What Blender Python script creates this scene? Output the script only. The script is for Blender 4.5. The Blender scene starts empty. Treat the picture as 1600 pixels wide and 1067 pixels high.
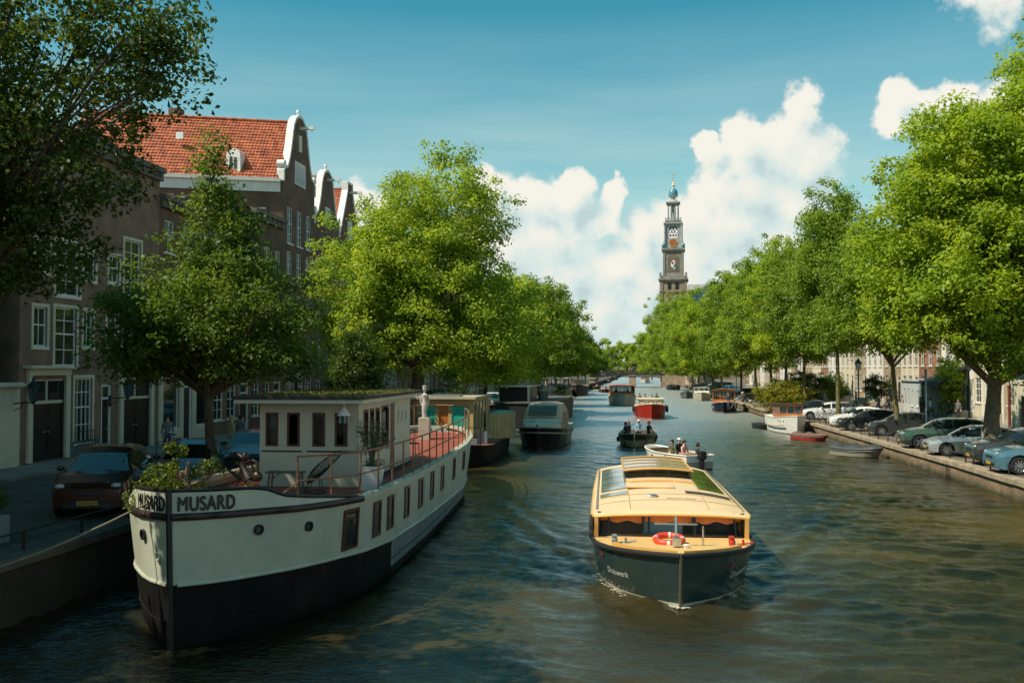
import bpy, math, random
import numpy as np
from mathutils import Vector, Matrix
R = math.radians
PI = math.pi
SC = bpy.context.scene
COL = SC.collection
# ---------------- camera, world, sun, exposure ----------------
FPX = 1500.0
HCAM = 5.0
YAW = R(7.595)
PITCH = R(1.64)
cam_d = bpy.data.cameras.new('camera')
cam_d.sensor_width = 36.0
cam_d.lens = 36.0 * FPX / 1600.0
cam_d.clip_end = 6000
cam_d.clip_start = 0.1
cam = bpy.data.objects.new('camera', cam_d)
COL.objects.link(cam)
cam.location = (0, 0, HCAM)
cam.rotation_euler = (R(90) + PITCH, 0, YAW)
SC.camera = cam
SC.view_settings.view_transform = 'Standard'
SC.view_settings.look = 'None'
SC.view_settings.gamma = 1.0
SC.view_settings.exposure = 0.35
SC.cycles.max_bounces = 6
SC.cycles.diffuse_bounces = 3
SC.cycles.glossy_bounces = 3
SC.cycles.transmission_bounces = 4
SC.cycles.transparent_max_bounces = 6
SC.cycles.caustics_reflective = False
SC.cycles.caustics_refractive = False
SC.cycles.use_denoising = True
SC.cycles.sample_clamp_indirect = 4.0

SUN_EL = R(51)
SUN_A = R(30)
sun_d = bpy.data.lights.new('sun', 'SUN')
sun_d.energy = 4.6
sun_d.angle = R(0.5)
sun_d.color = (1.0, 0.90, 0.74)
sun = bpy.data.objects.new('sun', sun_d)
COL.objects.link(sun)
sv = Vector((math.cos(SUN_A) * math.cos(SUN_EL), math.sin(SUN_A) * math.cos(SUN_EL), -math.sin(SUN_EL)))
sun.rotation_euler = sv.to_track_quat('-Z', 'Y').to_euler()

def azel(px, py):
    """direction of a pixel of the photograph as (azimuth from +Y, elevation)"""
    az = math.atan((px - 800) / FPX) - YAW
    el = math.atan((576 - py) / FPX * math.cos(math.atan((px - 800) / FPX)))
    return az, el

world = bpy.data.worlds.new('World')
SC.world = world
world.use_nodes = True
wt = world.node_tree
wn, wl = wt.nodes, wt.links
bg = wn['Background']
bg.inputs[1].default_value = 0.085
sky = wn.new('ShaderNodeTexSky')
sky.sky_type = 'NISHITA'
sky.sun_disc = False
sky.sun_elevation = SUN_EL
sky.sun_rotation = R(270) - SUN_A
sky.air_density = 1.0
sky.dust_density = 0.6
sky.ozone_density = 1.6

def cloud_group(blobs):
    g = bpy.data.node_groups.new('cloud_density', 'ShaderNodeTree')
    g.interface.new_socket('P', in_out='INPUT', socket_type='NodeSocketVector')
    g.interface.new_socket('D', in_out='OUTPUT', socket_type='NodeSocketFloat')
    n, l = g.nodes, g.links
    gi = n.new('NodeGroupInput'); go = n.new('NodeGroupOutput')
    nz = n.new('ShaderNodeTexNoise'); nz.inputs['Scale'].default_value = 11; nz.inputs['Detail'].default_value = 8
    nz.inputs['Roughness'].default_value = 0.62
    l.new(gi.outputs[0], nz.inputs['Vector'])
    sb = n.new('ShaderNodeVectorMath'); sb.operation = 'SUBTRACT'; sb.inputs[1].default_value = (.5, .5, .5)
    l.new(nz.outputs['Color'], sb.inputs[0])
    sc_ = n.new('ShaderNodeVectorMath'); sc_.operation = 'SCALE'; sc_.inputs[3].default_value = 0.075
    l.new(sb.outputs[0], sc_.inputs[0])
    ad = n.new('ShaderNodeVectorMath'); ad.operation = 'ADD'
    l.new(gi.outputs[0], ad.inputs[0]); l.new(sc_.outputs[0], ad.inputs[1])
    fl = n.new('ShaderNodeVectorMath'); fl.operation = 'MULTIPLY'; fl.inputs[1].default_value = (1, 1, 0)
    l.new(ad.outputs[0], fl.inputs[0])
    prev = None
    for (az, el, r, s) in blobs:
        d = n.new('ShaderNodeVectorMath'); d.operation = 'DISTANCE'; d.inputs[1].default_value = (az, el, 0)
        l.new(fl.outputs[0], d.inputs[0])
        m = n.new('ShaderNodeMath'); m.operation = 'MULTIPLY_ADD'; m.inputs[1].default_value = -s / r; m.inputs[2].default_value = s
        l.new(d.outputs['Value'], m.inputs[0])
        if prev is None:
            prev = m
        else:
            x = n.new('ShaderNodeMath'); x.operation = 'SMOOTH_MAX'; x.inputs[2].default_value = 0.3
            l.new(prev.outputs[0], x.inputs[0]); l.new(m.outputs[0], x.inputs[1])
            prev = x
    n2 = n.new('ShaderNodeTexNoise'); n2.inputs['Scale'].default_value = 34; n2.inputs['Detail'].default_value = 8
    n2.inputs['Roughness'].default_value = 0.58
    l.new(gi.outputs[0], n2.inputs['Vector'])
    a = n.new('ShaderNodeMath'); a.operation = 'MULTIPLY_ADD'; a.inputs[1].default_value = 0.85; a.inputs[2].default_value = -0.38
    l.new(n2.outputs[0], a.inputs[0])
    b = n.new('ShaderNodeMath'); b.operation = 'ADD'
    l.new(prev.outputs[0], b.inputs[0]); l.new(a.outputs[0], b.inputs[1])
    l.new(b.outputs[0], go.inputs[0])
    return g

CL = [(775, 310, 52, 1), (750, 282, 30, 1), (835, 312, 55, 1), (888, 308, 45, 1), (850, 385, 85, 1), (775, 400, 80, 1), (885, 430, 70, 1), (820, 480, 90, .8),
      (925, 350, 34, .9), (958, 312, 26, .9), (948, 345, 24, .8), (1005, 380, 60, .9), (960, 430, 60, .9), (1005, 450, 75, .9), (930, 490, 80, .7), (1000, 350, 30, .9),
      (1172, 212, 56, 1), (1215, 225, 55, 1), (1098, 220, 24, 1), (1125, 245, 26, .8), (1258, 165, 34, .8), (1248, 250, 68, 1), (1165, 285, 85, 1), (1245, 320, 75, 1), (1130, 350, 85, 1),
      (1215, 380, 95, 1), (1110, 430, 100, 1), (1190, 470, 110, 1), (1070, 340, 50, .8), (1085, 385, 60, .9), (1290, 400, 60, .7), (1085, 300, 20, .6), (1300, 300, 14, .6), (1290, 240, 24, .5),
      (1408, 152, 42, 1), (1450, 178, 46, 1), (1492, 150, 36, 1), (1395, 198, 34, .9), (1500, 215, 60, .8), (1570, 180, 60, .7),
      (560, 300, 34, .9), (600, 340, 50, .8), (1510, -6, 34, .35), (1570, 2, 44, .35)]
blobs = []
for (x, y, r, s) in CL:
    az, el = azel(x, y)
    blobs.append((az, el, r / FPX, s))
rr = random.Random(5)
for k in range(14):   # clouds round the rest of the sky (seen in windows and from other positions)
    a0 = 0.75 + k * 0.33 + rr.uniform(-.08, .08)
    e0 = rr.uniform(.16, .42)
    blobs.append((a0 if a0 < PI else a0 - 2 * PI, e0, rr.uniform(.10, .2), 1))
    blobs.append(((a0 if a0 < PI else a0 - 2 * PI) + rr.uniform(-.14, .14), e0 - .06, rr.uniform(.1, .16), .9))
cg = cloud_group(blobs)
tc = wn.new('ShaderNodeTexCoord')
sp = wn.new('ShaderNodeSeparateXYZ'); wl.new(tc.outputs['Generated'], sp.inputs[0])
def wm(op, a=None, b=None, c=None):
    m = wn.new('ShaderNodeMath'); m.operation = op
    for i, v in enumerate((a, b, c)):
        if v is None: continue
        if isinstance(v, (int, float)): m.inputs[i].default_value = v
        else: wl.new(v, m.inputs[i])
    return m.outputs[0]
az = wm('ARCTAN2', sp.outputs[0], sp.outputs[1])
el = wm('ARCSINE', sp.outputs[2])
cb = wn.new('ShaderNodeCombineXYZ'); wl.new(az, cb.inputs[0]); wl.new(el, cb.inputs[1])
g1 = wn.new('ShaderNodeGroup'); g1.node_tree = cg; wl.new(cb.outputs[0], g1.inputs[0])
of = wn.new('ShaderNodeVectorMath'); of.operation = 'ADD'; of.inputs[1].default_value = (-.016, .022, 0)
wl.new(cb.outputs[0], of.inputs[0])
g2 = wn.new('ShaderNodeGroup'); g2.node_tree = cg; wl.new(of.outputs[0], g2.inputs[0])
mask = wn.new('ShaderNodeMapRange'); mask.interpolation_type = 'SMOOTHSTEP'
mask.inputs[1].default_value = 0.02; mask.inputs[2].default_value = 0.34
wl.new(g1.outputs[0], mask.inputs[0])
dif = wm('SUBTRACT', g1.outputs[0], g2.outputs[0])
shd = wm('MULTIPLY_ADD', dif, 1.15, 0.66)
dep = wm('MULTIPLY_ADD', g1.outputs[0], -0.30, shd)
ramp = wn.new('ShaderNodeValToRGB'); wl.new(dep, ramp.inputs[0])
cr = ramp.color_ramp
cr.elements[0].position = 0.0; cr.elements[0].color = (4.9, 6.2, 6.2, 1)
cr.elements[1].position = 1.0; cr.elements[1].color = (8.5, 8.3, 7.5, 1)
e_ = cr.elements.new(0.35); e_.color = (6.3, 7.4, 7.2, 1)
e_ = cr.elements.new(0.6); e_.color = (7.5, 7.8, 7.2, 1)
tint = wn.new('ShaderNodeMix'); tint.data_type = 'RGBA'; tint.blend_type = 'MULTIPLY'; tint.inputs[0].default_value = 1
tint.inputs[7].default_value = (0.34, 1.22, 1.04, 1)
wl.new(sky.outputs[0], tint.inputs[6])
# thin bright veil low over the horizon
low = wn.new('ShaderNodeMapRange'); low.inputs[1].default_value = 0.0; low.inputs[2].default_value = 0.36
low.inputs[3].default_value = 1.05; low.inputs[4].default_value = 0.0; wl.new(el, low.inputs[0])
nb = wn.new('ShaderNodeTexNoise'); nb.inputs['Scale'].default_value = 4; nb.inputs['Detail'].default_value = 6
mpv = wn.new('ShaderNodeVectorMath'); mpv.operation = 'MULTIPLY'; mpv.inputs[1].default_value = (1, 7, 1)
wl.new(cb.outputs[0], mpv.inputs[0]); wl.new(mpv.outputs[0], nb.inputs['Vector'])
vm = wm('MULTIPLY', low.outputs[0], wm('MULTIPLY_ADD', nb.outputs[0], 1.2, 0.25))
mx0 = wn.new('ShaderNodeMix'); mx0.data_type = 'RGBA'; wl.new(vm, mx0.inputs[0]); wl.new(tint.outputs[2], mx0.inputs[6]); mx0.inputs[7].default_value = (6.6, 7.6, 7.0, 1)
mx = wn.new('ShaderNodeMix'); mx.data_type = 'RGBA'
wl.new(mask.outputs[0], mx.inputs[0]); wl.new(mx0.outputs[2], mx.inputs[6]); wl.new(ramp.outputs[0], mx.inputs[7])
wl.new(mx.outputs[2], bg.inputs[0])

# ---------------- helpers ----------------
CT, ST = math.cos(YAW), math.sin(YAW)
def G(px, py, z):
    """world (x, y) of a photograph pixel on the level z"""
    dc = FPX * (HCAM - z) / (py - 576.0)
    r = (px - 800) / FPX * dc
    return (r * CT - dc * ST, r * ST + dc * CT)
def YX(px, X):
    """world y where the pixel column px meets the vertical plane x = X"""
    return X / math.tan(math.atan((px - 800) / FPX) - YAW)
def dcam(x, y): return -x * ST + y * CT
def ZP(py, x, y): return HCAM - (py - 576.0) * dcam(x, y) / FPX

MATS = {}
def mat(name, col, rough=.6, metal=0.0, nz=None, bump=None, coat=0, spec=None, tint=None):
    """procedural principled material; nz=(scale, amount), bump=(scale, strength)"""
    if name in MATS: return MATS[name]
    m = bpy.data.materials.new(name); m.use_nodes = True
    n, l = m.node_tree.nodes, m.node_tree.links
    p = n['Principled BSDF']
    p.inputs['Roughness'].default_value = rough; p.inputs['Metallic'].default_value = metal
    if coat: p.inputs['Coat Weight'].default_value = coat; p.inputs['Coat Roughness'].default_value = .05
    if spec is not None: p.inputs['Specular IOR Level'].default_value = spec
    tcn = n.new('ShaderNodeTexCoord')
    s, a = nz or (3.0, .18)
    t = n.new('ShaderNodeTexNoise'); t.inputs['Scale'].default_value = s; t.inputs['Detail'].default_value = 6; t.inputs['Roughness'].default_value = .65
    l.new(tcn.outputs['Object'], t.inputs['Vector'])
    r_ = n.new('ShaderNodeValToRGB'); l.new(t.outputs[0], r_.inputs[0])
    dk = tint or tuple(c * (1 - a) for c in col)
    r_.color_ramp.elements[0].position = .3; r_.color_ramp.elements[0].color = (*[min(1, c * (1 - a) if tint is None else d) for c, d in zip(col, dk)], 1)
    r_.color_ramp.elements[1].position = .7; r_.color_ramp.elements[1].color = (*[min(1, c * (1 + a * .6)) for c in col], 1)
    l.new(r_.outputs[0], p.inputs['Base Color'])
    if bump:
        t2 = n.new('ShaderNodeTexNoise'); t2.inputs['Scale'].default_value = bump[0]; t2.inputs['Detail'].default_value = 5
        l.new(tcn.outputs['Object'], t2.inputs['Vector'])
        b = n.new('ShaderNodeBump'); b.inputs['Strength'].default_value = bump[1]; b.inputs['Distance'].default_value = .03
        l.new(t2.outputs[0], b.inputs['Height']); l.new(b.outputs[0], p.inputs['Normal'])
    MATS[name] = m
    return m

def brick_mat(name, c1, c2, mortar, scale=1.0, bw=.22, bh=.065, ms=.008, bump=.5, axis='wall'):
    if name in MATS: return MATS[name]
    m = bpy.data.materials.new(name); m.use_nodes = True
    n, l = m.node_tree.nodes, m.node_tree.links
    p = n['Principled BSDF']; p.inputs['Roughness'].default_value = .85
    tcn = n.new('ShaderNodeTexCoord'); s = n.new('ShaderNodeSeparateXYZ'); l.new(tcn.outputs['Object'], s.inputs[0])
    c = n.new('ShaderNodeCombineXYZ')
    if axis == 'wall':
        a = n.new('ShaderNodeMath'); a.operation = 'ADD'; l.new(s.outputs[0], a.inputs[0]); l.new(s.outputs[1], a.inputs[1])
        l.new(a.outputs[0], c.inputs[0]); l.new(s.outputs[2], c.inputs[1])
    else:
        l.new(s.outputs[0], c.inputs[0]); l.new(s.outputs[1], c.inputs[1])
    b = n.new('ShaderNodeTexBrick'); l.new(c.outputs[0], b.inputs['Vector'])
    b.inputs['Scale'].default_value = scale; b.inputs['Brick Width'].default_value = bw; b.inputs['Row Height'].default_value = bh
    b.inputs['Mortar Size'].default_value = ms; b.inputs['Mortar Smooth'].default_value = .2
    b.inputs['Color1'].default_value = (*c1, 1); b.inputs['Color2'].default_value = (*c2, 1); b.inputs['Mortar'].default_value = (*mortar, 1)
    t = n.new('ShaderNodeTexNoise'); t.inputs['Scale'].default_value = .9; t.inputs['Detail'].default_value = 7; l.new(tcn.outputs['Object'], t.inputs['Vector'])
    mr = n.new('ShaderNodeMapRange'); mr.inputs[1].default_value = .3; mr.inputs[2].default_value = .7; mr.inputs[3].default_value = .68; mr.inputs[4].default_value = 1.25
    l.new(t.outputs[0], mr.inputs[0])
    x = n.new('ShaderNodeVectorMath'); x.operation = 'SCALE'; l.new(b.outputs[0], x.inputs[0]); l.new(mr.outputs[0], x.inputs[3])
    l.new(x.outputs[0], p.inputs['Base Color'])
    bp = n.new('ShaderNodeBump'); bp.inputs['Strength'].default_value = bump; bp.inputs['Distance'].default_value = .01
    bp.invert = True; l.new(b.outputs['Fac'], bp.inputs['Height']); l.new(bp.outputs[0], p.inputs['Normal'])
    MATS[name] = m
    return m

def glass_mat(name, col, rough=.06):
    """window glass: dark room behind a mirror-like pane"""
    if name in MATS: return MATS[name]
    m = mat(name, col, rough, 0, (1.3, .5))
    m.node_tree.nodes['Principled BSDF'].inputs['Specular IOR Level'].default_value = .8
    m.node_tree.nodes['Principled BSDF'].inputs['IOR'].default_value = 1.6
    return m

def leaf_mat(name, c1, c2, trans=.35):
    if name in MATS: return MATS[name]
    m = bpy.data.materials.new(name); m.use_nodes = True
    n, l = m.node_tree.nodes, m.node_tree.links
    for x in list(n):
        if x.type != 'OUTPUT_MATERIAL': n.remove(x)
    out = [x for x in n if x.type == 'OUTPUT_MATERIAL'][0]
    ge = n.new('ShaderNodeNewGeometry'); tcn = n.new('ShaderNodeTexCoord'); oi = n.new('ShaderNodeObjectInfo')
    t = n.new('ShaderNodeTexNoise'); t.inputs['Scale'].default_value = .55; t.inputs['Detail'].default_value = 2
    l.new(tcn.outputs['Object'], t.inputs['Vector'])
    a = n.new('ShaderNodeMath'); a.operation = 'MULTIPLY_ADD'; a.inputs[1].default_value = .26
    l.new(ge.outputs['Random Per Island'], a.inputs[0])
    a2 = n.new('ShaderNodeMath'); a2.operation = 'MULTIPLY_ADD'; a2.inputs[1].default_value = 1.3; a2.inputs[2].default_value = -.27
    l.new(t.outputs[0], a2.inputs[0]); l.new(a2.outputs[0], a.inputs[2])
    r_ = n.new('ShaderNodeValToRGB'); l.new(a.outputs[0], r_.inputs[0])
    r_.color_ramp.elements[0].position = .15; r_.color_ramp.elements[0].color = (*c1, 1)
    r_.color_ramp.elements[1].position = .85; r_.color_ramp.elements[1].color = (*c2, 1)
    df = n.new('ShaderNodeBsdfPrincipled'); df.inputs['Roughness'].default_value = .5; df.inputs['Specular IOR Level'].default_value = .4
    l.new(r_.outputs[0], df.inputs['Base Color'])
    tr = n.new('ShaderNodeBsdfTranslucent')
    mu = n.new('ShaderNodeMix'); mu.data_type = 'RGBA'; mu.blend_type = 'MULTIPLY'; mu.inputs[0].default_value = 1
    mu.inputs[7].default_value = (1.3, 1.2, .6, 1); l.new(r_.outputs[0], mu.inputs[6]); l.new(mu.outputs[2], tr.inputs[0])
    mxs = n.new('ShaderNodeMixShader'); mxs.inputs[0].default_value = trans
    l.new(df.outputs[0], mxs.inputs[1]); l.new(tr.outputs[0], mxs.inputs[2]); l.new(mxs.outputs[0], out.inputs[0])
    MATS[name] = m
    return m

class MB:
    """collects shapes into one mesh"""
    def __init__(s): s.v = []; s.f = []; s.m = []
    def add(s, vs, fs, mi=0):
        o = len(s.v); s.v += [tuple(v) for v in vs]
        for f in fs: s.f.append([o + i for i in f]); s.m.append(mi)
        return s
    def box(s, c, d, mi=0, rz=0, b=0):
        x, y, z = c; a, e, h = d[0] / 2, d[1] / 2, d[2] / 2
        cs, sn = math.cos(rz), math.sin(rz)
        if b:
            pts = []
            for zz, k in ((-h, b), (-h + b, 0), (h - b, 0), (h, b)):
                for sx, sy in ((-1, -1), (1, -1), (1, 1), (-1, 1)): pts.append((sx * (a - k), sy * (e - k), zz))
            fs = [(3, 2, 1, 0), (12, 13, 14, 15)]
            for j in range(3):
                for i in range(4): fs.append((j * 4 + i, j * 4 + (i + 1) % 4, j * 4 + 4 + (i + 1) % 4, j * 4 + 4 + i))
        else:
            pts = [(-a, -e, -h), (a, -e, -h), (a, e, -h), (-a, e, -h), (-a, -e, h), (a, -e, h), (a, e, h), (-a, e, h)]
            fs = [(3, 2, 1, 0), (4, 5, 6, 7), (0, 1, 5, 4), (1, 2, 6, 5), (2, 3, 7, 6), (3, 0, 4, 7)]
        return s.add([(x + p[0] * cs - p[1] * sn, y + p[0] * sn + p[1] * cs, z + p[2]) for p in pts], fs, mi)
    def bx(s, x0, x1, y0, y1, z0, z1, mi=0): return s.box(((x0 + x1) / 2, (y0 + y1) / 2, (z0 + z1) / 2), (abs(x1 - x0), abs(y1 - y0), abs(z1 - z0)), mi)
    def tube(s, pts, r, n=6, mi=0, cap=True):
        pts = [Vector(p) for p in pts]
        if not isinstance(r, (list, tuple)): r = [r] * len(pts)
        vs = []; fs = []
        up = None
        for i, p in enumerate(pts):
            t = (pts[min(i + 1, len(pts) - 1)] - pts[max(i - 1, 0)])
            if t.length < 1e-9: t = Vector((0, 0, 1))
            t.normalize()
            if up is None: up = Vector((0, 0, 1)) if abs(t.z) < .9 else Vector((1, 0, 0))
            a = t.cross(up)
            if a.length < 1e-4: a = t.cross(Vector((0, 1, 0)))
            a.normalize(); b = a.cross(t).normalized(); up = b
            for k in range(n):
                w = 2 * PI * k / n
                vs.append(p + (a * math.cos(w) + b * math.sin(w)) * r[i])
        for i in range(len(pts) - 1):
            for k in range(n): fs.append((i * n + k, i * n + (k + 1) % n, (i + 1) * n + (k + 1) % n, (i + 1) * n + k))
        if cap: fs += [tuple(range(n))[::-1], tuple((len(pts) - 1) * n + k for k in range(n))]
        return s.add(vs, fs, mi)
    def lathe(s, prof, n=16, c=(0, 0, 0), mi=0, ax='z'):
        vs = []; fs = []
        for (r, z) in prof:
            for k in range(n):
                w = 2 * PI * k / n; x, y = r * math.cos(w), r * math.sin(w)
                q = (x, y, z) if ax == 'z' else ((z, x, y) if ax == 'x' else (x, z, y))
                vs.append((c[0] + q[0], c[1] + q[1], c[2] + q[2]))
        for i in range(len(prof) - 1):
            for k in range(n): fs.append((i * n + k, i * n + (k + 1) % n, (i + 1) * n + (k + 1) % n, (i + 1) * n + k))
        return s.add(vs, fs, mi)
    def sph(s, c, r, n=10, mi=0, h=1.0):
        if not isinstance(r, (list, tuple)): r = (r, r, r)
        vs = []; fs = []; m_ = max(4, n // 2)
        for i in range(m_ + 1):
            a = PI * i / m_ * h
            for k in range(n):
                w = 2 * PI * k / n
                vs.append((c[0] + r[0] * math.sin(a) * math.cos(w), c[1] + r[1] * math.sin(a) * math.sin(w), c[2] + r[2] * math.cos(a)))
        for i in range(m_):
            for k in range(n): fs.append((i * n + k, (i + 1) * n + k, (i + 1) * n + (k + 1) % n, i * n + (k + 1) % n))
        return s.add(vs, fs, mi)
    def grid(s, rows, mi=0, close=False):
        """rows of equal-length point lists -> quads"""
        n = len(rows[0]); vs = [p for r_ in rows for p in r_]; fs = []
        for i in range(len(rows) - 1):
            for k in range(n if close else n - 1): fs.append((i * n + k, i * n + (k + 1) % n, (i + 1) * n + (k + 1) % n, (i + 1) * n + k))
        return s.add(vs, fs, mi)
    def prism(s, poly, y0, y1, mi=0):
        """polygon in x,z extruded along y"""
        n = len(poly)
        vs = [(p[0], y0, p[1]) for p in poly] + [(p[0], y1, p[1]) for p in poly]
        fs = [tuple(range(n)), tuple(range(2 * n - 1, n - 1, -1))] + [(i, i + n, (i + 1) % n + n, (i + 1) % n) for i in range(n)]
        return s.add(vs, fs, mi)
    def mesh(s, name, mats, smooth=None):
        me = bpy.data.meshes.new(name); me.from_pydata(s.v, [], s.f)
        for m in (mats if isinstance(mats, (list, tuple)) else [mats]): me.materials.append(m)
        me.polygons.foreach_set('material_index', s.m)
        if smooth is not None:
            me.polygons.foreach_set('use_smooth', [True] * len(s.f)); me.set_sharp_from_angle(angle=R(smooth))
        me.update()
        return me
    def obj(s, name, mats, parent=None, smooth=None):
        return link(name, s.mesh(name, mats, smooth), parent)

def link(name, data, parent=None, loc=None, rz=0):
    o = bpy.data.objects.new(name, data); COL.objects.link(o)
    if parent is not None: o.parent = parent
    if loc is not None: o.location = loc
    if rz: o.rotation_euler = (0, 0, rz)
    return o
def tag(o, label=None, cat=None, group=None, kind=None):
    if label: o['label'] = label
    if cat: o['category'] = cat
    if group: o['group'] = group
    if kind: o['kind'] = kind
    return o
def thing(name, label, cat, loc=(0, 0, 0), rz=0, group=None):
    return tag(link(name, None, None, loc, rz), label, cat, group)
KIDS = {}
def kids(o): return [c for c in COL.objects if c.parent == o]
def dup(root, loc, rz, label, sc=1, group=None, sub=None):
    """copy of a thing with its parts and their sub-parts; sub maps a material to another"""
    if root.name not in KIDS:
        KIDS[root.name] = [(c, kids(c)) for c in kids(root)]
    r = root.copy(); COL.objects.link(r); r.location = loc; r.rotation_euler = (0, 0, rz); r.scale = (sc, sc, sc)
    r['label'] = label
    if group: r['group'] = group
    def cp(c, par):
        d = c.copy(); COL.objects.link(d); d.parent = par
        if sub and d.data is not None:
            for sl in d.material_slots:
                if sl.material and sl.material.name in sub:
                    sl.link = 'OBJECT'; sl.material = sub[sl.material.name]
        return d
    for c, g in KIDS[root.name]:
        d = cp(c, r)
        for e in g: cp(e, d)
    if sub and r.data is not None:
        for sl in r.material_slots:
            if sl.material and sl.material.name in sub: sl.link = 'OBJECT'; sl.material = sub[sl.material.name]
    return r
def lerp(a, b, t): return a + (b - a) * t
def interp(x, xs, ys): return float(np.interp(x, xs, ys))
def text_mesh(s, size=1.0, shear=0.0, bold=0.0, spacing=1.0):
    """flat outlined letters as (verts, faces) in the x,y plane, x from 0"""
    cu = bpy.data.curves.new('letters', 'FONT'); cu.body = s; cu.size = size; cu.shear = shear; cu.offset = bold; cu.space_character = spacing
    o = bpy.data.objects.new('letters', cu); COL.objects.link(o)
    me = bpy.data.meshes.new_from_object(o.evaluated_get(bpy.context.evaluated_depsgraph_get()))
    v = [tuple(p.co) for p in me.vertices]; f = [tuple(p.vertices) for p in me.polygons]
    bpy.data.objects.remove(o); bpy.data.curves.remove(cu); bpy.data.meshes.remove(me)
    return v, f

def streaks(m, col, amount=.5, scale=(5, 5, .5), lo=.55, hi=.75):
    """rust or dirt runs: a second colour in stretched vertical streaks"""
    n, l = m.node_tree.nodes, m.node_tree.links
    p = n['Principled BSDF']; src = p.inputs['Base Color'].links[0].from_socket
    tcn = n.new('ShaderNodeTexCoord'); mp = n.new('ShaderNodeMapping'); mp.inputs['Scale'].default_value = scale; l.new(tcn.outputs['Object'], mp.inputs[0])
    t = n.new('ShaderNodeTexNoise'); t.inputs['Scale'].default_value = 1; t.inputs['Detail'].default_value = 7; t.inputs['Roughness'].default_value = .7; l.new(mp.outputs[0], t.inputs['Vector'])
    r_ = n.new('ShaderNodeMapRange'); r_.inputs[1].default_value = lo; r_.inputs[2].default_value = hi; r_.inputs[4].default_value = amount; l.new(t.outputs[0], r_.inputs[0])
    x = n.new('ShaderNodeMix'); x.data_type = 'RGBA'; l.new(r_.outputs[0], x.inputs[0]); l.new(src, x.inputs[6]); x.inputs[7].default_value = (*col, 1)
    l.new(x.outputs[2], p.inputs['Base Color']); return m
# shared materials
CREAM = mat('cream_paint', (.62, .58, .44), .45, 0, (2, .12), (30, .05))
WHITE = mat('white_paint', (.78, .76, .70), .4, 0, (2, .1))
BLACK = mat('black_paint', (.012, .012, .013), .35, 0, (4, .3))
IRON = mat('dark_iron', (.02, .022, .022), .5, .3, (6, .3))
RUST = mat('rusty_brown_rail', (.30, .12, .06), .6, 0, (14, .45))
WOOD = mat('varnished_wood', (.34, .10, .03), .3, 0, (6, .35), coat=.3)
DWOOD = mat('dark_red_wood', (.09, .022, .012), .35, 0, (6, .3))
GLASS = glass_mat('dark_glass', (.02, .028, .028))
GLASSB = glass_mat('bluish_glass', (.06, .11, .12), .05)
RUBBER = mat('rubber', (.015, .015, .015), .8, 0, (5, .2))
CHROME = mat('bright_metal', (.55, .56, .56), .25, .9, (5, .1))
GREYM = mat('grey_metal', (.25, .27, .28), .45, .5, (5, .2))
RED = mat('red_paint', (.45, .03, .015), .4, 0, (5, .15))
ORANGE = mat('orange_cloth', (.75, .16, .05), .7, 0, (5, .15))
STONE = mat('pale_stone', (.42, .38, .30), .8, 0, (3, .25), (20, .3))
BARK = mat('bark', (.12, .095, .062), .9, 0, (7, .45), (22, .9))
BARKY = mat('lichen_bark', (.17, .14, .045), .9, 0, (3, .5), (22, .8), tint=(.06, .05, .03))
# ---------------- setting: bed, quays, streets, water ----------------
XL, XR = -12.2, 14.1      # canal edges
ZL, ZR = 1.3, 0.8         # street levels
YB = 262.0                # far bridge
def struct(o): return tag(o, kind='structure')
soil = mat('earth', (.10, .085, .06), .95, 0, (.2, .3))
struct(MB().add([(-2500, -2500, -1.6), (2500, -2500, -1.6), (2500, 2500, -1.6), (-2500, 2500, -1.6)], [(0, 1, 2, 3)]).obj('ground', soil))
cobble = brick_mat('brick_paving', (.16, .12, .09), (.20, .16, .125), (.07, .06, .045), 1, .22, .11, .008, .4, 'floor')
pave = brick_mat('pavement_tiles', (.22, .20, .17), (.26, .235, .2), (.10, .09, .08), 1, .3, .3, .006, .3, 'floor')
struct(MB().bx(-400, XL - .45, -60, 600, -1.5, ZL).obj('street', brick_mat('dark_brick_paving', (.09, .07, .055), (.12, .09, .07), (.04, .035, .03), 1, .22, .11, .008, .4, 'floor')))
QR = [(14.3, -60), (14.1, 45), (12.3, 116), (12.0, 262), (10.5, 600)]      # right canal edge bends slightly
def xr(y): return interp(y, [q[1] for q in QR], [q[0] for q in QR])
_m = MB(); _n = len(QR)
_m.add([(q[0] + .45, q[1], ZR) for q in QR] + [(400, 600, ZR), (400, -60, ZR)] + [(q[0] + .45, q[1], -1.5) for q in QR], [tuple(range(_n)) + (_n, _n + 1)] + [(i, i + _n + 2, i + _n + 3, i + 1) for i in range(_n - 1)])
struct(_m.obj('street', cobble))
struct(MB().bx(-22.9, -20.6, -60, 258, ZL - .1, ZL + .10).obj('pavement', pave))
struct(MB().bx(23.8, 26.9, -60, 258, ZR - .1, ZR + .10).obj('pavement', pave))
struct(MB().bx(-400, 400, 600.01, 1500, -1.5, ZR + .05).obj('ground', soil))
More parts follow.
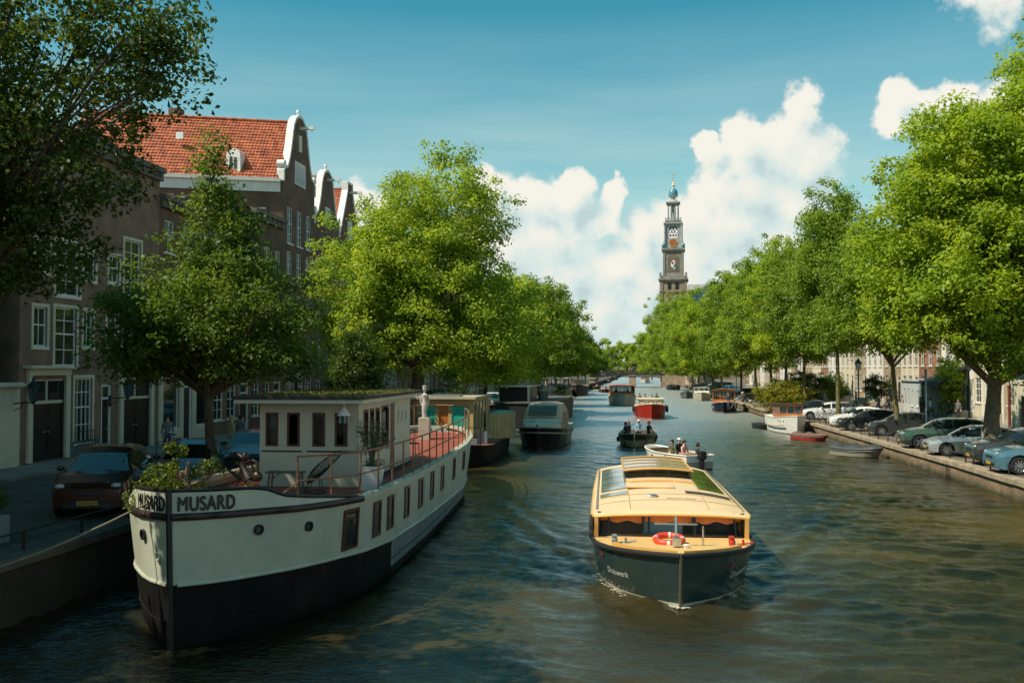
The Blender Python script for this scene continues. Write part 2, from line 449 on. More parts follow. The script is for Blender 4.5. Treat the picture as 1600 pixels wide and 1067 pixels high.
# quay walls: brick face under stone coping
wallb = brick_mat('quay_brick', (.22, .13, .075), (.30, .20, .12), (.16, .135, .09), 1, .22, .075, .012, .8)
walld = brick_mat('dark_quay_brick', (.035, .027, .02), (.055, .04, .03), (.04, .036, .028), 1, .22, .075, .012, .8)  # left quay brick, a darker tone than the right quay
def quay_stone():
    m = mat('quay_coping', (.34, .27, .18), .85, 0, (1.6, .45), (14, .5)); return m
def damp(m):
    """dirty, damp masonry: big dark stains with their own shape and an algae line just over the water"""
    n, l = m.node_tree.nodes, m.node_tree.links
    p = n['Principled BSDF']; src = p.inputs['Base Color'].links[0].from_socket
    tcn = n.new('ShaderNodeTexCoord'); s = n.new('ShaderNodeSeparateXYZ'); l.new(tcn.outputs['Object'], s.inputs[0])
    t = n.new('ShaderNodeTexNoise'); t.inputs['Scale'].default_value = 1.1; t.inputs['Detail'].default_value = 6; l.new(tcn.outputs['Object'], t.inputs['Vector'])
    a = n.new('ShaderNodeMath'); a.operation = 'MULTIPLY_ADD'; a.inputs[1].default_value = .5; l.new(t.outputs[0], a.inputs[0])
    b = n.new('ShaderNodeMath'); b.operation = 'MULTIPLY'; b.inputs[1].default_value = -1; l.new(s.outputs[2], b.inputs[0]); l.new(b.outputs[0], a.inputs[2])
    r_ = n.new('ShaderNodeMapRange'); r_.inputs[1].default_value = -.05; r_.inputs[2].default_value = .22; l.new(a.outputs[0], r_.inputs[0])
    x = n.new('ShaderNodeMix'); x.data_type = 'RGBA'; l.new(r_.outputs[0], x.inputs[0]); l.new(src, x.inputs[6]); x.inputs[7].default_value = (.035, .04, .015, 1)
    l.new(x.outputs[2], p.inputs['Base Color'])
damp(wallb)
def quay(x, zt, side, y0, y1, rz=0):
    w = thing('quay_wall', 'brown brick quay wall with worn stone coping along the %s street' % ('left' if side < 0 else 'right'), 'wall')
    if rz: w.location = (x, y0, 0); w.rotation_euler = (0, 0, rz); x = 0; y1 -= y0; y0 = 0
    b = MB(); a = x; c = x + side * .45
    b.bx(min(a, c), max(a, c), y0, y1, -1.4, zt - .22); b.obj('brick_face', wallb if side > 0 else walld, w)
    m = MB(); y = y0; k = 0
    rq = random.Random(int(abs(x) * 10))
    while y < y1:
        L = 1.5
        m.box((x + side * .2 + rq.uniform(-.012, .012), y + L / 2, zt - .108 + rq.uniform(-.006, .006)), (.62, L - .012, .224), 0, 0, .02); y += L
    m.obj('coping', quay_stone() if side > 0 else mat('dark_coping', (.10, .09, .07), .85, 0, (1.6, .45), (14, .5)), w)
    return w
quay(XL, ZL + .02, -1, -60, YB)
for (a, b), lb in zip(zip(QR[:-1], QR[1:]), ('long nearest stretch along the parked cars', 'middle stretch behind the wheelhouse boat', 'far stretch up to the bridge', 'stretch beyond the bridge')):
    quay(a[0], ZR + .02, 1, a[1], a[1] + math.hypot(b[0] - a[0], b[1] - a[1]), -math.atan2(b[0] - a[0], b[1] - a[1]))['label'] = 'brown brick quay wall of the right street, ' + lb
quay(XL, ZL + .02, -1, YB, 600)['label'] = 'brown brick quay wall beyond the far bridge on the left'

# water: one wavy sheet between the quays
def build_water():
    ys = [-40, -20, -5]; y = 4.0
    while y < 600:
        ys.append(y); y += max(.06, (y * y) / 9500) if y < 120 else y * .03
    ys.append(600.0)
    xs = np.concatenate([np.arange(XL - .1, XR + .15, .07), [XR + .1]])
    ys = np.array(ys)
    X, Y = np.meshgrid(xs, ys)
    Z = np.zeros_like(X)
    rg = np.random.default_rng(3)
    fade = np.clip(1.35 - Y / 110, .3, 1)
    for k in range(64):
        lam = .30 * (1.045 ** k)
        th = rg.normal(1.3, .6)
        a = lam * (.0042 if lam < .5 else (.0076 if lam < 1.6 else .0026)) * (1 if lam < 2.5 else .7)
        kx, ky = math.cos(th) * 2 * PI / lam, math.sin(th) * 2 * PI / lam
        ph = rg.uniform(0, 6.28)
        env = .55 + .45 * np.sin(X * rg.uniform(.1, .35) + Y * rg.uniform(.05, .3) + rg.uniform(0, 6))
        s = np.sin(kx * X + ky * Y + ph + .5 * np.sin(.31 * X + .17 * Y + k))
        Z += a * env * (s - .25 * np.cos(2 * (kx * X + ky * Y + ph))) * fade
    # diverging wake of the tour boat (bow at .85, 20.4, sailing towards -y)
    bx_, by_ = .85, 20.2
    for sd in (-1, 1):
        u = (X - bx_) * sd; v = Y - by_
        d = u - (v * .36 + .5)
        w = np.exp(-np.clip(v, 0, 99) / 20) * (v > -1.2) / (1 + np.exp(-(v + .4) * 4))
        Z += w * .05 * np.exp(-(d / .9) ** 2) * np.cos(d * 5.5)
        d2 = u - (v * .7 + .2)
        Z += w * .018 * np.exp(-(d2 / 2.4) ** 2) * np.cos(d2 * 4.0 + v * .6)
    rr_ = np.hypot(X - bx_, (Y - by_) * 1.0)
    Z += .05 * np.exp(-(rr_ / .8) ** 2)
    Z += .02 * np.sin(rr_ * 4.2) * np.exp(-rr_ / 4.5) * (Y < by_ + 2)
    # smooth old wake patch on the left foreground
    q = np.exp(-(((X + 4.5 + (Y - 14) * .15) / 2.2) ** 2)) * np.exp(-((Y - 15) / 6.5) ** 2)
    Z = Z * (1 - .45 * q) + q * .02 * np.sin(2.2 * X - 3.6 * Y + np.sin(X))
    n0, n1 = X.shape
    co = np.stack([X, Y, Z], -1).reshape(-1, 3).astype(np.float32)
    idx = np.arange(n0 * n1).reshape(n0, n1)
    f = np.stack([idx[:-1, :-1], idx[:-1, 1:], idx[1:, 1:], idx[1:, :-1]], -1).reshape(-1, 4).astype(np.int32)
    me = bpy.data.meshes.new('water')
    me.vertices.add(len(co)); me.vertices.foreach_set('co', co.ravel())
    me.loops.add(f.size); me.loops.foreach_set('vertex_index', f.ravel())
    me.polygons.add(len(f)); me.polygons.foreach_set('loop_start', np.arange(0, f.size, 4, dtype=np.int32))
    me.polygons.foreach_set('use_smooth', np.ones(len(f), bool))
    me.update(calc_edges=True)
    return me
wm_ = bpy.data.materials.new('canal_water'); wm_.use_nodes = True
n, l = wm_.node_tree.nodes, wm_.node_tree.links
p = n['Principled BSDF']; p.inputs['Roughness'].default_value = .03; p.inputs['IOR'].default_value = 1.33
tcn = n.new('ShaderNodeTexCoord')
sy_ = n.new('ShaderNodeSeparateXYZ'); l.new(tcn.outputs['Object'], sy_.inputs[0])
ry_ = n.new('ShaderNodeMapRange'); ry_.inputs[1].default_value = 28; ry_.inputs[2].default_value = 100; ry_.inputs[3].default_value = .02; ry_.inputs[4].default_value = .46; l.new(sy_.outputs[1], ry_.inputs[0]); l.new(ry_.outputs[0], p.inputs['Roughness'])
t0 = n.new('ShaderNodeTexNoise'); t0.inputs['Scale'].default_value = .10; t0.inputs['Detail'].default_value = 5; t0.inputs['Distortion'].default_value = .6; l.new(tcn.outputs['Object'], t0.inputs['Vector'])
r0 = n.new('ShaderNodeValToRGB'); l.new(t0.outputs[0], r0.inputs[0])
r0.color_ramp.elements[0].position = .38; r0.color_ramp.elements[0].color = (.004, .007, .004, 1)
r0.color_ramp.elements[1].position = .72; r0.color_ramp.elements[1].color = (.085, .062, .015, 1)
l.new(r0.outputs[0], p.inputs['Base Color'])
mp = n.new('ShaderNodeMapping'); mp.inputs['Rotation'].default_value = (0, 0, .5); mp.inputs['Scale'].default_value = (1.0, 1.9, 1); l.new(tcn.outputs['Object'], mp.inputs[0])
t1 = n.new('ShaderNodeTexNoise'); t1.inputs['Scale'].default_value = 4.6; t1.inputs['Detail'].default_value = 5; t1.inputs['Roughness'].default_value = .55; t1.inputs['Distortion'].default_value = .8; l.new(mp.outputs[0], t1.inputs['Vector'])
t2 = n.new('ShaderNodeTexNoise'); t2.inputs['Scale'].default_value = .9; t2.inputs['Detail'].default_value = 3; l.new(mp.outputs[0], t2.inputs['Vector'])
ad = n.new('ShaderNodeMath'); ad.operation = 'MULTIPLY_ADD'; ad.inputs[1].default_value = 1.1; l.new(t2.outputs[0], ad.inputs[0]); l.new(t1.outputs[0], ad.inputs[2])
t5 = n.new('ShaderNodeTexNoise'); t5.inputs['Scale'].default_value = 13; t5.inputs['Detail'].default_value = 3; l.new(mp.outputs[0], t5.inputs['Vector'])
ad5 = n.new('ShaderNodeMath'); ad5.operation = 'MULTIPLY_ADD'; ad5.inputs[1].default_value = .15; l.new(t5.outputs[0], ad5.inputs[0]); l.new(ad.outputs[0], ad5.inputs[2])
b = n.new('ShaderNodeBump'); b.inputs['Strength'].default_value = 1.0; b.inputs['Distance'].default_value = .032; l.new(ad5.outputs[0], b.inputs['Height']); l.new(b.outputs[0], p.inputs['Normal'])
df_ = n.new('ShaderNodeBsdfDiffuse'); l.new(r0.outputs[0], df_.inputs[0]); gl_ = n.new('ShaderNodeBsdfGlossy'); gl_.distribution = 'MULTI_GGX'
l.new(ry_.outputs[0], gl_.inputs['Roughness']); l.new(b.outputs[0], gl_.inputs['Normal']); l.new(b.outputs[0], df_.inputs['Normal']); gl_.inputs[0].default_value = (1, 1, .97, 1)
fr_ = n.new('ShaderNodeFresnel'); fr_.inputs[0].default_value = 1.48
ms_ = n.new('ShaderNodeMixShader'); l.new(fr_.outputs[0], ms_.inputs[0]); l.new(df_.outputs[0], ms_.inputs[1]); l.new(gl_.outputs[0], ms_.inputs[2])
l.new(ms_.outputs[0], n['Material Output'].inputs[0]); n.remove(p)
wobj = link('water', build_water(), None); wobj.data.materials.append(wm_); struct(wobj)
# ---------------- houses ----------------
BR_A = brick_mat('brown_red_brick', (.20, .105, .065), (.27, .145, .095), (.26, .22, .17), 1, .22, .068, .009)
BR_B = brick_mat('dark_brown_brick', (.14, .072, .045), (.19, .095, .06), (.17, .13, .10), 1, .22, .068, .008)
BR_C = brick_mat('warm_red_brick', (.26, .10, .055), (.32, .14, .08), (.30, .24, .18), 1, .22, .068, .008)
BR_D = brick_mat('sand_brick', (.36, .27, .17), (.42, .32, .21), (.30, .26, .2), 1, .22, .068, .008)
STUC = mat('cream_stucco', (.62, .54, .40), .8, 0, (.8, .2))
STUW = mat('white_stucco', (.72, .69, .62), .8, 0, (.8, .18))
STUG = mat('grey_stucco', (.42, .46, .46), .8, 0, (.8, .15))
def tile_mat(name, c1, c2):
    if name in MATS: return MATS[name]
    m = bpy.data.materials.new(name); m.use_nodes = True
    n, l = m.node_tree.nodes, m.node_tree.links; p = n['Principled BSDF']; p.inputs['Roughness'].default_value = .75
    tcn = n.new('ShaderNodeTexCoord'); ge = n.new('ShaderNodeNewGeometry')
    t = n.new('ShaderNodeTexNoise'); t.inputs['Scale'].default_value = 2.2; t.inputs['Detail'].default_value = 6; l.new(tcn.outputs['Object'], t.inputs['Vector'])
    t3 = n.new('ShaderNodeTexWhiteNoise'); t3.noise_dimensions = '3D'
    q = n.new('ShaderNodeVectorMath'); q.operation = 'SNAP'; q.inputs[1].default_value = (.3, .3, .25); l.new(tcn.outputs['Object'], q.inputs[0]); l.new(q.outputs[0], t3.inputs[0])
    a = n.new('ShaderNodeMath'); a.operation = 'MULTIPLY_ADD'; a.inputs[1].default_value = .45; l.new(t3.outputs[0], a.inputs[0]); l.new(t.outputs[0], a.inputs[2])
    r_ = n.new('ShaderNodeValToRGB'); l.new(a.outputs[0], r_.inputs[0])
    r_.color_ramp.elements[0].position = .4; r_.color_ramp.elements[0].color = (*c1, 1); r_.color_ramp.elements[1].position = .95; r_.color_ramp.elements[1].color = (*c2, 1)
    l.new(r_.outputs[0], p.inputs['Base Color']); MATS[name] = m; return m
TILE = tile_mat('orange_roof_tiles', (.22, .05, .025), (.54, .15, .06))
TILED = tile_mat('grey_roof_tiles', (.05, .05, .05), (.13, .12, .11))
def tiled_plane(mb, p00, p10, p11, p01, tw=.22, th=.27, amp=.035, mi=0):
    """pantile surface: p00-p10 along the eave, p01-p11 along the ridge, real waves and steps"""
    p00, p10, p11, p01 = map(Vector, (p00, p10, p11, p01))
    nrm = (p10 - p00).cross(p01 - p00).normalized()
    nx = max(2, int((p10 - p00).length / tw)); ny = max(2, int((p01 - p00).length / th))
    rows = []
    for j in range(ny):
        for e, h in ((0.0, .045), (.985, .0)):
            v = (j + e) / ny; row = []
            for i in range(nx * 4 + 1):
                u = i / (nx * 4)
                q = p00.lerp(p10, u).lerp(p01.lerp(p11, u), v)
                w = [0, .6, 1.0, .35][i % 4] * amp
                row.append(q + nrm * (w + h + .02))
            rows.append(row)
    mb.grid(rows, mi)
WINC = {}
def window_mesh(w, h, style):
    k = (round(w, 1), round(h, 1), style)
    if k in WINC: return WINC[k]
    w, h = k[0], k[1]; f = MB(); g = MB(); t = .065
    f.bx(-t * .3, t, 0, .1, 0, h); f.bx(w - t, w + t * .3, 0, .1, 0, h); f.bx(t, w - t, 0, .098, 0, t); f.bx(t, w - t, 0, .098, h - t, h)
    f.bx(-.08, w + .08, -.13, .02, -.09, -.002)
    mw = .035
    if style in ('sash', 'cross', 'bars', 'plain'):
        if style != 'plain':
            f.bx(t, w - t, .01, .085, h * .55 - .03, h * .55 + .03)
            f.bx(w / 2 - mw / 2, w / 2 + mw / 2, .012, .08, t, h - t)
        if style in ('cross', 'bars'):
            for q in (.28, .78): f.bx(t, w - t, .014, .078, h * q - mw / 2, h * q + mw / 2)
        if style == 'bars':
            for q in (.25, .75): f.bx(w * q - mw / 2, w * q + mw / 2, .013, .079, t, h - t)
    g.bx(t * .5, w - t * .5, .05, .06, t * .5, h - t * .5)
    WINC[k] = (f.mesh('window', WHITE), g.mesh('pane', GLASS)); return WINC[k]
def facade(mb, w, z0, z1, ops, mi=0, rec=.14, x0=0.0):
    xs = sorted(set([x0, w] + [round(o[0], 3) for o in ops] + [round(o[1], 3) for o in ops]))
    zs = sorted(set([z0, z1] + [round(o[2], 3) for o in ops] + [round(o[3], 3) for o in ops]))
    for i in range(len(xs) - 1):
        for j in range(len(zs) - 1):
            cx, cz = (xs[i] + xs[i + 1]) / 2, (zs[j] + zs[j + 1]) / 2
            if any(o[0] < cx < o[1] and o[2] < cz < o[3] for o in ops): continue
            mb.add([(xs[i], 0, zs[j]), (xs[i + 1], 0, zs[j]), (xs[i + 1], 0, zs[j + 1]), (xs[i], 0, zs[j + 1])], [(0, 1, 2, 3)], mi)
    for (a, b, c, d, *_r) in ops:
        mb.add([(a, 0, c), (a, 0, d), (a, rec, d), (a, rec, c)], [(0, 1, 2, 3)], mi)
        mb.add([(b, 0, c), (b, rec, c), (b, rec, d), (b, 0, d)], [(0, 1, 2, 3)], mi)
        mb.add([(a, 0, d), (b, 0, d), (b, rec, d), (a, rec, d)], [(0, 1, 2, 3)], mi)
        mb.add([(a, 0, c), (a, rec, c), (b, rec, c), (b, 0, c)], [(0, 1, 2, 3)], mi)
def put_window(par, x0, x1, z0, z1, style='sash', trim=None):
    fm, gm = window_mesh(x1 - x0, z1 - z0, style)
    o = link('window', fm, par, (x0, .05, z0)); link('pane', gm, o)
    # exact fit
    o.scale = ((x1 - x0) / round(x1 - x0, 1), 1, (z1 - z0) / round(z1 - z0, 1))
def door_part(par, x0, x1, z0, z1, col=None, fan=.55):
    m = MB(); t = .1
    m.bx(x0, x0 + t, .02, .14, z0, z1); m.bx(x1 - t, x1, .02, .14, z0, z1); m.bx(x0 + t, x1 - t, .022, .14, z1 - t, z1)
    m.bx(x0 + t, x1 - t, .022, .14, z1 - fan - t, z1 - fan)
    o = m.obj('door_frame', WHITE, par)
    d = MB(); d.bx(x0 + t, x1 - t, .08, .12, z0, z1 - fan - t)
    w_ = x1 - x0 - 2 * t
    for a, b in ((.08, .45), (.55, .92)): d.box((( x0 + x1) / 2, .075, z0 + (z1 - fan - z0) * (a + b) / 2), (w_ * .7, .03, (z1 - fan - z0) * (b - a)), 0, 0, .01)
    d = d.obj('door', col or BLACK, par)
    MB().sph((x1 - t - .12, .05, z0 + 1.05), .035).obj('handle', CHROME, d)
    MB().bx(x0 + t, x1 - t, .09, .1, z1 - fan, z1 - t).obj('fanlight', GLASS, par)
def outline(kind, w, ze, zt):
    """gable outline above the eave, left to right"""
    H = zt - ze; c = w / 2
    if kind == 'bell':
        h = [(0, ze), (0, ze + .13 * H), (.05 * w, ze + .2 * H), (.10 * w, ze + .2 * H), (.15 * w, ze + .30 * H), (.20 * w, ze + .45 * H), (.24 * w, ze + .60 * H), (.27 * w, ze + .74 * H), (.30 * w, ze + .84 * H), (.355 * w, ze + .93 * H), (.43 * w, ze + .985 * H), (c, ze + H)]
    elif kind == 'neck':
        h = [(0, ze), (0, ze + .1 * H), (.14 * w, ze + .14 * H), (.24 * w, ze + .3 * H), (.28 * w, ze + .45 * H), (.29 * w, ze + .8 * H), (.27 * w, ze + .82 * H), (c, ze + H)]
    elif kind == 'spout':
        h = [(0, ze), (.02 * w, ze + .06 * H), (.38 * w, ze + .86 * H), (.38 * w, ze + H), (c, ze + H)]
    else:  # step
        h = [(0, ze)]
        for k in range(5): h += [(k * .085 * w, ze + (k + 1) * .17 * H), ((k + 1) * .085 * w, ze + (k + 1) * .17 * H)]
        h += [(c, ze + H)]
    return h + [(w - x, z) for (x, z) in h[::-1]][1:]
def house(label, loc, rz, w, depth, z0, ze, zt, wall, gable, ops, roof=None, shear=0.0, ground=None, cat='house', hoist=True, trimw=.16, corn=None):
    """facade faces local -y, x 0..w; ops = (x0, x1, z0, z1, style)"""
    H = thing('canal_house', label, cat, (loc[0], loc[1], 0), rz)
    m = MB()
    facade(m, w, z0, ze, ops)
    sh = lambda x, y, z: (x - shear * y, y, z)
    m.add([sh(0, 0, z0), sh(0, depth, z0), sh(0, depth, ze), sh(0, 0, ze)], [(0, 1, 2, 3)])
    m.add([sh(w, 0, z0), sh(w, 0, ze), sh(w, depth, ze), sh(w, depth, z0)], [(0, 1, 2, 3)])
    m.add([sh(0, depth, z0), sh(w, depth, z0), sh(w, depth, ze), sh(0, depth, ze)], [(0, 1, 2, 3)])
    inner = [o for o in ops if o[3] > ze]
    if gable != 'cornice':
        ol = outline(gable, w, ze, zt)
        m.prism([(x, z) for x, z in ol], .001, .3)
        m.add([sh(0, depth, ze), sh(w, depth, ze), sh(w / 2, depth, zt - .9)], [(0, 1, 2)])
    m.obj('wall', wall, H)
    tr = MB()
    if gable != 'cornice':
        pts = ol
        for (a, b) in zip(pts[:-1], pts[1:]):
            d = Vector((b[0] - a[0], 0, b[1] - a[1]))
            if d.length < 1e-4: continue
            nn = Vector((-d.z, 0, d.x)).normalized() * trimw
            A = Vector((a[0], 0, a[1])); B = Vector((b[0], 0, b[1])); e = d.normalized() * .03
            q = [A - e - nn * .5, B + e - nn * .5, B + e + nn * .6, A - e + nn * .6]
            tr.add([(v.x, -.07, v.z) for v in q] + [(v.x, .42, v.z) for v in q], [(0, 1, 2, 3), (7, 6, 5, 4), (0, 4, 5, 1), (1, 5, 6, 2), (2, 6, 7, 3), (3, 7, 4, 0)])
        if gable in ('bell', 'neck'):
            tr.lathe([(0, -.08), (.26, -.08), (.26, .42), (0, .42)], 14, (.10, 0, ze + .30 * (zt - ze) * .75), ax='y')
            tr.lathe([(0, -.08), (.26, -.08), (.26, .42), (0, .42)], 14, (w - .10, 0, ze + .30 * (zt - ze) * .75), ax='y')
            tr.lathe([(0, 0), (.09, .0), (.07, .15), (.14, .28), (.09, .4), (0, .45)], 8, (w / 2, .15, zt + .08))
        tr.obj('gable_trim', STONE if gable == 'step' else WHITE, H, 40)
    else:
        tr.bx(-.02, w + .02, -.34, .1, ze - .18, ze + .06); tr.bx(0, w, -.2, -.002, ze - .55, ze - .18)
        k = .4
        while k < w - .3:
            tr.bx(k, k + .14, -.28, -.2, ze - .40, ze - .182); k += .8
        tr.obj('cornice', corn or WHITE, H)
    rf = MB(); rm = roof or TILE
    zr = (zt - .45) if gable != 'cornice' else zt
    y0 = .3 if gable != 'cornice' else .1
    tiled_plane(rf, sh(-.08, y0, ze), sh(w / 2, y0, zr), sh(w / 2, depth, zr), sh(-.08, depth, ze), .34, .30) if False else None
    a = lambda x, y, z: Vector(sh(x, y, z))
    tiled_plane(rf, a(-.1, depth, ze + .02), a(-.1, y0, ze + .02), a(w / 2, y0, zr), a(w / 2, depth, zr))
    tiled_plane(rf, a(w + .1, y0, ze + .02), a(w + .1, depth, ze + .02), a(w / 2, depth, zr), a(w / 2, y0, zr))
    rf.tube([a(w / 2, y0, zr + .06), a(w / 2, depth, zr + .06)], .13, 8)
    if gable == 'cornice':
        rf.add([a(0, y0, ze), a(w, y0, ze), a(w / 2, y0 + .01, zr)], [(0, 1, 2)]); rf.add([a(0, depth, ze), a(w, depth, ze), a(w / 2, depth, zr)], [(2, 1, 0)])
    rf = rf.obj('roof', rm, H, 50)
    cx = w * .25
    zc = lerp(ze, zr, .5)
    MB().bx(cx - .35, cx + .35, depth * .6, depth * .6 + .8, zc - .6, zr + .9).obj('chimney', BR_B, rf)
    for o in ops:
        st = o[4] if len(o) > 4 else 'sash'
        if st == 'door': door_part(H, *o[:4])
        elif st == 'hole': pass
        else: put_window(H, *o[:4], st)
    if hoist and gable != 'cornice':
        hb = MB(); hb.bx(w / 2 - .09, w / 2 + .09, -1.0, .1, lerp(ze, zt, .82), lerp(ze, zt, .82) + .2); hb.tube([(w / 2, -.85, lerp(ze, zt, .82)), (w / 2, -.85, lerp(ze, zt, .82) - .25)], .03)
        hb.obj('hoist_beam', WHITE, H)
    if ground:
        g = MB(); g.bx(.02, w - .02, -.05, -.003, z0, z0 + .5); g.obj('plinth', STONE, H)
    return H
def auto_ops(w, z0, ze, nb, nf, gh=3.4, winw=1.0, door=True, gtop=None, style='sash'):
    ops = []
    b = w / nb
    for i in range(nb):
        c = b * (i + .5)
        if i == (nb - 1) and door: ops.append((c - .6, c + .6, z0 + .12, z0 + 2.9, 'door'))
        else: ops.append((c - winw / 2 - .08, c + winw / 2 + .08, z0 + .9, z0 + gh - .5, 'cross'))
    fh = (ze - .75 - z0 - gh) / nf
    for f in range(nf):
        za = z0 + gh + f * fh + .5 * (1 if f == 0 else .8)
        hh = fh - .95 if f < nf - 1 else min(fh - .95, 1.35)
        for i in range(nb):
            c = b * (i + .5); ops.append((c - winw / 2, c + winw / 2, za, za + max(.9, hh), style))
    return ops

# --- left row, from the near end; the facade line is x = -23 ---
XF = -23.0
def fy(px): return YX(px, XF)
def fz(px, py): y = YX(px, XF); return ZP(py, XF, y)
def op2(x0, x1, y0, y1, st, Y0):
    """opening measured in the photograph (window inside edges) -> local x and z on this facade"""
    sx = .356; a, b = x0 * sx, x1 * sx; t, u = 340 + y0 * sx, 340 + y1 * sx
    m = (a + b) / 2
    return (fy(a) - Y0, fy(b) - Y0, fz(m, u), fz(m, t), st)
YA = fy(30); YA2 = fy(247)
opsA = [op2(143, 203, 390, 565, 'sash', YA), op2(238, 333, 395, 650, 'cross', YA), op2(238, 343, 105, 342, 'cross', YA), op2(148, 207, 90, 235, 'sash', YA),
        op2(363, 405, 408, 568, 'sash', YA), op2(467, 512, 412, 570, 'sash', YA), op2(536, 610, 395, 650, 'cross', YA), op2(540, 612, 100, 345, 'cross', YA),
        op2(362, 413, 150, 275, 'sash', YA), op2(472, 517, 165, 285, 'sash', YA), op2(630, 668, 420, 568, 'sash', YA),
        op2(137, 283, 708, 1062, 'hole', YA), op2(328, 405, 702, 985, 'bars', YA), op2(447, 489, 730, 1040, 'door', YA), op2(536, 657, 700, 1030, 'hole', YA)]
wA = YA2 - YA
opsA = [(o[0], min(o[1], wA - .1), max(o[2], ZL + .05), o[3], o[4]) for o in opsA]
HA = house('long dark brown brick house with two wide black coach doors under white portals, left edge', (XF, YA), R(90), wA, 9, ZL - .1, 14.6, 15.0, BR_A, 'cornice', opsA, TILED, corn=mat('dark_timber_cornice', (.13, .11, .09), .7))
for o in opsA:
    if o[4] != 'hole': continue
    x0, x1, z0, z1 = o[:4]; c = (x0 + x1) / 2
    m = MB()
    m.bx(x0 - .28, x0, -.12, .05, z0, z1 + .15); m.bx(x1, x1 + .28, -.12, .05, z0, z1 + .15); m.bx(x0 - .3, x1 + .3, -.14, .05, z1 + .152, z1 + .42)
    m.bx(x0 - .5, x1 + .5, -.36, .05, z1 + .422, z1 + .54)
    zm = z0 + (z1 - z0) * .70
    m.bx(x0, x1, .04, .13, zm, zm + .12); m.bx(c - .05, c + .05, .042, .12, zm + .12, z1); m.bx(x0, x1, .04, .13, z1 - .06, z1 + .15)
    m.obj('portal_frame', CREAM, HA)
    MB().bx(x0, x1, .09, .1, zm + .12, z1).obj('fanlight', GLASS, HA)
    for s in (0, 1):
        d = MB(); a, b = (x0, c - .01) if s == 0 else (c + .01, x1)
        d.bx(a, b, .08, .12, z0, zm); d.box(((a + b) / 2, .07, z0 + .8), ((b - a) * .72, .03, 1.1), 0, 0, .01); d.box(((a + b) / 2, .07, z0 + 2.2), ((b - a) * .72, .03, .9), 0, 0, .01)
        d = d.obj('coach_door', BLACK, HA)
        MB().sph((c + (.12 if s else -.12), .05, z0 + 1.1), .04).obj('handle', CHROME, d)
for o in opsA:   # plain pale frames round the upper windows
    if o[4] in ('sash', 'cross', 'bars'):
        x0, x1, z0, z1 = o[:4]; t = .13; m = MB()
        m.bx(x0 - t, x0, -.04, .02, z0 - t, z1 + t); m.bx(x1, x1 + t, -.04, .02, z0 - t, z1 + t); m.bx(x0, x1, -.038, .02, z1, z1 + t); m.bx(x0, x1, -.05, .02, z0 - t, z0)
        m.obj('window_surround', CREAM, HA)
# iron grille before the ground floor window
x0, x1, z0, z1 = opsA[12][:4]
m = MB()
for k in range(9): xx = lerp(x0, x1, k / 8); m.tube([(xx, -.16, z0 - .05), (xx, -.16, z0 + .5)], .012, 5)
m.tube([(x0, -.16, z0 + .5), (x1, -.16, z0 + .5)], .02); m.tube([(x0, -.16, z0 - .05), (x1, -.16, z0 - .05)], .02)
m.obj('window_railing', IRON, HA)
# blue-grey stone plinth
m = MB(); m.bx(opsA[11][1] + .3, opsA[13][0] - .1, -.06, -.004, ZL - .1, ZL + .75); m.obj('plinth', mat('bluestone', (.10, .13, .14), .7, 0, (2, .3)), HA)
# near houses out of the frame on the left, they shade the quay
for k, (ya, yb, ze, zt, wl, gb) in enumerate([(YA - 8.4, YA - 1.7, 16.5, 20, BR_B, 'neck'), (YA - 15.2, YA - 8.5, 17, 20.5, STUC, 'cornice'), (YA - 21.5, YA - 15.3, 17, 21, BR_A, 'bell'), (YA - 28.6, YA - 21.6, 17.5, 21, BR_C, 'cornice'), (YA - 36, YA - 28.7, 17, 21, BR_B, 'neck')]):
    house(('brown brick house with a neck gable just before the coach house', 'cream plastered house before the coach house on the left street', 'narrow brick house with a bell gable near the camera on the left street', 'red brick house with white cornice beside the camera on the left', 'dark brick house with neck gable behind the camera on the left')[k], (XF, ya), R(90), yb - ya, 10, ZL - .1, ze, zt, wl, gb, auto_ops(yb - ya, ZL, ze, 3, 3))
# low cream wall with gate next to the coach house
cw = thing('garden_wall', 'cream plastered wall with rounded cap between two brick houses', 'wall', (XF + .1, YA - 1.65, 0), R(90))
MB().bx(0, 1.6, 0, .5, ZL - .1, ZL + 3.0).obj('wall_face', CREAM, cw); MB().box((.8, .2, ZL + 3.1), (1.75, .75, .2), 0, 0, .06).obj('wall_cap', CREAM, cw)
# shopfront house behind the tree
YS0, YS1 = YA2 + .02, fy(331)
wS = YS1 - YS0
HS = house('brown brick house with white wooden shopfront and large windows beside the coach house', (XF, YS0), R(90), wS, 9, ZL - .1, 13.4, 13.7, BR_B, 'cornice',
           [(.4, 2.1, ZL + .75, ZL + 3.4, 'plain'), (2.5, 3.5, ZL + .1, ZL + 3.4, 'door'), (3.9, wS - .3, ZL + .75, ZL + 3.4, 'plain')] + [(wS * (i + .5) / 3 - .5, wS * (i + .5) / 3 + .5, z, z + 1.6, 'sash') for i in range(3) for z in (ZL + 4.6, ZL + 7.0, ZL + 9.4)], TILED, corn=MATS['dark_timber_cornice'])
m = MB(); m.bx(0, .4, -.08, -.004, ZL, ZL + 3.6); m.bx(2.1, 2.5, -.08, -.004, ZL, ZL + 3.6); m.bx(3.5, 3.9, -.08, -.004, ZL, ZL + 3.6); m.bx(wS - .3, wS, -.08, -.004, ZL, ZL + 3.6)
m.bx(-.02, wS, -.3, -.004, ZL + 3.602, ZL + 3.95); m.bx(.4, 2.1, -.07, -.004, ZL, ZL + .7); m.bx(3.9, wS - .3, -.07, -.004, ZL, ZL + .7); m.obj('shopfront', CREAM, HS)
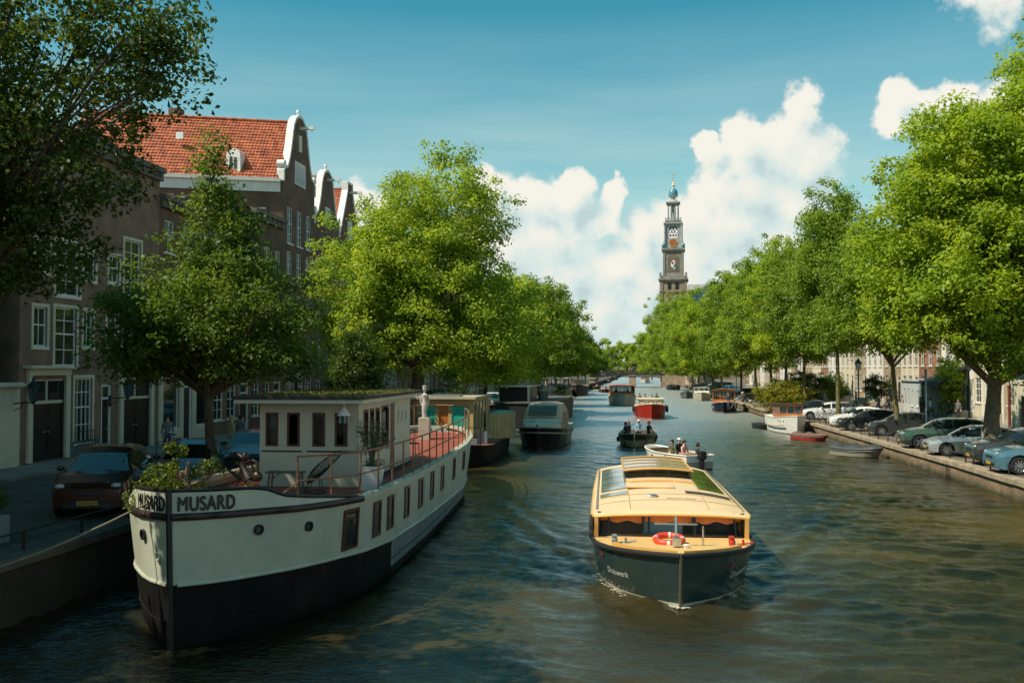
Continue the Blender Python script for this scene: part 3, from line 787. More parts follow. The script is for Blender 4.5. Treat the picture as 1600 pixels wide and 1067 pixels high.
# white ground floor houses up to the gable house
YG0, YG1 = fy(441), fy(490)
ym = lerp(YS1, YG0, .5)
HB1 = house('brown brick house with white cornice behind the pointed street tree', (XF, YS1 + .02), R(90), ym - YS1 - .04, 9, ZL - .1, 14.0, 14.3, BR_A, 'cornice', auto_ops(ym - YS1 - .04, ZL, 14.0, 3, 3), TILED, corn=MATS['dark_timber_cornice'])
HB2 = house('narrow dark brick house just before the tall bell gable', (XF, ym), R(90), YG0 - ym - .02, 9, ZL - .1, 14.6, 14.9, BR_B, 'cornice', auto_ops(YG0 - ym - .02, ZL, 14.6, 3, 3, winw=.9), TILED, corn=MATS['dark_timber_cornice'])
wG = YG1 - YG0
opsG = [(.5, 2.3, ZL + .7, ZL + 3.3, 'cross'), (2.7, 3.8, ZL + .1, ZL + 3.1, 'door'), (4.2, wG - .4, ZL + .7, ZL + 3.3, 'cross')]
for z, h in ((5.3, 2.0), (8.0, 1.9), (10.7, 2.1), (13.3, 2.4)):
    for i in range(3):
        c = wG * (.2 + .3 * i); opsG.append((c - .48, c + .48, z, z + h, 'cross'))
HG = house('tall brown brick house with white bell gable and huge orange tiled roof', (XF, YG0), R(90), wG, 13, ZL - .1, 17.3, 22.2, BR_B, 'bell', opsG, TILE, shear=.36)
# attic windows in the gable: proud frames
for (x0, x1, z0, z1) in ((wG / 2 - .95, wG / 2 + .95, 15.95 + .3, 17.25), ):
    pass
m = MB(); m.bx(wG / 2 - 1.0, wG / 2 + 1.0, -.05, -.002, 17.45, 19.0); o = m.obj('gable_window', WHITE, HG)
m = MB(); [m.bx(wG / 2 - .88 + i * .62, wG / 2 - .36 + i * .62, -.06, -.051, 17.55, 18.9) for i in range(3)]; m.obj('pane', GLASS, o)
m = MB(); m.bx(wG / 2 - .26, wG / 2 + .26, -.05, -.002, 19.8, 20.9); o = m.obj('gable_window', WHITE, HG); MB().bx(wG / 2 - .17, wG / 2 + .17, -.06, -.051, 19.9, 20.8).obj('pane', GLASS, o)
# white cornice along the side wall under the roof, and a dormer
m = MB()
A = Vector((-.02, .2, 0)); B = Vector((-.02 - .36 * 13, 13, 0)); d = (B - A).normalized(); nn = Vector((-d.y, d.x, 0)); nn = nn if nn.x < 0 else -nn
for (o1, z0, z1) in ((.32, 17.15, 17.38), (.14, 16.5, 17.148)):
    q = [A, B, B + nn * o1, A + nn * o1]; m.add([(v.x, v.y, z0) for v in q] + [(v.x, v.y, z1) for v in q], [(3, 2, 1, 0), (4, 5, 6, 7), (0, 1, 5, 4), (1, 2, 6, 5), (2, 3, 7, 6), (3, 0, 4, 7)])
m.obj('side_cornice', WHITE, HG)
def dormer(par, yy, zb=17.75, w_=.95, h_=1.1):
    x = -.36 * yy + .1
    m = MB(); m.bx(x, x + 1.5, yy, yy + w_, zb, zb + h_); m.lathe([(0, 0), (w_ / 2 - .002, 0), (w_ / 2 - .002, 1.5), (0, 1.5)], 20, (x - .01, yy + w_ / 2, zb + h_ - .02), ax='x'); o = m.obj('dormer', WHITE, par)
    m = MB(); m.bx(x - .02, x - .012, yy + .22, yy + w_ / 2 - .04, zb + .18, zb + h_ - .15); m.bx(x - .02, x - .012, yy + w_ / 2 + .04, yy + w_ - .22, zb + .18, zb + h_ - .15); m.obj('pane', GLASS, o)
dormer(HG, 2.6)
m = MB(); m.bx(1.1, 1.3, 6.3, 6.8, 19.7, 20.15); m.obj('roof_window', WHITE, HG).location = (-2.4, 0, .2)
# the following gables, then a long row mostly behind trees
yy = YG1 + .02
row = [(5.6, 15.4, 19.7, BR_B, 'bell', TILE, 'brown brick house with white bell gable, second gable after the big orange roof'),
       (5.4, 15.2, 19.8, BR_B, 'spout', TILE, 'brick house with a spout gable and orange roof beside the second bell gable'),
       (6.5, 13.5, 16, BR_A, 'cornice', TILED, 'brown brick house with white cornice behind the big bright tree'),
       (6.0, 13.0, 16, STUG, 'cornice', TILED, 'pale grey plastered house behind the trunk of the big bright tree')]
names = ['red brick', 'cream plastered', 'dark brick', 'sand coloured', 'brown brick', 'white plastered']
wl6 = [BR_C, STUC, BR_B, BR_D, BR_A, STUW]
ordn = ['fifth', 'sixth', 'seventh', 'eighth', 'ninth', 'tenth', 'eleventh', 'twelfth', 'thirteenth', 'fourteenth', 'fifteenth', 'sixteenth', 'seventeenth', 'eighteenth', 'nineteenth', 'twentieth', 'last', 'hidden', 'extra']
rg = random.Random(8)
for k in range(19):
    kk = k % 6
    gb = rg.choice(['cornice', 'neck', 'bell', 'cornice', 'step'])
    row.append((rg.uniform(6.5, 9.5), rg.uniform(11.5, 14), 0, wl6[kk], gb, TILED if rg.random() < .5 else TILE, '%s house with %s top, %s after the big orange roof on the left street' % (names[kk], gb, ordn[k])))
for (w, ze, zt, wl, gb, rf, lb) in row:
    if yy + w > 250: break
    zt = zt or (ze + 3.6)
    nb = 3 if w < 8 else 4
    H = house(lb, (XF, yy), R(90), w, 10, ZL - .1, ze, zt, wl, gb, auto_ops(w, ZL, ze, nb, 3), rf, hoist=(yy < 100))
    if yy < 80 and gb in ('bell', 'spout'):
        m = MB(); m.bx(w / 2 - .55, w / 2 + .55, -.05, -.002, ze + .15, ze + 1.55); o = m.obj('gable_window', WHITE, H)
        m = MB(); m.bx(w / 2 - .45, w / 2 - .04, -.06, -.051, ze + .25, ze + 1.45); m.bx(w / 2 + .04, w / 2 + .45, -.06, -.051, ze + .25, ze + 1.45); m.obj('pane', GLASS, o)
    yy += w + .02
# --- right row, facades on x = 27 face the canal ---
XRF = 27.0
yy = 62.0
rg = random.Random(21)
cols = [(STUW, 'white plastered'), (BR_D, 'sand brick'), (STUC, 'cream plastered'), (STUW, 'white painted'), (BR_C, 'red brick'), (STUC, 'pale cream'), (BR_D, 'sand coloured brick')]
k = 0
while yy < 250:
    w = rg.uniform(6.2, 8.4); wl, nm = cols[k % 7]; gb = ['cornice', 'neck', 'cornice', 'bell', 'cornice', 'step', 'cornice'][k % 7]
    ze = rg.uniform(12.5, 15)
    H = house('%s canal house with %s top, %s in the row on the right street' % (nm, gb, ['first', 'second', 'third', 'fourth', *ordn][min(k, 22)]), (XRF, yy + w), R(-90), w, 10, ZR - .1, ze, ze + 3.4, wl, gb,
              auto_ops(w, ZR + .6, ze, 3, 3, winw=1.15, style='sash'), TILED if k % 2 else TILE, hoist=False, ground=True)
    # white pilasters / stoop
    if k < 12:
        m = MB()
        for i in range(4):
            m.bx(w - .02 - 1.6, w - .4, -.3 * (4 - i) - .6, -.004, ZR + .1 + .17 * i, ZR + .1 + .17 * (i + 1) - .002)
        m.obj('stoop', STONE, H)
        if wl in (STUW, STUC):
            m = MB()
            for i in range(4): m.bx(w * i / 3 - .12 if i else 0, w * i / 3 + .12 if i < 3 else w, -.06, -.004, ZR, ze - .56)
            m.obj('pilaster', WHITE, H)
    yy += w + .02; k += 1

# grey extension and awning
X0, Y0 = 24.6, YX(1440, 24.6)
gx = thing('extension', 'low light grey wooden extension with narrow windows before the right houses', 'annex', (24.4, YX(1408, 24.4), 0), R(-90))
m = MB(); facade(m, 6.6, ZR, ZR + 3.1, [(.7, 1.3, ZR + .2, ZR + 2.4), (2.0, 2.55, ZR + .2, ZR + 2.4), (3.3, 3.8, ZR + .9, ZR + 2.3), (5.0, 5.5, ZR + .9, ZR + 2.3)]); m.bx(0, 6.6, .16, 2.5, ZR, ZR + 3.1); m.bx(-.1, 6.7, -.15, 2.6, ZR + 3.1, ZR + 3.25); m.obj('wall', STUG, gx)
for a, b, c, d in ((.7, 1.3, .2, 2.4), (2.0, 2.55, .2, 2.4), (3.3, 3.8, .9, 2.3), (5.0, 5.5, .9, 2.3)): put_window(gx, a, b, ZR + c, ZR + d, 'plain')
aw = thing('awning', 'dark grey sloping canvas awning over a doorway beside the grey extension', 'awning', (26.9, YX(1470, 25.5), 0), R(-90))
m = MB(); m.add([(-2.2, 0, 5.2), (2.2, 0, 5.2), (2.5, -2.3, 3.9), (-2.5, -2.3, 3.9), (-2.2, 0, 5.14), (2.2, 0, 5.14), (2.5, -2.3, 3.84), (-2.5, -2.3, 3.84)], [(0, 1, 2, 3), (7, 6, 5, 4), (0, 4, 5, 1), (1, 5, 6, 2), (2, 6, 7, 3), (3, 7, 4, 0)]); m.add([(-2.5, -2.3, 3.84), (2.5, -2.3, 3.84), (2.5, -2.31, 3.5), (-2.5, -2.31, 3.5)], [(0, 1, 2, 3)])
m.obj('canvas', mat('awning_canvas', (.05, .06, .065), .8), aw); m = MB(); m.tube([(-2.3, -2.25, 3.85), (-2.3, 0, 3.4)], .03); m.tube([(2.3, -2.25, 3.85), (2.3, 0, 3.4)], .03); m.obj('arms', IRON, aw)
# distant end building and more houses beyond the bridge
eb = house('large grey brick apartment building closing the canal in the far distance', (-8.5, 560), R(0), 34, 14, .8, 19, 23, mat('far_grey_brick', (.20, .17, .14), .85), 'cornice', auto_ops(34, .8, 19, 11, 5, winw=1.6), TILED, hoist=False)

# ---------------- far bridge ----------------
BRG = thing('bridge', 'low stone and steel canal bridge with two piers in the distance', 'bridge', (0, YB, 0))
def deckz(x): return 3.95 - .0045 * (x - 1.5) ** 2
m = MB(); rows = []
for i in range(33):
    x = lerp(-12.3, 6.6, i / 32); z = deckz(x); rows.append([(x, 0, z - .55), (x, 0, z), (x, 9, z), (x, 9, z - .55)])
m.grid(rows, 0, True); m.obj('deck', mat('green_black_steel', (.03, .038, .033), .5), BRG)
stone2 = brick_mat('pale_ashlar', (.40, .31, .22), (.47, .37, .27), (.30, .24, .18), 1, .7, .3, .012, .4)
for i, px in enumerate((925, 988)):
    x = YB * math.tan(math.atan((px - 800) / FPX) - YAW)
    m = MB(); m.bx(x - .9, x + .9, -.2, 9.2, -1.4, deckz(x) - .75, 0); m.box((x, 4.5, deckz(x) - .65), (2.0, 9.8, .2)); m.obj('pier', stone2, BRG)
m = MB()
x0 = 5.8
rows = []
for i in range(17):
    x = lerp(x0, 20, i / 16); z = 3.95 - .9 * max(0, (x - 12) / 8) ** 1.5 * 2.6
    rows.append([(x, 0 - (max(0, x - 12)) * .9, -1.4), (x, 0 - (max(0, x - 12)) * .9, z - .2), (x, 9, z - .2), (x, 9, -1.4)])
m.grid(rows); m.add(rows[0], [(3, 2, 1, 0)]); m.obj('abutment', stone2, BRG)
m = MB()
for i in range(16):
    a, b = rows[i], rows[i + 1]
    ln = Vector(b[1]) - Vector(a[1])
    m.add([(a[1][0], a[1][1] - .1, a[1][2]), (b[1][0], b[1][1] - .1, b[1][2]), (b[1][0], b[1][1] - .1, b[1][2] + .28), (a[1][0], a[1][1] - .1, a[1][2] + .28), (a[1][0], a[1][1] + .5, a[1][2]), (b[1][0], b[1][1] + .5, b[1][2]), (b[1][0], b[1][1] + .5, b[1][2] + .28), (a[1][0], a[1][1] + .5, a[1][2] + .28)], [(0, 1, 2, 3), (3, 2, 6, 7), (7, 6, 5, 4)])
m.obj('parapet_coping', STONE, BRG)
for yr in (.15, 8.85):
    m = MB()
    for i in range(24):
        x = lerp(-12, 13, i / 23); z = deckz(x) - (.0 if x < 6.6 else -.0); z = max(z, 3.4) if x > 6.6 else z
        m.bx(x - .03, x + .03, yr - .03, yr + .03, z, z + 1.05)
    for h in (.55, 1.05):
        m.tube([(lerp(-12, 13, i / 23), yr, deckz(lerp(-12, 13, i / 23)) + h) for i in range(24)], .03, 5)
    m.obj('railing', IRON, BRG)

# ---------------- church tower ----------------
TWX, TWY = 0, 400
az_t = math.atan((1053 - 800) / FPX) - YAW
TWX = math.tan(az_t) * TWY
TB = mat('tower_stone', (.27, .25, .205), .85, 0, (.5, .4)); TG = mat('tower_lead', (.36, .38, .36), .7, 0, (.8, .35)); TP = mat('tower_brick', (.29, .225, .15), .85, 0, (.4, .35))
BLUE = mat('imperial_blue', (.07, .26, .36), .35, 0, (2, .2)); GOLD = mat('gilding', (.75, .45, .08), .35, .6)
T = thing('church_tower', 'tall stone church tower with stacked open stages and a blue crown on top', 'tower', (TWX, TWY, 0), R(-3))
def stage(mb, w, z0, z1, op=None, mi=0):
    """square stage; op = (w, z0, z1): open arch in every face, built from piers"""
    h = w / 2
    if not op: mb.bx(-h, h, -h, h, z0, z1, mi); return
    ow, a, b = op
    for sx in (-1, 1):
        for sy in (-1, 1): mb.box((sx * (h + ow / 2) / 2, sy * (h + ow / 2) / 2, (a + b) / 2), (h - ow / 2, h - ow / 2, b - a), mi)
    mb.bx(-h, h, -h, h, z0, a, mi); mb.bx(-h, h, -h, h, b, z1, mi)
    r = ow / 2
    for k in range(4):
        arc = []
        for j in range(9): w_ = PI * j / 8; arc.append((r * math.cos(w_), b - r + r * math.sin(w_)))
        poly1 = [(r, b)] + arc[:5][::1]; poly2 = [(-r, b)] + arc[4:][::-1]
        for poly in (poly1, poly2):
            q = MB().prism(poly, -h + .02, -h + .5)
            c, s = math.cos(k * PI / 2), math.sin(k * PI / 2)
            mb.add([(v[0] * c - v[1] * s, v[0] * s + v[1] * c, v[2]) for v in q.v], q.f, mi)
def cornice(mb, w, z, h=.8, mi=0):
    mb.box((0, 0, z + h * .25), (w, w, h * .5), mi); mb.box((0, 0, z + h * .75), (w + .8, w + .8, h * .5), mi)
m = MB(); stage(m, 10.4, 0, 41); [m.box((sx * 4.9, sy * 4.9, 20.3), (1.2, 1.2, 41)) for sx in (-1, 1) for sy in (-1, 1)]
cornice(m, 10.6, 36.0, .7); m.obj('brick_base', TP, T)
m = MB()
for k in range(4):
    c, s = math.cos(k * PI / 2), math.sin(k * PI / 2)
    for x in (-1.5, 1.5):
        q = MB().bx(x - .75, x + .75, -5.25, -5.21, 37.2, 40.2)
        m.add([(v[0] * c - v[1] * s, v[0] * s + v[1] * c, v[2]) for v in q.v], q.f)
m.obj('belfry_opening', BLACK, T)
m = MB(); cornice(m, 11.2, 40.6, 1.2); m.box((0, 0, 42.3), (10.6, 10.6, 1.0)); [m.box((sx * 5.1, sy * 5.1, 43.2), (.9, .9, 2.0)) for sx in (-1, 1) for sy in (-1, 1)]
stage(m, 7.8, 42.8, 53); [m.box((sx * 3.75, sy * 3.75, 48), (.9, .9, 10)) for sx in (-1, 1) for sy in (-1, 1)]
cornice(m, 8.6, 52.6, 1.8); m.obj('lower_stage', TB, T)
m = MB()
for k in range(4):   # niche with arms on each face
    c, s = math.cos(k * PI / 2), math.sin(k * PI / 2)
    q = MB(); arc = [(2.3 * math.cos(PI * j / 12), 49.5 + 2.3 * math.sin(PI * j / 12)) for j in range(13)]
    q.prism([(-2.3, 44.6), (2.3, 44.6)] + arc, -4.02, -3.9)
    m.add([(v[0] * c - v[1] * s, v[0] * s + v[1] * c, v[2]) for v in q.v], q.f)
m.obj('niche', mat('niche_stone', (.17, .14, .10), .9, 0, (.7, .4)), T)
m = MB(); m.sph((0, -4.1, 47.6), (1.0, .25, 1.7), 10); m.sph((.6, -4.15, 46.3), (.5, .2, .9), 8); m.obj('coat_of_arms', STUW, T)
m = MB(); m.sph((-.35, -4.3, 48.3), (.45, .15, .7), 8); m.obj('red_shield', RED, T)
m = MB(); m.sph((.5, -4.3, 47.0), (.35, .15, 1.0), 8); m.obj('blue_shield', BLUE, T)
m = MB(); stage(m, 6.2, 54.4, 64.3, (3.4, 58.6, 63.4)); [m.lathe([(.42, 54.4), (.36, 63.4), (.42, 63.9)], 8, (sx * 3.4, sy * 3.4, 0)) for sx in (-1, 1) for sy in (-1, 1)]
cornice(m, 7.0, 63.8, 1.2); m.obj('bell_stage', TG, T)
m = MB()
for z in (59.6, 61.0, 62.3): m.bx(-2.2, 2.2, -.08, .08, z, z + .15); m.bx(-.08, .08, -2.2, 2.2, z, z + .15)
for x, z in ((-1.1, 59.8), (0, 59.8), (1.1, 59.8), (-.6, 61.3), (.6, 61.3), (0, 62.3)): m.lathe([(0, .6), (.2, .55), (.3, .2), (.45, -.1)], 10, (x, -1.4, z))
m.obj('carillon_bells', IRON, T)
for k in range(4):
    c, s = math.cos(k * PI / 2), math.sin(k * PI / 2)
    def rot(q): return [(v[0] * c - v[1] * s, v[0] * s + v[1] * c, v[2]) for v in q.v]
    q = MB().lathe([(0, -3.3), (1.65, -3.3), (1.65, -3.05)], 24, (0, 0, 56.6), ax='y'); d = MB().add(rot(q), q.f).obj('clock_dial', mat('dial_red', (.40, .09, .04), .5), T)
    q = MB()
    for j in range(12):
        a = PI * j / 6; q.box((1.3 * math.sin(a), -3.33, 56.6 + 1.3 * math.cos(a)), (.2, .05, .32))
    q.box((0, -3.36, 57.0), (.13, .05, 1.0)); q.box((.35, -3.36, 56.6), (.8, .05, .16)); q.lathe([(1.5, -3.36), (1.68, -3.36)], 24, (0, 0, 56.6), ax='y')
    MB().add(rot(q), q.f).obj('hands', GOLD, d)
m = MB(); [m.sph((sx * 4.0, sy * 4.0, 55.4), (.8, .8, 1.0), 8) for sx in (-1, 1) for sy in (-1, 1)]; [m.lathe([(.5, 54), (.3, 54.6), (.7, 55.4), (.2, 56.6), (0, 57.2)], 8, (sx * 4.0, sy * 4.0, 0)) for sx in (-1, 1) for sy in (-1, 1)]; m.obj('corner_urns', BLUE, T)
m = MB(); m.box((0, 0, 65.6), (6.0, 6.0, .3)); 
for i in range(9):
    for s_ in (-1, 1):
        t_ = lerp(-3.1, 3.1, i / 8); m.bx(t_ - .12, t_ + .12, s_ * 3.1 - .1, s_ * 3.1 + .1, 65.2, 66.7); m.bx(s_ * 3.1 - .1, s_ * 3.1 + .1, t_ - .12, t_ + .12, 65.2, 66.7)
m.box((0, 0, 66.8), (6.6, 6.6, .2)) if False else None
for s_ in (-1, 1): m.bx(-3.3, 3.3, s_ * 3.1 - .15, s_ * 3.1 + .15, 66.7, 66.95); m.bx(s_ * 3.1 - .15, s_ * 3.1 + .15, -3.3, 3.3, 66.7, 66.95)
for k in range(8):
    a = PI / 8 + k * PI / 4; m.lathe([(.32, 65), (.26, 72.8), (.34, 73.2)], 6, (2.15 * math.cos(a), 2.15 * math.sin(a), 0))
m.lathe([(.6, 65), (.5, 73)], 8); cornice(m, 4.9, 72.6, 1.0); m.lathe([(2.6, 73.6), (1.7, 74.4), (.9, 75.0), (.9, 75.6)], 12)
m.obj('lantern_stage', TG, T, 40)
m = MB(); m.lathe([(.6, 75.4), (1.75, 76.0), (2.0, 76.4)], 16); m.lathe([(1.0, 79.2), (.5, 79.8), (.75, 80.6), (.3, 81.3)], 12); m.obj('crown_ring', mat('pale_gold', (.62, .55, .38), .5), T, 40)
m = MB(); m.lathe([(1.9, 76.2), (1.95, 77.4), (1.7, 78.5), (1.0, 79.3)], 16); m.obj('crown', BLUE, T, 40)
m = MB(); m.tube([(0, 0, 81), (0, 0, 85)], [.22, .08], 6); m.sph((0, 0, 81.6), .4, 8); m.box((.2, 0, 85.2), (.9, .1, .5)); m.obj('spire', GOLD, T)
ch = thing('church', 'grey lead roof of the church nave beside the tower', 'church', (TWX + 5.5, TWY + 2, 0))
MB().bx(0, 40, 0, 26, 0, 30).obj('wall', TP, ch); m = MB(); m.add([(1, -1, 30), (40, -1, 30), (40, 27, 30), (1, 27, 30), (1, 13, 41), (40, 13, 41)], [(0, 1, 5, 4), (2, 3, 4, 5), (3, 0, 4), (1, 2, 5)]); m.obj('roof', mat('lead_roof', (.30, .31, .30), .6, 0, (.5, .2)), ch)
# ---------------- trees and plants ----------------
def leaves_mesh(name, clumps, size, seed, matl, asp=.62, up=.55):
    """clumps: array rows cx cy cz rx ry rz n; folded leaf-shaped faces through each clump's upper shell"""
    rg = np.random.default_rng(seed)
    cs = []; out = []
    for (cx, cy, cz, rx, ry, rz, n) in clumps:
        n = int(n)
        d = rg.normal(size=(n, 3)); d /= np.linalg.norm(d, axis=1, keepdims=True)
        d[:, 2] = np.abs(d[:, 2]) * rg.choice([1, 1, 1, -.7, -.9], n)
        rad = rg.uniform(.1, 1.3, (n, 1)) ** .7
        cs.append(d * rad * np.array([rx, ry, rz]) + np.array([cx, cy, cz])); out.append(d)
    C = np.concatenate(cs); D = np.concatenate(out); N = len(C)
    nr = D * .55 + rg.normal(size=(N, 3)) * .55 + np.array([0, 0, up]); nr /= np.linalg.norm(nr, axis=1, keepdims=True)
    t = rg.normal(size=(N, 3)); t -= (t * nr).sum(1, keepdims=True) * nr; t /= np.linalg.norm(t, axis=1, keepdims=True)
    b = np.cross(nr, t)
    L = (size * rg.uniform(.65, 1.3, (N, 1))); W = L * asp
    v = np.stack([C - t * L / 2, C + b * W / 2 + nr * W * .18 - t * L * .05, C + t * L / 2 - nr * L * .12, C - b * W / 2 + nr * W * .18 - t * L * .05], 1).reshape(-1, 3).astype(np.float32)
    me = bpy.data.meshes.new(name)
    me.vertices.add(len(v)); me.vertices.foreach_set('co', v.ravel())
    me.loops.add(N * 4); me.loops.foreach_set('vertex_index', np.arange(N * 4, dtype=np.int32))
    me.polygons.add(N); me.polygons.foreach_set('loop_start', np.arange(0, N * 4, 4, dtype=np.int32))
    me.update(calc_edges=True); me.materials.append(matl)
    return me
def crown_clumps(ells, rc, total, rg, flat=.7):
    """clump centres through the ellipsoids, denser near their shell, with gaps"""
    vols = [e[3] * e[4] * e[5] for e in ells]; sv_ = sum(v ** .75 for v in vols)
    cl = []
    nc = int(total / (190 * rc * rc + 14))
    for e, v in zip(ells, vols):
        k = max(4, int(nc * v ** .75 / sv_))
        for _ in range(k):
            d = np.array([rg.gauss(0, 1) for _ in range(3)]); d /= np.linalg.norm(d)
            if d[2] < -.8: d[2] *= .8
            r = rg.uniform(.12, 1) ** .45; o_ = rg.choice([1, 1, 1, 1, 1.14, 1.28]); r *= o_
            s = rg.uniform(.6, 1.35) * rc * (1 if o_ == 1 else .7)
            cl.append((e[0] + d[0] * e[3] * r, e[1] + d[1] * e[4] * r, e[2] + d[2] * e[5] * r, s, s, s * flat, 0))
    per = total / max(1, sum(c[3] ** 2 for c in cl))
    return [(*c[:6], per * c[3] ** 2) for c in cl]
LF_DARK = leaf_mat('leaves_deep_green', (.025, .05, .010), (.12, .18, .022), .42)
LF_MID = leaf_mat('leaves_mid_green', (.11, .19, .024), (.31, .44, .045), .52)
LF_YEL = leaf_mat('leaves_yellow_green', (.17, .28, .03), (.48, .59, .06), .56)
LF_CHE = leaf_mat('chestnut_leaves', (.16, .28, .022), (.46, .56, .045), .54)
LF_OLV = leaf_mat('olive_leaves', (.05, .07, .03), (.16, .19, .09), .2)
LF_DRY = leaf_mat('dry_twigs', (.13, .10, .06), (.34, .27, .17), .15)
LF_BUSH = leaf_mat('bright_bush_leaves', (.12, .14, .01), (.34, .33, .02), .35)
TREEKIND = 'tree'
def tree(label, base, ells, total, size, leafm, bark=None, r0=.25, fork=.3, rc=.75, seed=1, nlimb=22, lean=(0, 0), group=None, name='street_tree', flat=.72, up=.5, link_it=True):
    rg = random.Random(seed)
    T = thing(name, label, 'tree', base, 0, group)
    cl = crown_clumps(ells, rc, total, rg, flat)
    link('crown', leaves_mesh('crown', cl, size, seed, leafm, up=up), T)
    zt = ells[0][2] + ells[0][5] * .6
    cxm = sum(e[0] for e in ells) / len(ells); cym = sum(e[1] for e in ells) / len(ells)
    m = MB(); n = 9; pts = []; rad = []
    for i in range(n):
        t = i / (n - 1)
        pts.append((cxm * t ** 1.6 + rg.uniform(-.08, .08) * (i > 0) + lean[0] * t, cym * t ** 1.6 + rg.uniform(-.08, .08) * (i > 0) + lean[1] * t, zt * t)); rad.append(r0 * (1 - .86 * t) + (.35 * r0 if i == 0 else 0) + .02)
    pts[0] = (0, 0, -.1); m.tube(pts, rad, 10)
    P = [Vector(p) for p in pts]
    def on(t):
        k = min(n - 2, int(t * (n - 1))); f = t * (n - 1) - k; return P[k].lerp(P[k + 1], f), lerp(rad[k], rad[k + 1], f)
    tg = rg.sample(cl, min(nlimb, len(cl)))
    for c in tg:
        e = Vector(c[:3]); f = min(.92, max(fork, (e.z * .55) / zt + rg.uniform(-.08, .08)))
        a, ra = on(f); mid = a.lerp(e, .5) + Vector((rg.uniform(-.3, .3), rg.uniform(-.3, .3), abs((e - a).length) * .10))
        q = a.lerp(e, .25).lerp(mid, .4)
        rr_ = min(ra * .62, .05 + (e - a).length * .022)
        m.tube([a, q, mid, mid.lerp(e, .55) + Vector((0, 0, .1)), e], [rr_, rr_ * .8, rr_ * .55, rr_ * .33, .015], 6)
        for _ in range(2):
            e2 = e + Vector((rg.uniform(-1, 1), rg.uniform(-1, 1), rg.uniform(-.3, .6))) * rc * 1.4
            m.tube([mid, mid.lerp(e2, .5) + Vector((0, 0, .1)), e2], [rr_ * .4, rr_ * .22, .01], 4)
    m.obj('trunk', bark or BARK, T, 60)
    return T
GT = 'trees along the canal'
# big dark tree at the left edge
bx0, by0 = -14.3, 18.7
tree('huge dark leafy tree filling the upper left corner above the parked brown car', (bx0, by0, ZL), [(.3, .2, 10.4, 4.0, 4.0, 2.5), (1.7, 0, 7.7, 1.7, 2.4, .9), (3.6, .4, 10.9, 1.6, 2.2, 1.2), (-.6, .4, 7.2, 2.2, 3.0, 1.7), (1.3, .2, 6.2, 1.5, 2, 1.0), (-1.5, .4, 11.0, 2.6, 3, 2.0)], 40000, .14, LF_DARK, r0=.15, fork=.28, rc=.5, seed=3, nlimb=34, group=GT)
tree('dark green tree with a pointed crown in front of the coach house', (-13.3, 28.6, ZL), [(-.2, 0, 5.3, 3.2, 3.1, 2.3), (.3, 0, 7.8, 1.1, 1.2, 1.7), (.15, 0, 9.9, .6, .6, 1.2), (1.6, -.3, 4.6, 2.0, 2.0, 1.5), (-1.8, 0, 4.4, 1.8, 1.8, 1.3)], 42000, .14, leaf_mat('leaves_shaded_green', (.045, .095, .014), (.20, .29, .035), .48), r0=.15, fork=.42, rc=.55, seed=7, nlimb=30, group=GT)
tree('large bright yellow green tree with a broad rounded crown behind the white barge', (-13.3, 56.5, ZL), [(1.5, 0, 12.5, 4.2, 3.6, 4.0), (-2.9, 0, 8.6, 3.6, 3.4, 4.4), (3.4, 0, 6.6, 3.6, 3.4, 3.0), (-.2, -1.2, 6.6, 4.4, 3.2, 3.6), (.6, 0, 10, 4.6, 3.8, 3.6), (4.4, 0, 4.6, 2.6, 3.0, 1.9), (-3.2, 0, 5, 2.8, 3, 2.4)], 140000, .19, LF_YEL, r0=.42, fork=.25, rc=.85, seed=11, nlimb=36, group=GT)
def row_tree(label, X, Y, ztop, rad, zbot, total, size, lm, seed, offs=0.0, bark=None, r0=.24, rc=.8, z0=ZL):
    """crown from zbot to ztop (world heights); offs shifts it over the canal"""
    h = ztop - z0; zb = zbot - z0; zc = (h + zb) / 2; rz = (h - zb) / 2
    rg = random.Random(seed)
    rad *= 1.12; rz *= 1.08; el = [(offs, 0, zc, rad, rad, rz * .95), (offs + rg.uniform(-1, 1) * rad * .35, rg.uniform(-1, 1) * rad * .3, zc + rz * .45, rad * .62, rad * .62, rz * .52), (offs * 1.3 + rg.uniform(-1, 1) * rad * .3, rg.uniform(-1, 1) * rad * .3, zc - rz * .5, rad * .85, rad * .85, rz * .42)]
    return tree(label, (X, Y, z0), el, int(total * 1.2), size * .93, lm, bark, r0 * .8, .38, rc, seed, 16, group=GT, flat=.95)
left = [(84, 13.2, 4.6, 'dark green round tree just beyond the big bright one on the left bank'), (104, 15.2, 5.6, 'tall round dark green tree, second beyond the big bright one'),
        (128, 14.6, 5.4, 'dark round tree over the houseboats, third beyond the big bright one'), (155, 13.6, 5.0, 'dark round tree above the moored dark ship, fourth beyond the big bright one'),
        (183, 12.8, 4.3, 'small dark tree, fifth beyond the big bright one on the left bank'), (212, 12.2, 3.8, 'small dark tree, second before the far bridge on the left'), (240, 11.5, 3.6, 'small dark tree next to the far bridge on the left')]
for k, (Y, zt, r_, lb) in enumerate(left):
    row_tree(lb, -13.6, Y, zt, r_, 3.4, 32000 - k * 2500, .28 + k * .015, LF_MID if k else LF_YEL, 40 + k, 1.0 if k < 5 else .3, rc=.95)
tree('unseen leafy dark tree beside the camera on the left quay, added to shade the barge', (-13.4, 9.5, ZL), [(0, 0, 7.5, 4.0, 4.2, 3.6), (.8, 2.2, 9.5, 3, 3, 2.6)], 15000, .24, LF_DARK, r0=.25, fork=.3, rc=.8, seed=23, nlimb=14, group=GT)  # out-of-frame tree put in so its crown shades the barge bow
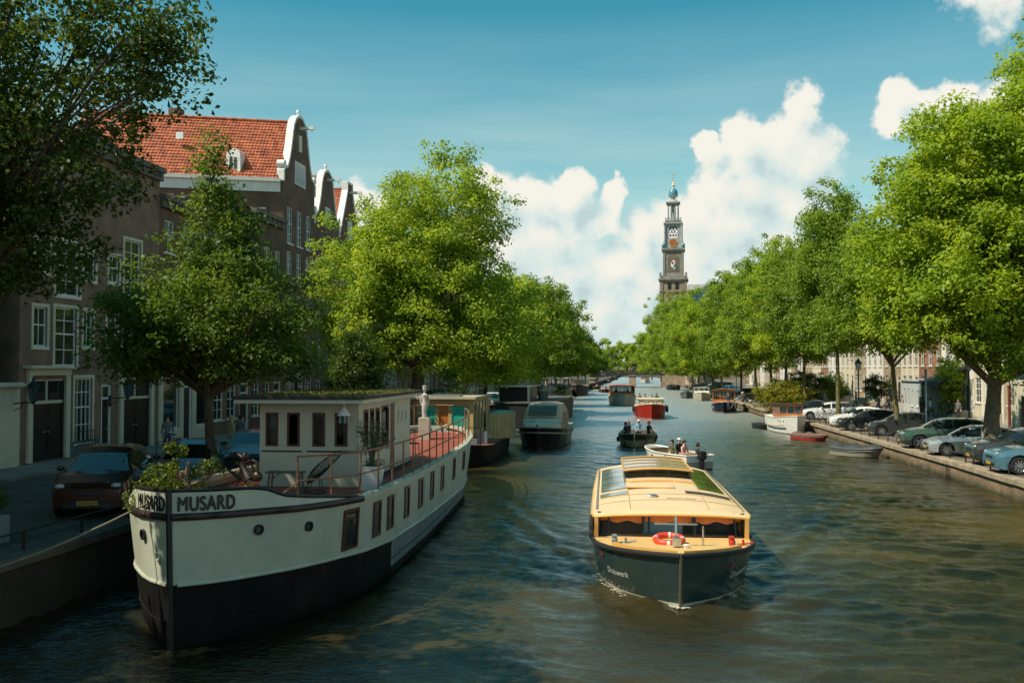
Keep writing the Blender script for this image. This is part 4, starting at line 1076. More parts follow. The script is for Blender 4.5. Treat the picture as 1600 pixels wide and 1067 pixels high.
# right row
tree('huge chestnut tree with a broad yellow green crown at the right edge', (16.6, 48.6, ZR), [(.6, 0, 10.6, 5.6, 5.4, 5.8), (4.9, 0, 18.4, 3.3, 3.8, 4.0), (3.0, 0, 15.4, 3.4, 3.8, 3.0), (-3.2, 0, 9.6, 2.8, 3.4, 4.0), (-.6, -.5, 13.6, 4.2, 4.2, 4.0), (5.5, 0, 10, 5, 5, 7), (2.4, -1.6, 5.2, 4.6, 3, 1.8), (-3.6, -1, 6.8, 2.4, 2.6, 2.2), (0, -2, 8.5, 5, 3.5, 4)], 210000, .21, LF_CHE, bark=mat('chestnut_bark', (.17, .13, .085), .9, 0, (5, .5), (20, .9)), r0=.36, fork=.24, rc=.85, seed=17, nlimb=40, group=GT, up=.7)
rt = [(1400, 16.0, 13.5, 3.6, 6.0, LF_MID, 'slender tree with lichen covered yellow trunk beside the chestnut'), (1309, 15.8, 19.4, 2.9, 5.6, LF_MID, 'tall slender tree with yellowish trunk beside the parked bicycles'),
      (1256, 15.4, 16.6, 3.6, 5.3, LF_MID, 'tree with slim yellowish trunk rising behind the wheelhouse boat'), (1228, 15.0, 18.0, 3.6, 5.3, LF_CHE, 'tree with slim trunk left of the dark van'),
      (1206, 14.8, 18.2, 4.4, 5.2, LF_MID, 'tree with a grey trunk just behind the bright yellow green bush'), (1181, 14.5, 17.4, 4.6, 4.4, LF_CHE, 'tree with dark trunk above the bright yellow green bush'),
      (1159, 14.2, 18.0, 5.2, 4.0, LF_MID, 'tree with dark trunk behind the dark blue cabin boat')]
for k, (px, X, zt, r_, zb, lm, lb) in enumerate(rt):
    row_tree(lb, X, YX(px, X), zt, r_, zb, 42000 - k * 2500, .22 + k * .012, lm, 60 + k, -.4, BARKY if k < 3 else BARK, r0=.2, rc=.75, z0=ZR)
for k, (Y, X, zt, r_, of) in enumerate([(166, 13.8, 18.8, 6.4, -1.6), (186, 13.8, 17.2, 6.6, -2.0), (208, 13.8, 17.2, 7, -2.6), (230, 13.8, 22.2, 7.4, -3.8), (250, 13.6, 24.5, 7.6, -5.0)]):
    row_tree(('broad round tree, %s from the far bridge on the right bank' % ['fifth', 'fourth', 'third', 'second', 'nearest'][k]), X, Y, zt, r_, 3.2, 38000, .31, LF_MID if k % 2 else LF_CHE, 80 + k, of, rc=.95, z0=ZR)
for k, (X, Y, zt, r_, lm) in enumerate([(11, 285, 24, 8.5, LF_MID), (7.4, 312, 21, 7, LF_CHE), (4.5, 372, 19, 6.5, LF_MID), (-9.6, 335, 15, 6, LF_CHE), (-13, 300, 11, 4.5, LF_MID), (-3.5, 395, 15.0, 6, LF_YEL), (-12, 420, 15, 6, LF_MID)]):
    row_tree(['round green tree just beyond the bridge on the right', 'round green tree leaning over the water beyond the bridge', 'far round tree on the right beyond the bridge', 'light green tree beyond the middle of the bridge', 'dark green tree beyond the left end of the bridge', 'pale yellowish tree in the far distance before the grey building', 'distant green tree left of the grey building'][k],
             X, Y, zt, r_, 2.6, 11000, .45, lm, 90 + k, 0, rc=1.2, z0=ZR)
def bush(label, base, r, total, size, lm, seed, name='bush', stems=True, flat=.6, rc=.3, cat='bush', group=None):
    rg = random.Random(seed)
    T = thing(name, label, cat, base, 0, group)
    cl = crown_clumps([(0, 0, r[2], r[0], r[1], r[2])], rc, total, rg, flat)
    link('foliage', leaves_mesh('foliage', cl, size, seed, lm, up=.35), T)
    m = MB()
    for c in rg.sample(cl, min(14, len(cl))): m.tube([(c[0] * .1, c[1] * .1, -.05), (c[0] * .5, c[1] * .5, c[2] * .55), c[:3]], [.035, .02, .008], 5)
    m.obj('stems', BARK, T)
    return T
bx_, by_ = G(1208, 648, ZR)
bush('bright yellow green bush hanging over the right quay', (14.0, by_ + 6, ZR - .25), (3.1, 3.0, 1.6), 16000, .17, LF_BUSH, 5, rc=.5)
bush('dark green bushes behind the bright bush on the right street', (17.0, by_ + 16, ZR), (3.2, 3.6, 1.9), 11000, .2, LF_DARK, 6, rc=.6)
bush('tall dark ivy covered bush left of the big bright tree trunk', (-14.4, YX(556, -14.4), ZL), (1.35, 1.35, 2.9), 15000, .15, LF_DARK, 8, rc=.4)
bush('dry greyish brown flowering bush beside the big bright tree trunk', (-12.8, YX(612, -12.8), ZL), (1.3, 1.5, 1.35), 13000, .1, LF_DRY, 9, rc=.3)
bush('dark green bush behind the green houseboat on the quay', (-13.4, 66, ZL), (2.2, 2.4, 1.2), 8000, .16, LF_DARK, 12, rc=.4)
bush('dark shrub in a white planter box at the left edge', (-14.0, 18.6, ZL + .55), (.6, .6, .4), 4500, .07, LF_DARK, 13, rc=.2)
pb = thing('planter_box', 'white planter box with faded panels on the left quay edge', 'planter', (-14.0, 18.6, ZL), R(2)); MB().box((0, 0, .3), (1.3, .8, .6), 0, 0, .03).obj('box_body', mat('planter_paint', (.20, .22, .20), .6, 0, (3, .2)), pb)
bush('small green weeds at the foot of the chestnut trunk', (15.9, 47.7, ZR), (.7, .6, .42), 3500, .09, LF_CHE, 14, rc=.2, name='weeds')
bush('green hedge shrubs in front of the right houses', (25.2, YX(1300, 25.2), ZR), (1.6, 4, 1.7), 10000, .17, LF_MID, 15, rc=.45, name='hedge')
bush('bright green climbing shrub on a right house front', (25.8, YX(1483, 25.8), ZR + .2), (1.0, 1.7, 2.6), 7000, .15, LF_CHE, 16, rc=.4)
bush('dark round potted tree before the white right house', (25.0, YX(1369, 25.0), ZR + .8), (1.3, 1.3, 1.4), 6000, .14, LF_DARK, 17, rc=.35)
bush('lime green bush at the right canal bank seen under the bridge', (10.8, 275, ZR - .8), (2.6, 3, 2.2), 5000, .28, LF_BUSH, 18, rc=.6)
# ---------------- boats ----------------
def clear_glass(name='clear_glass', tintc=(.55, .62, .60), fac=.28):
    if name in MATS: return MATS[name]
    m = bpy.data.materials.new(name); m.use_nodes = True; n, l = m.node_tree.nodes, m.node_tree.links
    for x in list(n):
        if x.type != 'OUTPUT_MATERIAL': n.remove(x)
    out = n[0]; t = n.new('ShaderNodeBsdfTransparent'); t.inputs[0].default_value = (*tintc, 1)
    g = n.new('ShaderNodeBsdfGlossy'); g.inputs['Roughness'].default_value = .03; g.inputs[0].default_value = (.8, .85, .85, 1)
    lw = n.new('ShaderNodeLayerWeight'); lw.inputs[0].default_value = fac
    x = n.new('ShaderNodeMixShader'); l.new(lw.outputs[0], x.inputs[0]); l.new(t.outputs[0], x.inputs[1]); l.new(g.outputs[0], x.inputs[2]); l.new(x.outputs[0], out.inputs[0])
    MATS[name] = m; return m
CG = clear_glass()
class Hull:
    """bow at y = 0 pointing to -y; stations (y, half beam at deck, half beam at waterline, deck height)"""
    def __init__(s, st, rake=.25, p=.7):
        s.ys = [a[0] for a in st]; s.hd = [a[1] for a in st]; s.hw = [a[2] for a in st]; s.zd = [a[3] for a in st]; s.rake = rake; s.p = p; s.L = s.ys[-1]
    def deck(s, y): return interp(y, s.ys, s.zd)
    def P(s, y, z, sd):
        zd = interp(y, s.ys, s.zd); a = max(0, min(1.15, z / zd)); hd = interp(y, s.ys, s.hd); hw = interp(y, s.ys, s.hw)
        h = lerp(hw, hd, a ** s.p) if z > 0 else hw * max(.2, 1 + z * .7)
        return Vector((sd * h, y - s.rake * a * max(0, 1 - y / (s.L * .3)) + (0 if z > 0 else -z * .2 * max(0, 1 - y / 2)), z))
    def N(s, y, z, sd):
        a = s.P(y + .1, z, sd) - s.P(max(0, y - .1), z, sd); b = s.P(y, z + .05, sd) - s.P(y, z - .05, sd)
        n = a.cross(b) * sd; n.normalize(); return n if n.x * sd > 0 else -n
    def stations(s, n=56):
        return [s.L * (i / n) ** 1.5 for i in range(n + 1)]
    def shell(s, mb, lev, mis, sub=3, n=56):
        """lev: z levels as functions of y, mis: material of each band"""
        for sd in (-1, 1):
            for k in range(len(lev) - 1):
                rows = []
                for y in s.stations(n):
                    a, b = lev[k](y), lev[k + 1](y)
                    rows.append([s.P(y, lerp(a, b, j / sub), sd) for j in range(sub + 1)])
                mb.grid(rows if sd > 0 else [r_[::-1] for r_ in rows], mis[k])
        y = s.L
        for k in range(len(lev) - 1):
            a, b = lev[k](y), lev[k + 1](y); mb.add([s.P(y, a, -1), s.P(y, a, 1), s.P(y, b, 1), s.P(y, b, -1)], [(3, 2, 1, 0)], mis[k])
    def deckface(s, mb, y0, y1, dz=0, mi=0, inset=.98, n=24, camber=.0):
        rows = []
        for i in range(n + 1):
            y = lerp(y0, y1, i / n); z = s.deck(y) + dz; h = s.P(y, s.deck(y), 1); hx = h.x * inset
            rows.append([(lerp(-hx, hx, j / 6), h.y, z + camber * (1 - (j / 3 - 1) ** 2)) for j in range(7)])
        mb.grid(rows, mi)
    def rail(s, mb, r, dz=0, y0=0, y1=None, n=40, mi=0, off=0.0, sides=(-1, 1)):
        y1 = y1 or s.L
        for sd in sides:
            pts = []
            for i in range(n + 1):
                y = y0 + (y1 - y0) * (i / n) ** 1.4; q = s.P(y, s.deck(y), sd); pts.append((q.x + sd * off, q.y, s.deck(y) + dz))
            mb.tube(pts, r, 6, mi)
    def text(s, parent, string, sd, y0, z0, size, m, shear=0, bold=0, dz=0.0, spacing=1.0, name='lettering', sy=1.0):
        v, f = text_mesh(string, size, shear, bold, spacing)
        w = max(q[0] for q in v)
        ys = np.linspace(0, min(s.L, y0 + w * 2 + 1), 200); pts = [s.P(float(y), z0, sd) for y in ys]
        arc = [0]
        for a, b in zip(pts[:-1], pts[1:]): arc.append(arc[-1] + (b - a).length)
        a0 = float(np.interp(y0, ys, arc)); mb = MB(); vs = []
        for q in v:
            u = a0 + (w - q[0] if sd < 0 else q[0]); y = float(np.interp(u, arc, ys)); z = z0 + q[1] * sy + dz * u
            p = s.P(y, z, sd) + s.N(y, z, sd) * .012; vs.append(p)
        mb.add(vs, f); return mb.obj(name, m, parent)
    def plate(s, y, z, w, h, sd, mb, off=.012, mi=0):
        """small flat rectangle lying on the hull side"""
        q = [s.P(y + a * w / 2, z + b * h / 2, sd) + s.N(y + a * w / 2, z + b * h / 2, sd) * off for a, b in ((-1, -1), (1, -1), (1, 1), (-1, 1))]
        mb.add(q, [(0, 1, 2, 3) if sd > 0 else (3, 2, 1, 0)], mi)
def frame_on(h, y, z, w, hh, sd, t, mb, off=.0, dep=.035):
    for (dy, dz, ww, h2) in ((-w / 2 - t / 2, 0, t, hh + 2 * t), (w / 2 + t / 2, 0, t, hh + 2 * t), (0, hh / 2 + t / 2, w, t), (0, -hh / 2 - t / 2, w, t)):
        q = []
        for o in (off, off + dep):
            q += [h.P(y + dy + a * ww / 2, z + dz + b * h2 / 2, sd) + h.N(y, z, sd) * o for a, b in ((-1, -1), (1, -1), (1, 1), (-1, 1))]
        mb.add(q, [(0, 1, 2, 3), (7, 6, 5, 4), (0, 4, 5, 1), (1, 5, 6, 2), (2, 6, 7, 3), (3, 7, 4, 0)])

# ---- the white barge ----
MC = mat('barge_cream_hull', (.48, .50, .39), .38, 0, (1.1, .14), (5, .12))
streaks(MC, (.30, .17, .08), .35, (3.5, 3.5, .45), .60, .78); streaks(MC, (.30, .34, .28), .5, (1.2, 1.2, .8), .5, .7)
MBK = mat('barge_black_hull', (.008, .008, .007), .7, 0, (1.5, .5), (6, .2), spec=.15)
streaks(MBK, (.05, .042, .03), .35, (2, 2, .5), .5, .7)
MGY = mat('barge_weathered_band', (.17, .20, .20), .55, 0, (2.5, .5), (8, .2))
REDD = mat('red_deck_paint', (.30, .075, .05), .6, 0, (1.2, .3))
MAT_SEAM = mat('weld_seam_grey', (.22, .23, .18), .6)  # grey of the weld seams between the hull plates
BOWX, BOWY, BR = -8.32, 16.35, R(1.93)
BG = thing('barge', 'long white and black houseboat barge with the name MUSARD on its bow', 'barge', (BOWX, BOWY, 0), BR)
bh = Hull([(0, .03, .03, 2.36), (.25, .42, .30, 2.35), (.6, .85, .62, 2.34), (1.1, 1.24, .95, 2.32), (1.8, 1.72, 1.42, 2.28), (2.8, 2.16, 1.92, 2.24), (4.2, 2.5, 2.35, 2.18), (6, 2.62, 2.55, 2.15), (10, 2.65, 2.6, 2.12), (15, 2.6, 2.5, 2.12), (19, 2.5, 2.35, 2.14), (22, 2.3, 1.95, 2.2), (24.5, 1.85, 1.3, 2.28), (26, 1.2, .7, 2.35), (26.8, .5, .15, 2.4)], .12, .8)
zb = lambda y: interp(y, [0, 3, 6, 12, 20, 27], [1.14, 1.08, .92, .78, .62, .62])
m = MB()
bh.shell(m, [lambda y: -.6, lambda y: .28, zb, lambda y: bh.deck(y) + .02], [1, 1, 0], 4, 70)
hull_o = m.obj('hull', [MC, MBK], BG, 50)
m = MB()   # weathered grey part of the side low down aft
for sd in (1,):
    rows = [[bh.P(y, lerp(.26, zb(y) - .03, j / 4), sd) + bh.N(y, .5, sd) * .006 for j in range(5)] for y in np.linspace(6.2, 26, 50)]
    m.grid([r_ for r_ in rows])
m.obj('grey_band', MGY, BG, 50)
streaks(MGY, (.30, .32, .30), .7, (4, 4, .6), .5, .66)
m = MB()
for sd in (-1, 1):
    for y in (3.4, 6.6, 10.1, 13.4, 16.9, 20.2, 23.3):
        m.tube([bh.P(y, z, sd) + bh.N(y, z, sd) * .002 for z in np.linspace(1.0, 2.1, 8)], .007, 4)
m.obj('plate_seam', MAT_SEAM, BG)
m = MB(); [m.tube([bh.P(float(y), .45, sd) + bh.N(float(y), .45, sd) * .004 for y in np.linspace(.1, 26, 60)], .016, 4) for sd in (-1, 1)]; m.obj('lower_rib', MBK, BG)
m = MB()
for sd in (-1, 1):
    m.tube([bh.P(float(y), zb(float(y)), sd) + bh.N(float(y), 1, sd) * .01 for y in np.linspace(.05, 26.6, 70)], .035, 6)
m.obj('rubbing_strake', MC, BG, 60)
m = MB(); bh.rail(m, .075, 0, 0.0, 4.0, off=.0); m.obj('bow_rail', mat('dark_brown_rail', (.03, .016, .012), .45), BG, 60)
m = MB()
for sd in (-1, 1):
    rows = []
    for y in np.linspace(3.95, 26.75, 60):
        q = bh.P(float(y), bh.deck(y), sd); z = bh.deck(y); rows.append([(q.x + sd * .04, q.y, z - .04), (q.x + sd * .04, q.y, z + .07), (q.x - sd * .2, q.y, z + .07), (q.x - sd * .2, q.y, z - .04)])
    m.grid(rows, 0, True)
m.obj('gunwale', MC, BG)
def zbul(y): return bh.deck(y) + interp(y, [0, 1.0, 1.25, 1.6, 2.2, 3.9], [.46, .44, .40, .26, .19, .05])
m = MB()
ysb = [0.0, .03, .08, .15, .25] + [float(v) for v in np.linspace(.35, 3.9, 40)]
for sd in (-1, 1):
    rows = []
    for y in ysb:
        a = bh.P(y, bh.deck(y), sd); b = bh.P(y, zbul(y), sd) * 1.0; b.x = a.x * .985; b.z = zbul(y); b.y = a.y - .01; rows.append([a, a.lerp(b, .5), b])
    m.grid(rows if sd > 0 else [r_[::-1] for r_ in rows])
m.obj('bow_bulwark', MC, BG)
m = MB()
for sd in (-1, 1): m.tube([(bh.P(y, bh.deck(y), sd).x * .985, bh.P(y, bh.deck(y), sd).y, zbul(y) + .01) for y in ysb], .035, 6)
m.obj('bulwark_cap', BLACK, BG)
m = MB(); m.tube([(0, bh.P(0, z, 1).y - .03, z) for z in (-.5, 0, .6, 1.2, 1.8, 2.4, 2.85)], .055, 8); m.obj('stem_post', BLACK, BG)
# bulwark lettering: follows the bulwark above the rail
def bul_text(sd):
    v, f = text_mesh('MUSARD', .36, 0, 0, 1.08); w = max(q[0] for q in v)
    arc = [0]; pts = [bh.P(y, bh.deck(y), sd) for y in ysb]
    for a, b in zip(pts[:-1], pts[1:]): arc.append(arc[-1] + (b - a).length)
    vs = []
    for q in v:
        u = .09 + (w - q[0] if sd < 0 else q[0]) * .70; y = float(np.interp(u, arc, ysb)); p = bh.P(y, bh.deck(y), sd); n_ = bh.N(max(.15, y), 2.2, sd)
        vs.append((p.x * .992 + n_.x * .03, p.y + n_.y * .03, bh.deck(y) + .11 + q[1]))
    mb_ = MB()
    for dx, dz, o_ in ((0, 0, 0), (.012, 0, .001), (-.012, 0, .002), (0, .012, .003), (0, -.012, .004)): mb_.add([(a[0] + dx * (.8 if sd > 0 else .4), a[1] - o_ + dx * .4, a[2] + dz) for a in vs], f)
    mb_.obj('name_lettering', BLACK, BG)
bul_text(1); bul_text(-1)
m = MB(); bh.deckface(m, .3, 26.5, -.22, 0, .97, 60); m.obj('deck', REDD, BG)
def y_on_hull(px):
    """station where the starboard side meets the pixel column px"""
    best = (9e9, 0)
    for y in np.linspace(1, 26, 500):
        q = bh.P(float(y), 1.5, 1); X = BOWX + q.x * math.cos(BR) - q.y * math.sin(BR); Y = BOWY + q.x * math.sin(BR) + q.y * math.cos(BR)
        p_ = 800 + FPX * math.tan(math.atan2(X, Y) + YAW); best = min(best, (abs(p_ - px), float(y)))
    return best[1]
for k, (px, w, h_, z) in enumerate([(547.5, .5, .86, 1.60), (589, .42, .80, 1.60), (611, .42, .8, 1.6), (635.6, .42, .8, 1.6), (657, .42, .8, 1.6), (675, .42, .8, 1.6), (691, .42, .76, 1.6), (709, .42, .74, 1.62), (724, .4, .7, 1.64)]):
    y = y_on_hull(px); m = MB(); frame_on(bh, y, z, w, h_ - .12, 1, .06, m); o = m.obj('window', DWOOD, BG)
    m = MB(); bh.plate(y, z, w, h_ - .12, 1, m, .008); m.obj('pane', GLASS, o)
def porthole(y, z, r, sd, white=False):
    n_ = bh.N(y, z, sd); c = bh.P(y, z, sd); q = n_.to_track_quat('Z', 'Y')
    def tr(mb): return [(c + q @ Vector(v)) for v in mb.v]
    a = MB().lathe([(r * .72, .005), (r * .74, .05), (r, .05), (r * 1.02, 0)], 20); o = MB().add(tr(a), a.f).obj('porthole', MC if white else BLACK, BG, 40)
    a = MB().lathe([(0, .012), (r * .74, .012)], 20); MB().add(tr(a), a.f).obj('pane', GLASSB if not white else MC, o)
porthole(y_on_hull(403), 1.98, .10, 1); porthole(y_on_hull(482), 1.88, .10, 1); porthole(.55, 1.95, .10, -1); porthole(.18, 1.62, .09, -1, True)
# deckhouse
dh0, dh1, hx = 7.9, 14.4, 1.33
zd0 = 1.93
HC = mat('cream_cabin', (.64, .60, .47), .42, 0, (1.5, .1))
m = MB()
fw = [(-.98, 0), (-.37, 0), (.28, 0), (.86, 0)]
wz0, wz1 = 2.98, 3.86
fo = []
for c in (-1.0, -.42, .26, .86): fo.append((c - .17 + hx, c + .17 + hx, wz0, wz1))
q = MB(); facade(q, 2 * hx, zd0, 4.08, fo, 0, .06); m.add([(v[0] - hx, v[1] + dh0, v[2]) for v in q.v], q.f)
so = [(.45, .95, 2.95, 3.92), (1.15, 1.6, 2.95, 3.92), (1.8, 2.25, 2.95, 3.92), (2.5, 3.4, 2.75, 3.95), (3.62, 4.2, 2.0, 3.98)]
q = MB(); facade(q, dh1 - dh0, zd0, 4.08, so, 0, .06)
m.add([(hx - v[1], dh0 + v[0], v[2]) for v in q.v], [f[::-1] for f in q.f])
m.add([(-hx, dh0, zd0), (-hx, dh1, zd0), (-hx, dh1, 4.08), (-hx, dh0, 4.08)], [(0, 1, 2, 3)]); m.add([(-hx, dh1, zd0), (hx, dh1, zd0), (hx, dh1, 4.08), (-hx, dh1, 4.08)], [(0, 1, 2, 3)])
m.add([(-hx, dh0, zd0 + .01), (hx, dh0, zd0 + .01), (hx, dh1, zd0 + .01), (-hx, dh1, zd0 + .01)], [(0, 1, 2, 3)])
DH = m.obj('deckhouse', HC, BG)
CURT = mat('curtain_cloth', (.55, .50, .42), .9, 0, (6, .2)); LAMPI = mat('dark_interior', (.015, .01, .008), .9)
m = MB(); m.bx(-hx + .03, hx - .03, dh0 + .8, dh0 + .82, zd0 + .02, 4.0); m.obj('inner_partition', mat('interior_wood', (.10, .04, .02), .6), DH)
for i, (a, b, c, d) in enumerate(fo):
    a -= hx; b -= hx; m = MB(); t = .055
    m.bx(a, a + t, dh0 - .02, dh0 + .05, c, d); m.bx(b - t, b, dh0 - .02, dh0 + .05, c, d); m.bx(a + t, b - t, dh0 - .018, dh0 + .05, c, c + t)
    arc = [(a, d - .09), (a, d), (b, d), (b, d - .09)] + [(lerp(b - t, a + t, j / 8), d - .09 + .05 * math.sin(PI * j / 8)) for j in range(9)]
    m.prism(arc, dh0 - .02, dh0 + .05)
    o = m.obj('window', DWOOD, DH); MB().bx(a + t, b - t, dh0 + .02, dh0 + .028, c + t, d - .04).obj('pane', CG, o)
    if i in (0, 3):
        rows = [[(a + .08 + (.2 if i == 3 else .02) * 0 + j * .025 + (.10 if i == 3 else .02), dh0 + .12 + .02 * math.sin(j * 1.9), z) for j in range(7)] for z in (c, d)]
        MB().grid(rows).obj('curtain', CURT, o)
m = MB(); [m.box((x, dh0 + .45, wz0 + .12), (.1, .1, .22)) for x in (-.3, .2, .35)]; m.obj('ornaments', mat('ornament', (.45, .35, .25), .6), DH)
for i, (a, b, c, d) in enumerate(so[:4]):
    m = MB(); t = .045; x = hx
    m.bx(x - .06, x + .015, dh0 + a, dh0 + a + t, c, d); m.bx(x - .06, x + .015, dh0 + b - t, dh0 + b, c, d); m.bx(x - .06, x + .014, dh0 + a + t, dh0 + b - t, c, c + t)
    arc = [(a, d - .14), (a, d), (b, d), (b, d - .14)] + [(lerp(b - t, a + t, j / 8), d - .14 + .10 * math.sin(PI * j / 8)) for j in range(9)]
    q = MB().prism(arc, 0, 1); m.add([(x - .06 + .075 * v[1], dh0 + v[0], v[2]) for v in q.v], q.f)
    o = m.obj('window', DWOOD, DH); MB().bx(x - .04, x - .032, dh0 + a + t, dh0 + b - t, c + t, d - .04).obj('pane', CG, o)
a, b, c, d = so[4]; dd = MB().bx(hx - .05, hx - .01, dh0 + a, dh0 + b, c, d).obj('door', DWOOD, DH); MB().sph((hx + .03, dh0 + b - .08, 2.9), .03).obj('handle', CHROME, dd)
for y in (4.65, 5.2, 5.75):
    q = MB().lathe([(.13, 0), (.16, .03), (.19, 0)], 16); o = MB().add([(hx + v[2], dh0 + y + v[0], 3.55 + v[1] * 1.25) for v in q.v], q.f).obj('oval_window', HC, DH)
    q = MB().lathe([(0, .004), (.135, .004)], 16); MB().add([(hx + v[2], dh0 + y + v[0], 3.55 + v[1] * 1.25) for v in q.v], q.f).obj('pane', GLASS, o)
m = MB(); m.bx(-1.28, -.2, dh0 - .014, dh0 - .002, 2.83, 2.87); m.bx(-.05, 1.31, dh0 - .014, dh0 - .002, 2.83, 2.87); m.bx(hx + .002, hx + .014, dh0, dh0 + 3.55, 2.83, 2.87); m.bx(hx + .002, hx + .02, dh0, dh1, zd0 + .02, zd0 + .1); m.obj('trim_line', BLACK, DH)
rx0, rx1, ry0, ry1 = -1.75, 1.62, dh0 - .75, dh1 + .5
m = MB(); m.box(((rx0 + rx1) / 2, (ry0 + ry1) / 2, 4.17), (rx1 - rx0, ry1 - ry0, .10)); m.obj('eave', HC, DH)
m = MB(); m.box(((rx0 + rx1) / 2, (ry0 + ry1) / 2, 4.265), (rx1 - rx0 + .08, ry1 - ry0 + .08, .09), 0, 0, .01); m.obj('roof', mat('roof_edge_timber', (.045, .038, .032), .7, 0, (3, .4)), DH)
rgx = np.random.default_rng(4)
cl = [(rgx.uniform(rx0 + .15, rx1 - .15), rgx.uniform(ry0 + .2, ry1 - .2), 4.30, .32, .32, .055, 60) for _ in range(330)]
link('grass_roof', leaves_mesh('grass_roof', cl, .07, 77, leaf_mat('roof_moss', (.06, .065, .01), (.20, .19, .035), .15), .35, .3), DH)['kind'] = 'stuff'
# lantern under the eave
LN = thing('hanging_lantern', 'white cone lantern hanging from the barge roof corner', 'lantern', (0, 0, 0), 0)
def bpos(x, y, z=0): return (BOWX + x * math.cos(BR) - y * math.sin(BR), BOWY + x * math.sin(BR) + y * math.cos(BR), z)
LN.location = bpos(1.05, dh0 - .45, 3.62); LN.rotation_euler = (0, 0, BR)
MB().lathe([(.02, .42), (.05, .38), (.17, .22), (.18, .19)], 12).obj('hood', WHITE, LN); MB().lathe([(.12, .2), (.11, .02), (.05, -.02)], 10).obj('glass', GLASSB, LN)
m = MB(); [m.tube([(.125 * math.cos(k * PI / 3), .125 * math.sin(k * PI / 3), .2), (.12 * math.cos(k * PI / 3), .12 * math.sin(k * PI / 3), .0)], .008, 4) for k in range(6)]; m.tube([(0, 0, .4), (0, 0, .55)], .012); m.obj('cage', WHITE, LN)
# deck railing
m = MB(); ps = []
for y in [1.95] + [2.9 + 1.22 * i for i in range(19)]:
    q = bh.P(y, bh.deck(y), 1); z = bh.deck(y); ps.append(((q.x - .1), q.y, z))
    m.tube([(q.x - .1, q.y, z), (q.x - .1, q.y, z + 1.0)], .022, 6)
ps2 = ps
m.tube([(p_[0], p_[1], p_[2] + 1.0) for p_ in ps2], .024, 6); m.tube([(p_[0], p_[1], p_[2] + .52) for p_ in ps2], .02, 6)
m.tube([(ps[0][0], ps[0][1], ps[0][2] + .5), (ps[0][0] - .75, ps[0][1] - .35, ps[0][2] - .12)], .022)
m.obj('railing', RUST, BG)
m = MB()
for y in [float(v) for v in np.linspace(14.8, 26.2, 10)]:
    q = bh.P(y, bh.deck(y), -1); m.tube([(q.x + .1, q.y, bh.deck(y)), (q.x + .1, q.y, bh.deck(y) + 1.0)], .022)
m.tube([(bh.P(float(y), 2, -1).x + .1, float(y), bh.deck(float(y)) + 1.0) for y in np.linspace(14.8, 26.2, 12)], .022)
m.tube([(bh.P(26.2, 2, -1).x + .1, 26.2, bh.deck(26.2) + 1.0), (0, 26.7, bh.deck(26.2) + 1.0), (bh.P(26.2, 2, 1).x - .1, 26.2, bh.deck(26.2) + 1.0)], .022)
m.obj('railing', RUST, BG)
m = MB()
for dx in (0, .22): m.lathe([(.10, -.2), (.085, .12), (.115, .14), (.115, .2), (0, .21)], 12, (1.42 + dx, 2.5, 2.2))
m.obj('mooring_bollard', BLACK, BG)
for k, (a, b) in enumerate((((BOWX - .3, BOWY + .6, 2.75), (-12.6, BOWY - 3.5, 1.35)), ((BOWX - 1.6, BOWY + 2.6, 2.3), (-12.6, BOWY + 6, 1.35)))):
    q = MB(); q.tube([(lerp(a[0], b[0], i / 10), lerp(a[1], b[1], i / 10), lerp(a[2], b[2], i / 10) - .35 * math.sin(PI * i / 10)) for i in range(11)], .02, 5)
    tag(q.obj('mooring_rope', mat('rope', (.22, .18, .12), .9)), ('slack rope from the barge bow to the quay in front', 'slack rope from the barge side to the left quay beside the brown car')[k], 'rope')
# things on the barge deck
def on_deck(name, label, cat, x, y, rz=0, z=None): return thing(name, label, cat, bpos(x, y, 1.95 if z is None else z), BR + rz)
def wire_chair(label, x, y, rz, s=1.0):
    t = on_deck('wire_chair', label, 'chair', x, y, rz); m = MB(); nr, nm = 7, 18
    def pt(a, u):  # tilted bowl
        r = .48 * s * math.sin(u * PI / 2 * .95) ; zz = .5 * s * (1 - math.cos(u * PI / 2 * .95)); x_, y_ = r * math.cos(a), r * math.sin(a)
        th = R(38); return (x_, y_ * math.cos(th) + zz * math.sin(th), .42 * s + zz * math.cos(th) - y_ * math.sin(th) * -1 * 1 if False else .34 * s + zz * math.cos(th) + y_ * math.sin(th) * 1.0)
    for j in range(1, nr + 1): m.tube([pt(2 * PI * i / 24, j / nr) for i in range(25)], .009 if j < nr else .018, 4)
    for i in range(nm): m.tube([pt(2 * PI * i / nm, u / 6) for u in range(7)], .008, 4)
    m.obj('bowl', IRON, t); m = MB()
    m.tube([(.28 * math.cos(2 * PI * i / 20), .28 * math.sin(2 * PI * i / 20), .02) for i in range(21)], .014, 5)
    for k in range(4): a = PI / 4 + k * PI / 2; m.tube([(.28 * math.cos(a), .28 * math.sin(a), .02), (.12 * math.cos(a), .12 * math.sin(a) + .05, .36)], .012, 5)
    m.obj('legs', IRON, t); return t
wire_chair('round wire bowl chair tilted on the barge deck right of the bench', .55, 6.6, R(-60), 1.0)
wire_chair('round wire bowl chair on the barge deck left of the bench', -1.15, 6.5, R(70), .95)
t = on_deck('low_bench', 'low rustic grey wooden bench between the two wire chairs', 'bench', -.35, 7.1)
m = MB(); [m.box((0, -.14 + i * .09, .44), (.95, .08, .035)) for i in range(4)]; m.obj('seat', mat('weathered_wood', (.16, .14, .12), .85, 0, (8, .4)), t)
for sx in (-.38, .38):
    m = MB(); m.tube([(sx, -.12, .43), (sx * 1.1, -.14, 0)], .025); m.tube([(sx, .12, .43), (sx * 1.1, .14, 0)], .025); m.tube([(sx * .95, 0, .25), (sx * .4, 0, .42)], .015); m.obj('leg', MATS['weathered_wood'], t)
